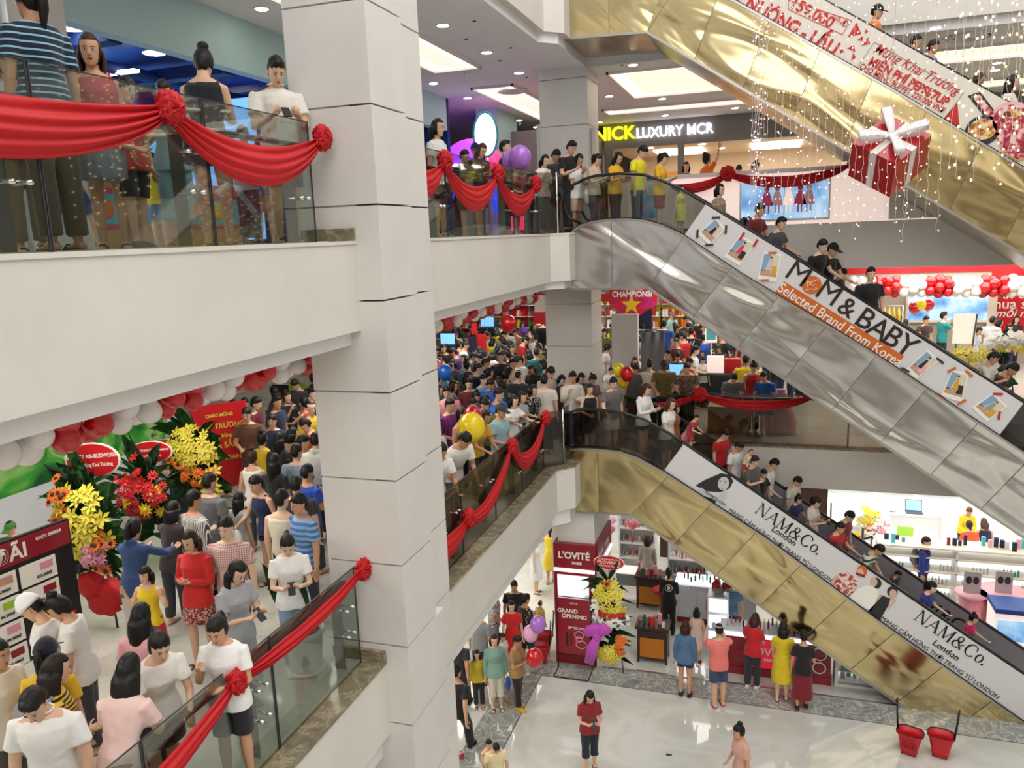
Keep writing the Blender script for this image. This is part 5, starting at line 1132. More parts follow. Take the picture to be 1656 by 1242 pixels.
for (u, v, fc, po, ha, to, lb, h, kw) in (
 (1061, 552, 10, 'stand', 'side', T_('#2a62c8'), 'fair haired person in bright blue tee', 1.62, {'hairc': '#a8783c'}),
 (1074, 518, 185, 'stand', 'side', T_('#20489c'), 'person in royal blue waistcoat over white seen from behind', 1.78, {}),
 (1039, 522, 180, 'stand', 'side', ('jacket', '#161618'), 'broad person in black jacket seen from behind', 1.78, {}),
 (1118, 530, 180, 'stand', 'side', T_('#151518'), 'person in black tee with a white W on the back', 1.74, {}),
 (1101, 537, 120, 'stand', 'pony', ('tank', '#8c7c60', 'floral'), 'person in olive patterned top with shoulder bag', 1.62, {}),
 (1126, 560, 100, 'look', 'side', T_('#f0eeec'), 'person in white shirt at the cash desk', 1.62, {}),
 (1138, 578, 20, 'down', 'pony', T_('#e8e4e2'), 'assistant with tied hair by the cash desk', 1.36, {}),
 (1207, 574, 175, 'reach', 'side', T_('#ead31c'), 'person in yellow tee seen from behind', 1.7, {}),
 (1051, 581, 180, 'stand', 'side', T_('#e0d8c8'), 'person in cream tee seen from behind near the far rail', 1.66, {}),
 (1014, 571, 30, 'look', 'bob', T_('#4a3a3c'), 'person in dark brown left of the cream tee', 1.58, {}),
 (1027, 578, 20, 'look', 'long', T_('#8c5a4c'), 'person with reddish long hair near the far rail', 1.58, {'hairc': '#4c2418'}),
 (1033, 566, 120, 'look', 'side', T_('#e8e6e6'), 'person in white with grey cap', 1.66, {'capc': '#565a60'}),
 (1087, 505, 60, 'look', 'side', T_('#86b8b4'), 'person in sea green with grey cap far back', 1.7, {'capc': '#6a6c70'}),
 (1067, 497, 0, 'look', 'side', ('tank', '#1c1c1e'), 'person in black vest far back under the flag banner', 1.7, {}),
 (1083, 566, 60, 'down', 'side', T_('#232328'), 'person with dark hair behind the olive tee', 1.6, {}),
 # right hand shop area
 (1526, 505, 110, 'photo', 'top', T_('#1f8f92'), 'person in teal tee with phone at the ear in front of the whiteboard', 1.74, {}),
 (1456, 511, 150, 'look', 'side', T_('#2a2a30'), 'person in black behind the black shirted rider', 1.66, {}),
 (1466, 517, 120, 'look', 'bob', T_('#7a5a4a'), 'person with dark bob by the pink flower paper', 1.58, {}),
 (1499, 512, 30, 'look', 'side', T_('#3a2a2c'), 'person with dark hair under the balloon flower', 1.66, {}),
 (1485, 533, 60, 'look', 'long', T_('#4a3030'), 'person with long brown hair right of the balloon flower', 1.6, {'hairc': '#33201a'}),
 (1558, 500, 0, 'look', 'side', T_('#3a3c44'), 'person behind the whiteboard', 1.6, {}),
 (1586, 530, 40, 'down', 'bob', T_('#c8d4e4'), 'person with black bob in pale blue behind the white orchids', 1.56, {}),
 (1606, 512, 150, 'look', 'side', T_('#c4ccd4'), 'person in pale grey blue below the red poster', 1.7, {}),
 (1618, 516, 100, 'look', 'bob', T_('#3a3034'), 'person with dark bob below the red poster', 1.6, {}),
 (1634, 524, 20, 'look', 'pony', T_('#7c3a34'), 'person in brick red below the red poster', 1.56, {}),
 (1645, 511, 10, 'look', 'long', T_('#2a2428'), 'person with long hair at the right edge below the red poster', 1.6, {}),
 (1597, 568, 20, 'look', 'bob', T_('#e8d048'), 'person in lemon blouse behind the yellow bouquet', 1.55, {'hairc': '#5a3a28'})):
    A(u, v, fc, po, ha, to, ('trousers', random.choice([BK, NV, '#3c4048'])), lb, h=h, **kw)

# ground floor
for (u, v, fc, po, ha, to, bo, lb, h, kw) in (
 (738, 1076, 170, 'walk', 'side', T_('#141416'), ('trousers', '#18181b'), 'tall thin person in black tee and trousers walking away from the leaflets', 1.76, {'shoes': sb}),
 (771, 1052, 20, 'stand', 'long', ('long', '#c9b228'), ('trousers', '#1c1c20'), 'child in mustard long sleeved top and black leggings', 1.24, {'shoes': sd}),
 (799, 1027, 25, 'stand', 'bob', ('jacket', '#7fa596'), ('crop', '#dcd6c2'), 'person in sage green hooded jacket and cream cropped trousers', 1.60, {'shoes': sd, 'hairc': '#3a241c'}),
 (838, 1029, 80, 'carry', 'side', T_('#a88450'), ('trousers', '#1a1a1d'), 'person in brown tee and black trousers holding a red balloon', 1.56, {'shoes': ('shoe', '#d8a62a'), 'fem': True, 'hairc': '#2a1a14'}),
 (813, 1025, 60, 'look', 'pony', T_('#e4e0dc'), ('shorts', '#b8a8a0'), 'child in white behind the sage green jacket', 1.2, {}),
 (827, 973, 20, 'stand', 'bob', ('teedress', '#d81f22'), None, 'person in plain bright red dress', 1.58, {'shoes': sd}),
 (852, 961, 150, 'carry', 'side', ('teedress', '#18203c', 'floral_y'), None, 'person in navy dress with yellow flowers', 1.6, {'fem': True, 'shoes': sd}),
 (831, 940, 10, 'stand', 'side', ('polo', '#151518'), ('trousers', '#26262c'), 'person in black polo behind the red dress', 1.68, {'shoes': sb}),
 (803, 951, 100, 'look', 'side', ('polo', '#e4e2e0', 'floral_bw'), ('trousers', '#8c9cb4'), 'person in black and white printed shirt and torn pale jeans', 1.66, {'shoes': sn}),
 (775, 983, 175, 'stand', 'side', T_('#9fa1a4'), ('shorts', '#1f2c4c'), 'person in grey tee and navy shorts seen from behind', 1.68, {'shoes': sd}),
 (874, 971, 150, 'stand', 'buzz', ('tank', '#d8d83c'), ('shorts', '#c8c8c0'), 'toddler in yellow vest behind the flowered dress', 1.0, {'shoes': sd}),
 (867, 868, 90, 'stand', 'side', ('dress', '#e4e6ec'), None, 'person in white sleeveless dress far back left', 1.55, {'fem': True, 'shoes': sd}),
 (888, 850, 200, 'reach', 'pony', ('dress', '#e6c93a'), None, 'person in yellow dress beside the white kiosk pillar', 1.58, {'shoes': sd}),
 (739, 1022, 180, 'walk', 'side', T_('#2a2a30'), ('trousers', '#141418'), 'person in black trousers mostly hidden by the gallery edge', 1.68, {'shoes': sb}),
 (955, 1121, 25, 'phone', 'long', T_('#8a1f22'), ('crop', '#1a2030'), 'person with long hair in dark red tee using a phone alone on the floor', 1.58, {'shoes': sd, 'phone': 'phone of the person alone in dark red'}),
 (791, 1197, 60, 'look', 'side', ('tank', '#e4e6e0'), ('shorts', '#2a8c4a'), 'toddler in green and white at the lower frame edge', 1.0, {}),
 (803, 1206, 30, 'down', 'side', T_('#e8d8a8'), ('shorts', '#3a3a40'), 'child with round black hair at the lower frame edge', 1.2, {}),
 (1193, 1173, -60, 'look', 'bun', ('tee', '#d8a090', 'floral'), ('trousers', '#2a2a30'), 'person in dusty pink printed blouse at the lower frame edge', 1.55, {}),
 (1109, 1004, 175, 'stand', 'bob', ('long', '#4f7398'), ('brief', '#2b3a58'), 'person in denim jacket and denim shorts seen from behind', 1.60, {'shoes': ('shoe', '#141416'), 'hairc': '#3a1c14'}),
 (1163, 1009, 200, 'photo', 'buzz', T_('#f08078'), ('shorts', '#34486a'), 'person in coral pink tee photographing the counter', 1.72, {'shoes': ('sandal', '#c02a3a'), 'phone': 'phone held up by the person in coral pink', 'hairc': '#1a1412'}),
 (1082, 918, 185, 'phone', 'pony', ('long', '#151517'), ('trousers', '#131315'), 'person in black with round white emblem on the back', 1.62, {'shoes': sb}),
 (1127, 983, 180, 'stand', 'bob', ('dress', '#eccfc0'), None, 'child in peach and white party dress seen from behind', 1.25, {'shoes': sb}),
 (1047, 866, 185, 'stand', 'bob', ('long', '#b0a69a'), ('shorts', '#3a5a9c'), 'person in taupe pleated blouse by the wooden carts', 1.58, {'hairc': '#24160f'}),
 (1161, 937, 170, 'down', 'shoulder', ('tank', '#8aa0c0', 'floral_bw'), ('trousers', '#30343e'), 'person in blue white print at the far counter corner', 1.58, {'hairc': '#33201a'}),
 (1181, 942, 0, 'down', 'side', ('tee', '#5a86b0', 'str_bw'), ('trousers', '#2a2a30'), 'person in blue wave striped top behind the flower bowl', 1.66, {}),
 (1223, 992, 160, 'phone', 'bob', ('polo', '#cc1c28'), ('trousers', '#2c303c'), 'person in red polo and white trainers at the counter', 1.60, {'shoes': sn, 'hairc': '#40201a'}),
 (1267, 1006, 180, 'phone', 'long', ('teedress', '#dcc21c'), None, 'person in mustard yellow dress at the counter', 1.62, {'shoes': sd}),
 (1300, 1020, 180, 'look', 'side', T_('#161618'), ('longskirt', '#7c1626'), 'person in black top and long burgundy skirt at the counter', 1.58, {'fem': True, 'shoes': sb}),
 (1499, 869, 70, 'stand', 'side', ('long', '#1f358c'), ('trousers', '#1a1c28'), 'person in deep blue shirt with grey rucksack by the cosmetic shelves', 1.68, {'shoes': sb}),
 (1569, 822, 10, 'lean', 'side', ('long', '#f0cc14'), ('trousers', '#26262c'), 'assistant in yellow jacket behind the right counter', 1.6, {'fem': True, 'hairc': '#6a4630'}),
 (1567, 842, 185, 'lean', 'pony', T_('#e64a1c'), ('trousers', '#26262c'), 'person in orange tee leaning over the right counter', 1.62, {}),
 (1591, 838, 185, 'lean', 'shoulder', ('dress', '#12163a'), None, 'person in dark blue dress leaning over the right counter', 1.6, {'hairc': '#4a3428'})):
    if to[-1] == 'floral_bw': cloth_mat('floral_bw', 'floral', '#26262c', 34)
    A(u, v, fc, po, ha, to, bo, lb, h=h, z=GZ, **kw)

# everybody else packed between the stalls on the first floor
rnd = random.Random(11)
CN = {'black': '#151518', 'charcoal': '#38393e', 'navy': '#1b2547', 'white': '#e9e7e3', 'cream': '#ddd2ba', 'grey': '#8b8c90', 'red': '#b8242a', 'maroon': '#6e1a26', 'blue': '#2a58b0', 'sky blue': '#86b2dc', 'olive': '#6a6a34', 'dark green': '#23523a', 'yellow': '#e2c22c', 'mustard': '#c2922a', 'pink': '#e39aa6', 'orange': '#dc6a24', 'brown': '#6a4530', 'purple': '#5a3a86', 'teal': '#1f7c80', 'tan': '#bb9878'}
WT = [14, 10, 8, 6, 2, 5, 3, 4, 3, 1, 2, 2, 1, 1, 1, 1, 4, 1, 1, 1]
TK = {'tee': 'tee', 'polo': 'polo shirt', 'tank': 'vest top', 'long': 'long sleeved top'}
HK = {'side': 'short black hair', 'top': 'brushed up hair', 'buzz': 'cropped hair', 'long': 'long loose hair', 'bob': 'a bob', 'pony': 'a ponytail', 'bun': 'a bun', 'shoulder': 'shoulder length hair'}
ZN = [('close to the rail', lambda x, y: x > -6.2 and y < 12.5), ('near the big pillar', lambda x, y: x < -6.2 and y < 12.5), ('amid the packed crowd', lambda x, y: x < -5 and y < 16),
      ('by the slim pillar', lambda x, y: -6.6 < x < -3.2 and y < 19), ('towards the back stalls', lambda x, y: x < -3.6), ('under the flag banner', lambda x, y: y > 21.5), ('near the cash desk', lambda x, y: True)]
used_l = set(); spots = []
yy = 9.4
while yy < 28.5:
    xx = -9.9 if yy > 12 else -8.8
    while xx < -4.65 or (yy > 19 and xx < 1.2):
        spots.append((xx+rnd.uniform(-.17, .17), yy+rnd.uniform(-.17, .17))); xx += .56 if yy < 20 else .62
    yy += .60 if yy < 20 else .75
ex = [(o.location.x, o.location.y) for o, *_ in PEOPLE if abs(o.location.z-Z1) < .3]
rnd.shuffle(spots); keep = []
for x, y in spots:
    if -5.1 < x < -3.5 and 16.9 < y < 18.5: continue
    if any((x-a)**2+(y-b)**2 < .17 for a, b in ex): continue
    if y < 10.6 and rnd.random() < .5: continue
    if x > -3.4 and (y < 20.6 and x > -1.6 or 20.2 < y < 21.6 and -2.3 < x < -.3 or y < 21.2 and x < -2.2): continue
    if -10.1 < x < -8.9 and 19.3 < y < 20.3: continue
    if x < -7.6 and y < 11.5: continue
    if -4.4 < x < -1.9 and 24.2 < y < 25.1 or -4.1 < x < -2.7 and 18.5 < y < 19.7: continue
    if y > 22 and rnd.random() < .25: continue
    keep.append((x, y)); ex.append((x, y))
keep.sort(key=lambda p: p[1]); NI = 298-len(PEOPLE)
crowd = []
for i, (x, y) in enumerate(keep[:235]):
    zone = next(z for z, f in ZN if f(x, y))
    for _ in range(300):
        cn = rnd.choices(list(CN), WT)[0]; hk = rnd.choices(list(HK), [10, 3, 1, 3, 2, 4, 2, 2])[0]; tk = rnd.choice(['tee', 'tee', 'tee', 'polo', 'tank', 'long'] if hk in ('long', 'bob', 'pony', 'bun', 'shoulder') else ['tee', 'tee', 'polo', 'long'])
        lb = 'person with %s in %s %s %s' % (HK[hk], cn, TK[tk], zone)
        if lb not in used_l: break
    used_l.add(lb); female = hk in ('long', 'bob', 'pony', 'bun', 'shoulder')
    face = rnd.choice([rnd.gauss(70, 40), rnd.gauss(40, 50), rnd.gauss(180, 60)]) if y < 18 else rnd.uniform(0, 360)
    h = rnd.gauss(1.59 if female else 1.68, .05); po = rnd.choices(['stand', 'look', 'down', 'phone', 'chin', 'carry', 'photo'], [5, 5, 3, 2, 1, .6, .5])[0]
    if i < NI: person((x, y, Z1), h, face, po, hk, (tk, CN[cn]), ('trousers', rnd.choice(['#1a1a1e', '#23304a', '#3c4048', '#2e3440'])), lb, group='packed crowd on the first floor', hairc=rnd.choice([HAIRC, HAIRC, '#1b1412', '#2a1a14']))
    else: crowd.append((x, y, h, face, rnd.choice(['look', 'down', 'phone']), hk, cn))
# the rest of the hall's crowd, farther back, as one
CM = list(CN); cmats = [mat('crowd_'+c.replace(' ', '_'), CN[c], .85) for c in CM]+[mat('crowd_hair', HAIRC, .5), mat('crowd_skin', '#d2a07e', .5), mat('crowd_skin_light', '#e0b494', .5)]
_lo = {}
def lowres(kind, pose, fem, extra=None):
    k = (kind, pose, fem, extra)
    if k not in _lo:
        me = hair_mesh(pose, fem, extra) if kind == 'hair' else {'body': lambda: body_mesh, 'top': lambda: top_mesh, 'bot': lambda: bot_mesh}[kind]()(*((pose, fem) if kind == 'body' else (pose, fem, extra)))
        if kind != 'hair':
            o = D.objects.new('tmp', me); C.objects.link(o); md = o.modifiers.new('r', 'REMESH'); md.mode = 'VOXEL'; md.voxel_size = .034
            m2 = D.meshes.new_from_object(o.evaluated_get(bpy.context.evaluated_depsgraph_get())); D.objects.remove(o); me = m2
        v = np.empty(len(me.vertices)*3, 'f'); me.vertices.foreach_get('co', v); l = np.empty(len(me.loops), 'i'); me.loops.foreach_get('vertex_index', l); t = np.empty(len(me.polygons), 'i'); me.polygons.foreach_get('loop_total', t)
        _lo[k] = (v.reshape(-1, 3), l, t)
    return _lo[k]
vv, ll, tt, mm = [], [], [], []; nv = 0
for (x, y, h, face, po, hk, cn) in crowd:
    fem = hk in ('long', 'bob', 'pony', 'bun', 'shoulder'); S = skel(po, fem); k_ = h/1.70; a = math.radians(face); R_ = np.array([[math.cos(a), -math.sin(a), 0], [math.sin(a), math.cos(a), 0], [0, 0, 1]])*k_
    for (dat, mi) in ((lowres('body', po, fem), len(CM)+1+(int(x*10) % 2)), (lowres('top', po, fem, 'tee'), CM.index(cn)), (lowres('bot', po, fem, 'trousers'), (1, 2, 0)[int(y*10) % 3]), (lowres('hair', po, fem, hk), len(CM))):
        v, l, t = dat; vv.append(v @ R_.T+np.array([x, y, Z1+S['drop']*k_])); ll.append(l+nv); tt.append(t); mm.append(np.full(len(t), mi)); nv += len(v)
if crowd:
    vv, ll, tt, mm = map(np.concatenate, (vv, ll, tt, mm)); me = D.meshes.new('crowd'); me.vertices.add(len(vv)); me.vertices.foreach_set('co', vv.ravel().astype('f')); me.loops.add(len(ll)); me.loops.foreach_set('vertex_index', ll.astype('i'))
    me.polygons.add(len(tt)); me.polygons.foreach_set('loop_start', np.concatenate([[0], np.cumsum(tt)[:-1]]).astype('i')); me.polygons.foreach_set('material_index', mm.astype('i')); me.polygons.foreach_set('use_smooth', np.ones(len(tt), bool))
    for m_ in cmats: me.materials.append(m_)
    me.update(calc_edges=True); me.validate(); o = D.objects.new('crowd', me); C.objects.link(o); tag(o, 'dense mass of shoppers filling the back of the first floor hall', 'crowd', kind='stuff')
n_f = len(keep)
print('PEOPLE', len(PEOPLE), 'fillers', n_f)
# ------------------------------------------------------------ banners on the escalators
YP = EN+.028
def bp(u, v, y=YP): return aty(u, v, y)
def tdir(a, b): return (bp(*b)-bp(*a)).normalized()
def btext(par, body, c, a, b, size, m, nm='lettering', y=YP, **kw):
    p = bp(*c); return text(nm, body, size, frame((p.x, y-.004, p.z), tdir(a, b), (0, -1, 0)), m, par, ext=.002, **kw)
def bpoly(par, pts, m, nm, th=.004, y=YP, w=False):
    P_ = [bp(*p) for p in pts]; return part(MB().prism([(p.x, p.z) for p in P_], y-th, y-.0005, axis='y'), nm, m, par)
mat('ink_brown', '#2a1512', .5); mat('ink', '#141416', .5); mat('band_orange', '#d2691e', .45); mat('ink_white', '#f6f2ea', .5); mat('ink_red', '#c4201c', .45)
mat('pic_blue', '#86a9c6', .5); mat('pic_tan', '#c79b7e', .5); mat('pic_cream', '#ddd3bd', .5); mat('pic_yellow', '#dca82c', .5); mat('pic_dark', '#26262a', .5); mat('pic_dkgreen', '#34382c', .5); mat('pic_skin', '#d8b49a', .5); mat('pic_grey', '#9a9a9c', .5); mat('pic_lgrey', '#c9c8c8', .5)
L2a, L2b = (1270, 455), (1455, 567)
for ch_, c in (('M', (1291, 444)), ('M', (1340, 475)), ('&', (1370, 498)), ('B', (1399, 517)), ('A', (1421, 533)), ('B', (1443, 546)), ('Y', (1466, 560))):
    btext(r2, ch_, c, L2a, L2b, .52 if ch_ != '&' else .46, 'ink_brown', bold=0 if ch_ == 'M' else .004, xs=1.0 if ch_ != 'M' else 1.05)
c = bp(1313, 461); part(MB().prism([(c.x+.165*math.cos(a), c.z+.165*math.sin(a)) for a in [i*PI/16 for i in range(32)]], YP-.006, YP-.001, axis='y'), 'emblem', 'band_orange', r2)
lg = [[(-.08, .07), (-.03, .05), (.03, .07), (.09, .10), (.10, .06)], [(-.08, .07), (-.08, -.02), (-.10, -.09), (-.02, -.07), (.06, -.08), (.10, -.07), (.06, -.05)], [(-.06, .0), (-.02, .03), (.01, -.01), (.05, .01)]]
for l_ in lg: part(MB().tube([(c.x+x, YP-.008, c.z+z) for x, z in l_], .006, 5), 'emblem_line', 'ink_white', r2)
bpoly(r2, [(1268, 455), (1462, 576), (1447, 596), (1253, 473)], 'band_orange', 'orange_band')
btext(r2, 'Selected Brand From Korea', (1357, 525), (1262, 464), (1455, 586), .255, 'ink_white', y=YP-.006, xs=.87, bold=.002)
def polaroid(par, q_, fig, tapes):
    P_ = [bp(*p) for p in q_]; C_ = sum(P_, V())/4
    ins = lambda p, k: C_+(p-C_)*k
    card = part(MB().prism([(p.x, p.z) for p in P_], YP-.010, YP-.003, axis='y'), 'photo_card', 'ink_white', par)
    a, b, c_, d = [ins(p, .86) for p in P_]; up = (a-d)
    c2, d2 = c_+up*.10, d+up*.10
    L = lambda s, t: (a+(b-a)*s)*(1-t)+(d2+(c2-d2)*s)*t
    def pl(st, m_, k): part(MB().prism([(p.x, p.z) for p in (L(*s) for s in st)], YP-.012-.0015*k, YP-.010, axis='y'), 'picture_part', m_, par)
    pl([(0, 0), (1, 0), (1, 1), (0, 1)], 'pic_cream', 0); pl([(0, 0), (.45, 0), (.25, .75), (0, .8)], 'pic_blue', 1); pl([(0, .75), (1, .68), (1, 1), (0, 1)], 'pic_tan', 1)
    if fig[1]: pl([(.55, .5), (.95, .5), (.95, .9), (.55, .9)], fig[1], 2)
    pl([(.42, .25), (.58, .25), (.68, .72), (.34, .74)], fig[0], 3); pl([(.44, .12), (.56, .12), (.57, .26), (.43, .26)], 'pic_skin', 3); pl([(.43, .08), (.57, .08), (.57, .15), (.43, .15)], 'pic_dark', 4)
    pl([(.38, .72), (.44, .72), (.40, .93), (.33, .93)], 'pic_skin', 3); pl([(.56, .72), (.63, .72), (.60, .93), (.54, .93)], 'pic_skin', 3)
    for (s, t, an, m_) in tapes:
        p = (P_[0]+(P_[1]-P_[0])*s)*(1-t)+(P_[3]+(P_[2]-P_[3])*s)*t; e = V((math.cos(an), 0, math.sin(an)))
        part(MB().obox((p.x, YP-.018, p.z), e*.075, V((-e.z, 0, e.x))*.02, (0, .003, 0)), 'tape', m_, par)
polaroid(r2, [(1158, 352), (1174, 371), (1147, 396), (1128, 378)], ('pic_dark', None), [(0, 0, 0, 'pic_dkgreen'), (1, .0, 1.5, 'pic_dkgreen'), (0, 1, 1.5, 'pic_dkgreen'), (1, 1, 0, 'pic_dkgreen')])
polaroid(r2, [(1196, 380), (1223, 394), (1196, 430), (1171, 415)], ('pinkred', 'pic_dark'), [(.15, 0, 1.0, 'ink_red'), (.95, 0, 1.0, 'ink_red')])
polaroid(r2, [(1235, 407), (1264, 411), (1255, 456), (1225, 451)], ('pic_lgrey', 'pic_yellow'), [(.5, 0, 0, 'band_orange'), (.4, 1, 0, 'band_orange')])
polaroid(r2, [(1500, 565), (1520, 583), (1481, 613), (1464, 598)], ('pic_dark', 'pink'), [(1, 0, -.7, 'pic_dkgreen'), (0, 1, -.5, 'pic_dkgreen')])
polaroid(r2, [(1539, 598), (1567, 604), (1555, 650), (1521, 640)], ('pic_yellow', 'pic_dark'), [(0, 0, .6, 'band_orange'), (1, 0, -.7, 'band_orange'), (0, 1, -.6, 'band_orange'), (1, 1, .6, 'band_orange')])
polaroid(r2, [(1605, 635), (1630, 657), (1596, 682), (1571, 659)], ('pic_grey', 'pic_yellow'), [(.2, -.1, 0, 'ink_red'), (1.1, .5, 1.5, 'ink_red')])

def serif(par, word, c, a, b, size, m, y=YP):
    """capitals with thick and thin strokes and slab serifs, drawn letter by letter"""
    G = {'N': (1.0, [((.18, 0), (.18, 1), .05), ((.18, 1), (.80, 0), .13), ((.80, 0), (.80, 1), .05)], [(.18, 0), (.80, 1), (.14, 1)]),
         'A': (.92, [((.10, 0), (.46, 1), .05), ((.46, 1), (.82, 0), .14), ((.24, .36), (.68, .36), .05)], [(.10, 0), (.82, 0)]),
         'M': (1.15, [((.16, 0), (.20, 1), .05), ((.20, 1), (.56, .05), .13), ((.56, .05), (.92, 1), .05), ((.92, 1), (.96, 0), .14)], [(.16, 0), (.96, 0), (.16, 1), (.94, 1)])}
    D_ = tdir(a, b); U = V((-D_.z, 0, D_.x)); U = U if U.z > 0 else -U
    tot = sum(G[k][0] if k in G else {'&': .95, 'C': .95, 'o': .6, '.': .3}[k] for k in word)*size; o = bp(*c)-D_*tot/2-U*size*.5; mb = MB(); 
    def st(p, q_, w_):
        p3, q3 = o+D_*(xo+p[0]*size)+U*p[1]*size, o+D_*(xo+q_[0]*size)+U*q_[1]*size; d = (q3-p3)/2; n = V((-d.z, 0, d.x)).normalized()*w_*size/2
        mb.obox(((p3+q3)/2).to_tuple(), d, n, (0, .002, 0))
    def arc(cx_, cz, rx, rz, a0, a1, w0, w1):
        prev = None
        for i in range(21):
            t = a0+(a1-a0)*i/20; pt = (cx_+rx*math.cos(t), cz+rz*math.sin(t))
            if prev: st(prev, pt, w0+(w1-w0)*abs(math.cos(t)))
            prev = pt
    xo = 0
    for k in word:
        if k in G:
            for s_ in G[k][1]: st(*s_)
            for p in G[k][2]: st((p[0]-.12, p[1]), (p[0]+.12, p[1]), .035)
            xo += G[k][0]*size
        elif k == 'C': arc(.5, .5, .38, .5, .7, 2*PI-.7, .05, .14); st((.80, .82), (.80, .66), .06); xo += .95*size
        elif k == 'o': arc(.3, .32, .22, .32, 0, 2*PI, .05, .12); xo += .6*size
        elif k == '.': arc(.12, .05, .04, .04, 0, 2*PI, .1, .1); xo += .3*size
        else: arc(.40, .75, .17, .22, 0, 2*PI, .05, .1); arc(.36, .27, .28, .27, .9, 2*PI-.6, .05, .13); st((.26, .66), (.80, .02), .12); st((.60, .22), (.78, .48), .05); st((.66, .48), (.88, .48), .04); xo += .95*size
    for i, vv in enumerate(mb.v): mb.v[i] = (vv[0], vv[1]-o.y+y-.004, vv[2])
    return part(mb, 'lettering', m, par)
for cN, cL, cM in (((1277, 855), (1268, 867), (1261, 881)), ((1540, 1031), (1530, 1052), (1519, 1063))):
    a_, b_ = ((1189, 831), (1330, 929)) if cN[0] < 1400 else ((1443, 1010), (1595, 1114))
    serif(r1, 'NAM&Co.', cN, a_, b_, .245 if cN[0] < 1400 else .25, 'ink')
    btext(r1, 'London', cL, a_, b_, .17, 'ink', bold=.002)
    btext(r1, 'MANG CẢM HỨNG THỜI TRANG TỪ LONDON', cM, a_, b_, .118 if cN[0] < 1400 else .125, 'ink', xs=.92)
# grey portrait and the three women printed on the banner
def blob(par, c, rx, rz, m, nm, k=1, tilt=0, y=YP):
    p = bp(*c) if not isinstance(c, V) else c
    pts = [(p.x+rx*math.cos(t)*math.cos(tilt)-rz*math.sin(t)*math.sin(tilt), p.z+rx*math.cos(t)*math.sin(tilt)+rz*math.sin(t)*math.cos(tilt)) for t in [i*PI/14 for i in range(28)]]
    return part(MB().prism(pts, y-.004-.0012*k, y-.001, axis='y'), nm, m, par)
bpoly(r1, [(1125, 785), (1140, 776), (1152, 771), (1166, 765), (1180, 768), (1186, 778), (1180, 790), (1164, 796), (1140, 794)], 'pic_dark', 'printed_hair', .004)
blob(r1, (1170, 782), .105, .14, 'pic_lgrey', 'printed_face', 3, -.2); bpoly(r1, [(1122, 797), (1134, 788), (1150, 800), (1166, 803), (1162, 816), (1152, 818), (1130, 803)], 'pic_lgrey', 'printed_shoulder', .006)
bpoly(r1, [(1121, 797), (1152, 806), (1160, 812), (1151, 818), (1130, 803)], 'pic_dark', 'printed_dress', .0075); bpoly(r1, [(1164, 795), (1176, 797), (1174, 806), (1163, 817), (1156, 815), (1163, 803)], 'pic_lgrey', 'printed_hand', .0085)
for (u, v) in ((1165, 778), (1173, 779)): blob(r1, (u, v), .016, .009, 'pic_dark', 'printed_eye', 5)
blob(r1, (1168, 790), .022, .01, 'pic_grey', 'printed_mouth', 5); btext(r1, 'NAM&CO.COM', (1157, 806), (1140, 794), (1173, 817), .07, 'ink', y=YP-.008)
mt_fl = mat('print_floral', '#b8403c', .5); ns, ls, b = nodes(mt_fl); t = tex(mt_fl.node_tree, 'ShaderNodeTexNoise', scale=14, Detail=2); rr_ = ramp(mt_fl.node_tree, [(.45, '#b33a3a'), (.55, '#ecd9cc')]); ls.new(t.outputs['Fac'], rr_.inputs[0]); ls.new(rr_.outputs[0], b.inputs['Base Color'])
def pfig(body, head_, hair_, dress, bm, arms=()):
    for pl in arms: bpoly(r1, pl, 'pic_skin', 'printed_arm', .005)
    bpoly(r1, body, bm, 'printed_body', .007); blob(r1, hair_, .09, .11, 'pic_dark' if dress else 'band_orange', 'printed_hair', 2); blob(r1, head_, .062, .09, 'pic_skin', 'printed_face', 5)
pfig([(1355, 929), (1367, 924), (1378, 930), (1388, 943), (1383, 955), (1370, 967), (1346, 951)], (1391, 926), (1394, 923), 0, 'print_floral', [[(1355, 929), (1344, 938), (1341, 947), (1346, 950), (1351, 940), (1362, 931)]])
bpoly(r1, [(1384, 925), (1399, 930), (1398, 934), (1384, 929)], 'maroon', 'printed_sunglasses', .011)
pfig([(1399, 947), (1412, 948), (1420, 955), (1420, 962), (1410, 989), (1371, 969), (1384, 954)], (1413, 941), (1417, 943), 1, 'ink_white', [])
pfig([(1427, 963), (1440, 968), (1437, 978), (1433, 985), (1422, 1004), (1400, 991), (1413, 978)], (1444, 960), (1443, 957), 1, 'pic_dark', [[(1425, 961), (1412, 970), (1404, 988), (1408, 990), (1418, 973), (1428, 966)], [(1439, 965), (1444, 972), (1434, 983), (1437, 985), (1449, 972), (1443, 963)]])
text('lettering', 'M&Co.', .42, frame(tuple(aty(1538, 1004, EF-.15)), (aty(1565, 1022, EF-.15)-aty(1520, 993, EF-.15)), (0, -1, 0)), 'ink', r1, ext=.002)

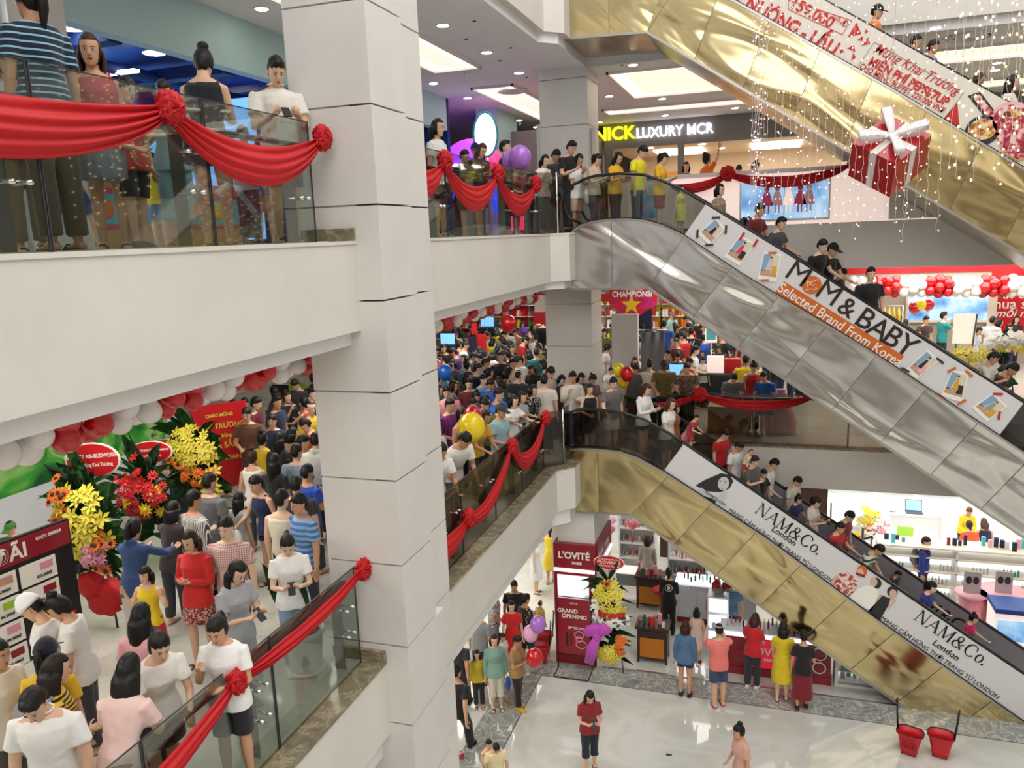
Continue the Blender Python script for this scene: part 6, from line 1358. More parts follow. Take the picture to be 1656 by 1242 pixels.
L3a, L3b = (1204, 3), (1348, 80)
btext(r3, 'T NƯỚNG - LẨU', (1270, 37), L3a, L3b, .29, 'ink_red', bold=.010, xs=.93)
btext(r3, '159.000', (1313, 21), L3a, L3b, .25, 'ink_red', bold=.006); btext(r3, 'VNĐ', (1359, 35), L3a, (1350, 79), .14, 'ink_red', xs=.9)
def outline(par, pts, m, w_=.008):
    P_ = [bp(*p) for p in pts]
    for p, q_ in zip(P_, P_[1:]+P_[:1]): d = (q_-p)/2; part(MB().obox(((p+q_)/2).to_tuple(), d, V((-d.z, 0, d.x)).normalized()*w_, (0, .004, 0)), 'printed_frame', m, par)
outline(r3, [(1275, 0), (1377, 33), (1362, 56), (1275, 15)], 'ink_red', .005)
for tri in (((1385, 36), (1371, 60), (1393, 55)), ((1400, 47), (1398, 55), (1404, 51)), ((1404, 60), (1393, 74), (1407, 71)), ((1396, 58), (1386, 65), (1395, 66)), ((1358, 77), (1359, 88), (1365, 83)), ((1381, 73), (1370, 78), (1383, 84)), ((1380, 85), (1376, 98), (1384, 93)), ((1548, 165), (1524, 195), (1552, 208))):
    bpoly(r3, tri, 'ink_red', 'printed_triangle')
outline(r3, [(1414, 68), (1558, 150), (1527, 192), (1385, 111)], 'pic_grey', .006)
btext(r3, 'Mừng Khai Trương', (1482, 112), (1420, 90), (1535, 150), .22, 'ink_red', shear=.35, xs=.90, bold=.001)
btext(r3, 'MIỄN PHÍ PEPSI/7UP', (1469, 132), (1404, 100), (1530, 168), .19, 'ink_red', bold=.008, xs=.88)
btext(r3, 'CHO MENU BUFFET 229.000 VNĐ', (1459, 143), (1397, 109), (1523, 178), .125, 'ink_red', bold=.002, xs=.86)
m = mat('meat', '#b02a3c', .5); ns, ls, b = nodes(m); t = tex(m.node_tree, 'ShaderNodeTexNoise', scale=12, Detail=4); rr_ = ramp(m.node_tree, [(.4, '#8e1f30'), (.52, '#c8485a'), (.6, '#efc8c0')]); ls.new(t.outputs['Fac'], rr_.inputs[0]); ls.new(rr_.outputs[0], b.inputs['Base Color'])
m = mat('soup', '#d8a04c', .4); ns, ls, b = nodes(m); t = tex(m.node_tree, 'ShaderNodeTexNoise', scale=9, Detail=4); rr_ = ramp(m.node_tree, [(.38, '#6a2c1a'), (.5, '#e0a048'), (.62, '#efdfc0'), (.7, '#7a9a4a')]); ls.new(t.outputs['Fac'], rr_.inputs[0]); ls.new(rr_.outputs[0], b.inputs['Base Color'])
bpoly(r3, [(1565, 155), (1585, 148), (1612, 184), (1595, 193)], 'pic_dark', 'printed_board', .004); bpoly(r3, [(1572, 156), (1583, 152), (1608, 184), (1597, 189)], 'meat', 'printed_meat', .006)
blob(r3, (1589, 211), .26, .24, 'pic_dark', 'printed_bowl', 1); blob(r3, (1589, 209), .21, .17, 'soup', 'printed_soup', 3)
blob(r3, (1634, 195), .31, .30, 'pink', 'printed_dish', 1); blob(r3, (1634, 194), .26, .24, 'meat', 'printed_meat', 3); blob(r3, (1638, 184), .14, .07, 'soup', 'printed_noodles', 4)
bpoly(r3, [(1606, 215), (1656, 211), (1680, 255), (1645, 262), (1622, 250)], 'wood_lt', 'printed_tray', .004); bpoly(r3, [(1610, 219), (1655, 215), (1674, 250), (1645, 258), (1625, 246)], 'meat', 'printed_meat', .006)

# ------------------------------------------------------------ gift box and fairy lights
c = aty(1437, 252, 13.9); g_ = empty('gift_box', tuple(c), label='large hanging red gift box with a white satin ribbon and bow', cat='gift box'); g_.rotation_euler = (math.radians(50), math.radians(4), math.radians(47)); g_.rotation_mode = 'ZXY'
g_.rotation_mode = 'QUATERNION'; g_.rotation_quaternion = (Matrix.Rotation(math.radians(47), 3, 'X') @ Matrix.Rotation(math.radians(48), 3, 'Z')).to_quaternion()
s_ = .39; mat('gift_red', '#b01a1e', .28, coat=.4); mat('satin', '#e9e4e2', .35, sheen=.4)
MB().cbox((0, 0, 0), (2*s_, 2*s_, 1.75*s_)).build('box', 'gift_red', g_)
h_ = s_*.875
for a_, nm in ((V((1, 0, 0)), 'x'), (V((0, 1, 0)), 'y')):
    bb = a_.cross(V((0, 0, 1))); w_ = .055; r_b = MB()
    r_b.obox((0, 0, h_+.004), a_*(s_+.006), bb*w_, (0, 0, .003))
    for sg in (-1, 1): r_b.obox(tuple(a_*sg*(s_+.004)), a_*.003, bb*w_, (0, 0, h_+.004))
    r_b.build('ribbon', 'satin', g_)
for k in range(4):
    an = PI/4+k*PI/2+.1; d = V((math.cos(an), math.sin(an), 0)); n_ = V((-d.y, d.x, 0)); rows = []
    for i in range(17):
        t = i/16*PI*1.75-.2; p = d*(.24-.24*math.cos(t))*1.0+V((0, 0, h_+.03+.15*abs(math.sin(t/1.75))*(1.2 if t < PI else .6)))
        rows.append([p+n_*w_*k2*(.35+.9*math.sin(min(PI, i/16*PI))) for k2 in (-1.1, -.4, .4, 1.1)])
    MB().sheet(rows, .006).build('bow_loop', 'satin', g_)
MB().ell((0, 0, h_+.05), (.06, .06, .045), 14, 8).build('knot', 'satin', g_)
MB().tube([(0, 0, 0), (.0, .4, 3)], .003, 5).build('cord', 'white', g_) if False else None
crd = MB().tube([tuple(c+V((0, 0, .3))), (c.x, c.y, 7.8)], .004, 5); o = part(crd, 'cord', 'white', None, label='thin white cord from which the red gift box hangs', cat='cord')
o.parent = None; o.location = (0, 0, 0)
mat('bulb_pink', '#ffffff', emit=3.2, ecol='#ffb0a8'); mat('bulb_gold', '#ffffff', emit=4, ecol='#ffc860'); mat('wire', '#e8ded8', .5)
for nm in ('bulb_pink', 'bulb_gold'): M[nm].cycles.emission_sampling = 'NONE'
rnd = random.Random(3)
def fairy(u, vb, y, i, m_, gl, lab):
    b_ = aty(u, vb, y); x = b_.x; br = .008 if m_ == 'bulb_pink' else .012; zt = 5.6; n = int((zt-b_.z)/.19)
    wire = MB(); pts = [(x+rnd.uniform(-.018, .018), y+rnd.uniform(-.018, .018), zt-(zt-b_.z)*k/(2*n)) for k in range(2*n+1)]
    o = wire.tube(pts, .0028, 4).build('fairy_light_string', 'wire', label=lab, cat='fairy lights', group=gl)
    q = MB()
    for k in range(0, 2*n+1, 2):
        p = V(pts[k]); d = V((rnd.uniform(-1, 1), rnd.uniform(-.6, .2), rnd.uniform(-.3, .5))).normalized()
        e = p+d*.045; q.tube([p, e], .003, 4, 1); q.ell(e, (br, br, br*1.4), 6, 4, 0)
    q.build('bulbs', [m_, 'wire'], o, kind='stuff')
for i, (u, vb) in enumerate([(1217, 346), (1219, 300), (1223, 338), (1226, 290), (1232, 350), (1214, 330), (1221, 352), (1229, 340), (1238, 318), (1250, 345), (1262, 322), (1274, 350), (1284, 332), (1296, 358), (1307, 342), (1318, 350), (1330, 366), (1344, 360), (1356, 372), (1369, 350), (1378, 385), (1391, 368), (1402, 352), (1418, 340), (1431, 352), (1446, 362), (1459, 392), (1466, 352), (1480, 340), (1497, 352), (1514, 372)]):
    fairy(u, vb, 13.0+rnd.uniform(-.5, .5), i, 'bulb_pink', 'pink white fairy light strings', 'string of pinkish white fairy lights hanging before the top escalator')
for i in range(13):
    u = 1535+i*9.5
    fairy(u, rnd.uniform(60, 300), rnd.uniform(9.5, 13), i, 'bulb_gold', 'golden fairy light strings', 'string of golden fairy lights at the upper right')
# ------------------------------------------------------------ ground floor shop
mat('lov_red', '#8f1226', .3, coat=.3); mat('lov_red_glow', '#c01a30', .4, emit=.55, ecol='#c8203a'); mat('shelf_glow', '#ffffff', emit=.95, ecol='#f2f6ff'); mat('screen_white', '#ffffff', emit=.7, ecol='#eefaff')
mat('counter_white', '#dfe3ea', .35); mat('wood_dark', '#3a231a', .4); mat('wood_orange', '#c87a1c', .4); mat('bottle_pink', '#e79aa8', .3); mat('bottle_teal', '#3a9ca0', .3); mat('bottle_clear', '#dfe6ea', .1); mat('leaf', '#2f6e2c', .5); mat('leaf_dark', '#1d4a22', .5); mat('lily', '#ead94a', .5); mat('petal_white', '#eceadf', .5); mat('petal_red', '#c41a1c', .5); mat('petal_orange', '#e8761c', .5); mat('petal_pink', '#e39ab0', .5); mat('magenta_cloth', '#c64ac0', .5, sheen=.4); mat('seed', '#4a2614', .7)
def tx(par, body, c, size, m, nm='lettering', dx=(1, 0, 0), nz=(0, -1, 0), **kw):
    return text(nm, body, size, frame(c, dx, nz), m, par, ext=.002, **kw)
# -- red sign tower round the slim pillar
k = empty('sign_tower', (-3.9, 15.5, GZ), label="dark red shop tower with white lettering around the slim pillar", cat='sign')
x0, x1, yf = -4.32, -3.42, 15.32; zt = -6.45
part(MB().box((x0, yf, GZ), (x1, yf+.14, zt)).box((x0, yf+.14, zt-.62), (x1+.04, 16.9, zt)), 'body', 'lov_red', k)
part(MB().box((x0+.01, yf-.03, zt-.62), (x1-.01, yf, zt-.55)), 'light_strip', 'shelf_glow', k)
tx(k, "L'OVITÉ", ((x0+x1)/2, yf-.006, zt-.26), .21, 'ink_white', bold=.006, xs=.95); tx(k, 'PARIS', ((x0+x1)/2+.06, yf-.006, zt-.42), .085, 'ink_white', bold=.003)
part(MB().box((x0+.08, yf-.02, zt-1.50), (x1-.14, yf-.003, zt-.70)), 'light_panel', 'screen_white', k)
for i_, (a_, y_) in enumerate(((16.1, -.30), (16.5, -.30))): tx(k, "L'OVITÉ" if i_ == 0 else 'PARIS', (x1+.046, 15.7+i_*.7, zt-.31), .15, 'ink_white', dx=(0, 1, 0), nz=(1, 0, 0))
part(MB().box((x1+.03, 15.6, zt-.6), (x1+.07, 16.85, zt-.52)), 'light_strip', 'shelf_glow', k)
# -- poster stand in front
k = empty('poster_stand', (-3.85, 15.12, GZ), label='dark red Grand Opening poster on a black steel floor stand', cat='sign stand')
part(MB().box((-4.20, 15.10, GZ+.35), (-3.50, 15.13, GZ+1.62)), 'poster', 'lov_red', k)
f_ = MB()
for a, b in (((-4.22, 15.12, GZ), (-4.22, 15.12, GZ+1.65)), ((-3.48, 15.12, GZ), (-3.48, 15.12, GZ+1.65)), ((-4.22, 15.12, GZ+1.65), (-3.48, 15.12, GZ+1.65)), ((-4.22, 14.72, GZ+.012), (-3.48, 14.72, GZ+.012)), ((-4.22, 14.72, GZ+.012), (-4.22, 15.12, GZ+.012)), ((-3.48, 14.72, GZ+.012), (-3.48, 15.12, GZ+.012)), ((-4.22, 15.12, GZ+.33), (-3.48, 15.12, GZ+.33))): f_.tube([a, b], .012, 6)
part(f_, 'frame', 'black', k)
tx(k, 'GRAND', (-3.98, 15.094, GZ+1.34), .125, 'ink_white', bold=.002); tx(k, 'OPENING', (-3.84, 15.094, GZ+1.22), .125, 'ink_white', bold=.002); tx(k, "L'OVITÉ", (-3.85, 15.094, GZ+1.52), .05, 'ink_white'); tx(k, 'UP TO 50%', (-3.8, 15.094, GZ+.96), .075, 'ink_white', bold=.001)
for (a, b, r_) in ((-3.74, .82, .10), (-3.70, .60, .11), (-3.74, .72, .07)):
    part(MB().tube([(a+r_*math.cos(t), 15.092, GZ+b+r_*.8*math.sin(t)) for t in [i*PI/10 for i in range(21)]], .012, 5), 'printed_compact', 'petal_pink', k)
part(MB().box((-4.02, 15.088, GZ+.55), (-3.99, 15.098, GZ+.85)).box((-3.93, 15.088, GZ+.55), (-3.91, 15.098, GZ+.82)), 'printed_pencil', 'black', k)
# -- flowers
def flower(mb, c, r, n_, kind, mi, rnd_):
    N = V(n_).normalized(); q_ = N.to_track_quat('Z', 'Y').to_matrix() @ Matrix.Rotation(rnd_.uniform(0, 6), 3, 'Z'); k_ = {'lily': 6, 'gerbera': 10, 'sun': 12, 'small': 5}[kind]
    for i in range(k_):
        a = 2*PI*i/k_; d = q_ @ V((math.cos(a), math.sin(a), .28 if kind == 'lily' else .12)); s1 = q_ @ V((-math.sin(a), math.cos(a), 0)); w_ = r*(.22 if kind in ('lily',) else .17 if kind != 'small' else .4)
        p0, p1, p2 = V(c), V(c)+d*r*.55, V(c)+d*r*(1.0)-N*r*.12
        mb.add([p0, p1-s1*w_, p2, p1+s1*w_, p1+N*-.006], [(0, 1, 4), (1, 2, 4), (2, 3, 4), (3, 0, 4), (0, 3, 2, 1)], mi)
    if kind in ('gerbera', 'sun'): mb.ell(V(c)+N*.006, (r*.32,)*3, 7, 5, 3 if kind == 'sun' else mi)
def leaf_fan(mb, base, d, ln, w_, mi=0, droop=.25, side_=None):
    d = V(d).normalized(); s1 = d.cross(V((0, -1, .2))).normalized(); n = 7; vs = []
    for i in range(n+1):
        t = i/n; p = V(base)+d*ln*t-V((0, 0, droop*ln*t*t)); ww = w_*math.sin(PI*min(1, .12+t*.9))*(1 if t < 1 else 0)
        vs += [p-s1*ww, p+V((0, 0, ww*.25)), p+s1*ww]
    fs = []
    for i in range(n):
        for j in (0, 1): q_ = (i*3+j, i*3+j+1, i*3+j+4, i*3+j+3); fs.append(q_); fs.append(q_[::-1])
    mb.add(vs, fs, mi, True)
def stand_flowers(base, H, groups, lab, leaves=20, w_=.42, tripod=True, seed=1, depth=.18, lean=-.12, cloth=None, cz=.3):
    """a congratulatory flower stand: wooden legs, greenery, and flower clusters kept as parts"""
    rn = random.Random(seed); r = empty('flower_stand', base, label=lab, cat='flower stand'); B = V(base)
    if tripod:
        for a in (-.32, .32): part(MB().tube([B+V((a, -.12, 0)), B+V((a*.35, 0, H*.75))], .013, 6), 'leg', 'wood_dark', r)
        part(MB().tube([B+V((0, .35, 0)), B+V((0, 0, H*.75))], .013, 6), 'leg', 'wood_dark', r)
    gl = MB()
    for i in range(leaves):
        t = rn.random(); zc = B.z+H*(cz+(1-cz)*t*.9); an = rn.uniform(-.4, PI+.4); l_ = w_*rn.uniform(.8, 1.35)
        leaf_fan(gl, B+V((0, .04, zc-B.z)), (math.cos(an), -.25, math.sin(an)*.9+.1), l_, rn.choice([.03, .05, .10]), rn.choice([0, 0, 1]), rn.uniform(0, .35))
    part(gl, 'greenery', ['leaf', 'leaf_dark'], r, kind='stuff')
    for (kind, m_, dx, dz, rx, rz, cnt, fr) in groups:
        mb = MB()
        for i in range(cnt):
            a, q_ = rn.uniform(0, 2*PI), math.sqrt(rn.random()); ex_, ez_ = math.cos(a)*q_, math.sin(a)*q_
            c_ = B+V((dx+ex_*rx, -.06-depth*math.sqrt(max(0, 1-q_*q_)), dz+ez_*rz)); flower(mb, c_, fr*rn.uniform(.8, 1.15), (ex_*.8, -1, ez_*.8+.3), kind, 0, rn)
        part(mb, {'lily': 'lilies', 'gerbera': 'gerberas', 'sun': 'sunflowers', 'small': 'small_flowers'}[kind], [m_, 'leaf', 'leaf', 'seed'], r)
    return r
def oval_sign(par, c, rx, rz, lines, tilt=0, th=.02, nrm=(0, -1, 0), pole=None):
    C_ = V(c); X_ = V((math.cos(tilt), 0, math.sin(tilt))); Nn = V(nrm); X_ = V((X_.x, 0, X_.z)) if abs(Nn.y) > .9 else X_
    fr = frame(tuple(C_), X_, Nn); r3_ = fr.to_3x3()
    for nm, m_, k1, off in (('rim', 'ink_white', 1.0, .0), ('plate', 'red', .93, .008)):
        mb = MB(); a = [C_+r3_ @ V((rx*k1*math.cos(t), rz*k1*math.sin(t), off)) for t in [i*PI/18 for i in range(36)]]; b_ = [p+r3_ @ V((0, 0, .008)) for p in a]; mb.loft([a, b_], 0, True, False); part(mb, nm, m_, par)
    for body, dz, sz in lines: text('lettering', body, sz, frame(tuple(C_+r3_ @ V((0, dz, .018))), r3_ @ V((1, 0, 0)), r3_ @ V((0, 0, 1))), 'ink_white', par, ext=.001, bold=.001)
    if pole: part(MB().tube([pole, C_+r3_ @ V((0, -rz*.9, -.004))], .008, 5), 'stick', 'wood_dark', par)
fs = stand_flowers((-3.15, 15.35, GZ), 2.25, [('small', 'petal_white', -.30, 1.42, .20, .42, 60, .045), ('small', 'petal_white', .05, 1.18, .42, .22, 70, .045), ('lily', 'lily', .03, 1.62, .32, .42, 60, .10), ('small', 'petal_red', .05, 1.33, .36, .07, 40, .06), ('sun', 'petal_orange', -.02, 2.04, .10, .06, 3, .08),
    ('lily', 'lily', .03, .42, .28, .22, 34, .09), ('gerbera', 'petal_orange', .25, .62, .16, .22, 14, .09)], "tall flower stand of yellow lilies with a magenta bow before the red tower", 44, .50, seed=4, cz=.12)
oval_sign(fs, (-3.12, 15.32, GZ+2.42), .33, .155, [('PROVENCE', 0, .10), ('CTY CP HOÀNG TIẾN DŨNG', .07, .035), ('MỪNG KHAI TRƯƠNG', -.075, .045)], pole=(-3.15, 15.36, GZ+1.6))
bw = MB()
for (dx, dz, tx_, tz_) in ((-.18, .98, .42, .12), (.02, 1.02, .34, .10), (-.10, .85, .20, .30)):
    bw.ell((-3.25+dx, 15.08, GZ+dz), (tx_*.55, .09, .13), 18, 12, 0, Matrix.Rotation(.5*dx*4, 3, 'Y'), lambda d: 1+.12*math.sin(d.x*9+d.z*7))
bw.tube([(-3.3, 15.06, GZ+.95), (-3.44, 15.0, GZ+.6), (-3.52, 14.98, GZ+.25)], [(.05, .03), (.12, .03), (.10, .02)], 12, side=(1, 0, 0))
part(bw, 'bow', 'magenta_cloth', fs)
# -- carts
def box_row(par_label, x0, x1, y0, y1, z, n, mats_, hr, grp, seed=0, cat='box', nm='cosmetic_box'):
    rn = random.Random(seed); w_ = (x1-x0)/n
    for i in range(n):
        h1 = rn.uniform(*hr); yy_ = rn.uniform(y0, y1); m_ = rn.choice(mats_); ww = w_*rn.uniform(.55, .8)
        MB().box((x0+i*w_, yy_-ww*.4, z), (x0+i*w_+ww, yy_+ww*.4, z+h1)).build(nm, m_, label=par_label, cat=cat, group=grp)
def bottle_row(par_label, x0, x1, y0, y1, z, n, mats_, hr, grp, seed=0, r=.022):
    rn = random.Random(seed)
    for i in range(n):
        h1 = rn.uniform(*hr); p = ((x0+(x1-x0)*(i+.5)/n), rn.uniform(y0, y1), z); mb = MB().lathe([(.001, 0), (r, 0), (r, h1*.68), (r*.4, h1*.76), (r*.4, h1*.8)], p, 10, 0); mb.lathe([(r*.5, h1*.8), (r*.5, h1), (.001, h1)], p, 8, 1)
        mb.build('bottle', [rn.choice(mats_), 'white'], label=par_label, cat='bottle', group=grp)
for (cx_, cy_, lb, sd_) in ((-2.30, 15.95, 'dark wood display cart with orange door nearest the bright floor', 1), (-2.72, 18.45, 'dark wood display cart with orange door behind the red stool', 2)):
    k = empty('display_cart', (cx_, cy_, GZ), label=lb, cat='cart'); a, b_, z_ = cx_-.36, cx_+.36, GZ
    part(MB().box((a, cy_-.24, z_+.78), (b_, cy_+.24, z_+.84)), 'top', 'wood_dark', k); part(MB().box((a+.04, cy_-.20, z_+.10), (b_-.04, cy_+.20, z_+.78)), 'body', 'wood_dark', k)
    part(MB().box((a+.10, cy_-.215, z_+.14), (b_-.10, cy_-.20, z_+.58)), 'door', 'wood_orange', k); part(MB().box((a+.10, cy_-.215, z_+.62), (b_-.10, cy_-.20, z_+.75)), 'drawer', 'wood_dark', k)
    for sx in (a+.06, b_-.06):
        for sy in (cy_-.18, cy_+.18): part(MB().box((sx-.025, sy-.025, z_), (sx+.025, sy+.025, z_+.10)), 'leg', 'wood_dark', k)
    box_row('cosmetic box on the cart ' + ('nearest the bright floor' if sd_ == 1 else 'behind the red stool'), a+.04, b_-.05, cy_-.15, cy_+.1, z_+.84, 6, ['bottle_pink', 'white', 'pink', 'petal_red', 'cream', 'leaf'], (.12, .26), 'boxes on the carts %d' % sd_, sd_)
# -- stool
k = empty('bar_stool', (-2.36, 17.75, GZ), label='red bar stool with round chrome foot between the carts', cat='stool')
part(MB().lathe([(.001, .72), (.19, .72), (.22, .76), (.20, .80), (.001, .78)], (-2.36, 17.75, GZ), 22), 'seat', 'red', k)
part(MB().tube([(-2.36, 17.75, GZ+.03), (-2.36, 17.75, GZ+.72)], .03, 10), 'column', 'lov_red', k); part(MB().lathe([(.001, 0), (.24, 0), (.23, .02), (.05, .04), (.001, .04)], (-2.36, 17.75, GZ), 24), 'foot', 'chrome', k)
# -- white counter behind
k = empty('shop_counter', (-1.4, 18.0, GZ), label='pale grey counter with dark red plinth and pink lit lettering', cat='counter')
part(MB().box((-2.0, 17.8, GZ+.12), (-.2, 18.3, GZ+.95)), 'body', 'counter_white', k); part(MB().box((-2.0, 17.78, GZ), (-.2, 18.28, GZ+.12)), 'plinth', 'lov_red', k); part(MB().box((-2.05, 17.75, GZ+.95), (-.15, 18.35, GZ+.99)), 'worktop', 'screen_white', k)
for i in range(4): part(MB().box((-1.97+i*.44, 17.785, GZ+.16), (-1.56+i*.44, 17.80, GZ+.80)), 'door', 'counter_white', k)
tx(k, "L'OVITÉ", (-1.45, 17.78, GZ+.87), .14, 'petal_pink')
bottle_row('bottle on the pale grey counter', -1.9, -.5, 17.9, 18.2, GZ+.99, 16, ['bottle_teal', 'bottle_clear', 'petal_red', 'navy', 'leaf_dark'], (.14, .24), 'bottles on the pale counter', 3)
MB().box((-.75, 17.95, GZ+.99), (-.45, 18.0, GZ+1.32)).build('gift_carton', 'purple', label='purple patterned carton at the right end of the pale counter', cat='box')
for (xa, ya_, z_, lb, n_) in ((-3.3, 20.1, GZ, 'back shelf with pink and orange bottles beside the hearts', 3), (-1.9, 19.3, GZ, 'pale cabinet crowded with boxes behind the bottles', 2)):
    k = empty('display_shelf', (xa, ya_, z_), label=lb, cat='shelf')
    for i in range(n_): part(MB().box((xa-.45, ya_-.2, z_+.55+i*.42), (xa+.45, ya_+.2, z_+.58+i*.42)), 'shelf_board', 'white', k)
    part(MB().box((xa-.48, ya_+.2, z_), (xa+.48, ya_+.23, z_+1.9)).box((xa-.48, ya_-.2, z_), (xa-.45, ya_+.2, z_+1.9)).box((xa+.45, ya_-.2, z_), (xa+.48, ya_+.2, z_+1.9)), 'case', 'counter_white', k)
    for i in range(n_): bottle_row('small bottle on the ' + ('shelf beside the hearts' if n_ == 3 else 'pale cabinet'), xa-.42, xa+.42, ya_-.15, ya_+.1, z_+.58+i*.42, 10, ['bottle_pink', 'petal_orange', 'petal_red', 'white', 'petal_white'], (.14, .28), 'bottles on the back shelves %d' % n_, i+10)
struct(MB().box((-2.9, 21.5, GZ), (1.5, 21.65, GZ+2.4)), 'wall_dark', ['wood_dark'])
struct(MB().box((-9, 26, GZ), (-5, 26.1, GZ+3.4)), 'wall_kiosk', ['counter_white'])
k = empty('wheeled_table', (-3.1, 18.9, GZ), label='lilac grey table on castors next to the tower', cat='table'); part(MB().box((-3.6, 18.6, GZ+.62), (-2.9, 19.1, GZ+.72)), 'top', 'lb_white', k); part(MB().box((-3.6, 18.58, GZ+.4), (-2.9, 18.6, GZ+.7)), 'apron', 'grey', k)
for sx in (-3.55, -2.95):
    for sy in (18.65, 19.05): part(MB().tube([(sx, sy, GZ), (sx, sy, GZ+.62)], .02, 8), 'leg', 'grey', k)
def heart(c, s, lab, m_='balloon_red'):
    mb = MB(); pts = []
    def fn(d): a = math.atan2(d.z, d.x); return 1
    for i in range(33):
        t = 2*PI*i/33; x = .0625*16*math.sin(t)**3; z_ = .0625*(13*math.cos(t)-5*math.cos(2*t)-2*math.cos(3*t)-math.cos(4*t)); pts.append((x, z_))
    C_ = V(c); mb.loft([[C_+V((x*s*k_, d_*s, z_*s*k_)) for x, z_ in pts] for k_, d_ in ((.15, -.42), (.6, -.34), (.92, -.15), (1, 0), (.92, .15), (.6, .34), (.15, .42))])
    mb.tube([C_-V((0, 0, s)), C_-V((.02, 0, s+.9))], .003, 4); return mb.build('heart_balloon', m_, label=lab, cat='balloon')
heart(aty(985, 857, 19.4), .17, 'rosy heart shaped balloon by the white shelf wall', 'balloon_pink'); heart(aty(1022, 849, 19.2), .18, 'bright pink heart shaped balloon in front of the dark wall', 'balloon_pink'); heart(aty(990, 842, 20.6), .13, 'small pink heart balloon behind the rosy one', 'balloon_rose')
for u, v, col, r_, lb in ((870, 1009, 'lilac', .15, 'lilac balloon by the flowered dress'), (858, 1024, 'rose', .15, 'pale pink balloon below the lilac one'), (865, 1063, 'red', .17, 'red balloon held by the person in brown')): balloon(aty(u, v, 13.3), r_, col, lb, string=False)
# -- red counter along the front
k = empty('shop_counter', (.25, 15.95, GZ), label="long dark red glowing counter with white lettering along the floor edge", cat='counter')
part(MB().box((-.95, 15.78, GZ), (1.30, 16.35, GZ+.16)), 'plinth', 'lov_red', k); part(MB().box((-.93, 15.80, GZ+.16), (1.28, 16.33, GZ+.86)), 'body', 'lov_red', k)
part(MB().box((-.30, 15.785, GZ+.2), (.85, 15.80, GZ+.82)), 'lit_front', 'lov_red_glow', k); part(MB().box((-.95, 15.76, GZ+.86), (1.30, 16.36, GZ+.93)), 'light_edge', 'shelf_glow', k); part(MB().box((-.9, 15.8, GZ+.93), (1.26, 16.3, GZ+.96)), 'glass_top', 'counter_white', k)
tx(k, "L'OVITÉ", (.05, 15.78, GZ+.56), .24, 'ink_white', bold=.006); tx(k, 'PARIS', (.10, 15.78, GZ+.39), .09, 'ink_white', bold=.003)
for r_, zz_ in ((.13, .66), (.12, .36)): part(MB().tube([(1.06+r_*math.cos(t), 15.785, GZ+zz_+r_*math.sin(t)) for t in [i*PI/10 for i in range(21)]], .014, 5), 'printed_compact', 'ink_white', k)
bottle_row('lipstick or bottle on the red counter', -.8, .85, 15.9, 16.25, GZ+.96, 20, ['petal_red', 'white', 'bottle_pink', 'black', 'maroon'], (.10, .26), 'bottles on the red counter', 9, .018)
k = empty('lit_tower', (-1.0, 16.6, GZ), label='white glowing shelf tower topped by a bowl of red flowers', cat='shelf'); part(MB().box((-1.2, 16.45, GZ), (-.75, 16.9, GZ+1.35)), 'body', 'counter_white', k)
for i in range(3): part(MB().box((-1.17, 16.43, GZ+.25+i*.38), (-.78, 16.45, GZ+.55+i*.38)), 'lit_shelf', 'shelf_glow', k)
MB().ell((-.97, 16.65, GZ+1.45), (.14, .14, .10), 14, 8).build('flower_bowl', 'grey', label='grey bowl on the white shelf tower', cat='bowl')
rb = MB(); rn = random.Random(2)
for i in range(22): a, q_ = rn.uniform(0, 6.3), rn.random()**.5; flower(rb, V((-.97+.17*q_*math.cos(a), 16.62+.15*q_*math.sin(a), GZ+1.55+.1*(1-q_))), .07, (math.cos(a)*q_, -.4+math.sin(a)*q_, .8), 'gerbera', 0, rn)
rb.build('red_bouquet', ['petal_red', 'leaf', 'leaf', 'petal_red'], label='red bouquet in the grey bowl', cat='flowers')
k = empty('display_case', (1.8, 15.95, GZ), label='white glowing glass case of small items beside the red counter', cat='case')
part(MB().box((1.36, 15.80, GZ), (2.3, 16.3, GZ+.06)).box((1.36, 15.80, GZ+.06), (1.42, 16.3, GZ+.66)).box((2.24, 15.8, GZ+.06), (2.3, 16.3, GZ+.4)), 'frame', 'white', k)
part(MB().box((1.42, 16.2, GZ+.06), (2.24, 16.22, GZ+.5)), 'lit_back', 'shelf_glow', k)
for i in range(2): part(MB().box((1.42, 15.82, GZ+.10+i*.22), (2.24, 16.2, GZ+.115+i*.22)), 'shelf_board', 'white', k)
for i in range(2): box_row('small box in the white glowing case', 1.48, 2.2, 15.9, 16.05, GZ+.115+i*.22, 6, ['grey', 'pic_tan', 'white', 'lime', 'bottle_pink', 'pic_lgrey'], (.07, .16), 'boxes in the glowing case', 30+i)
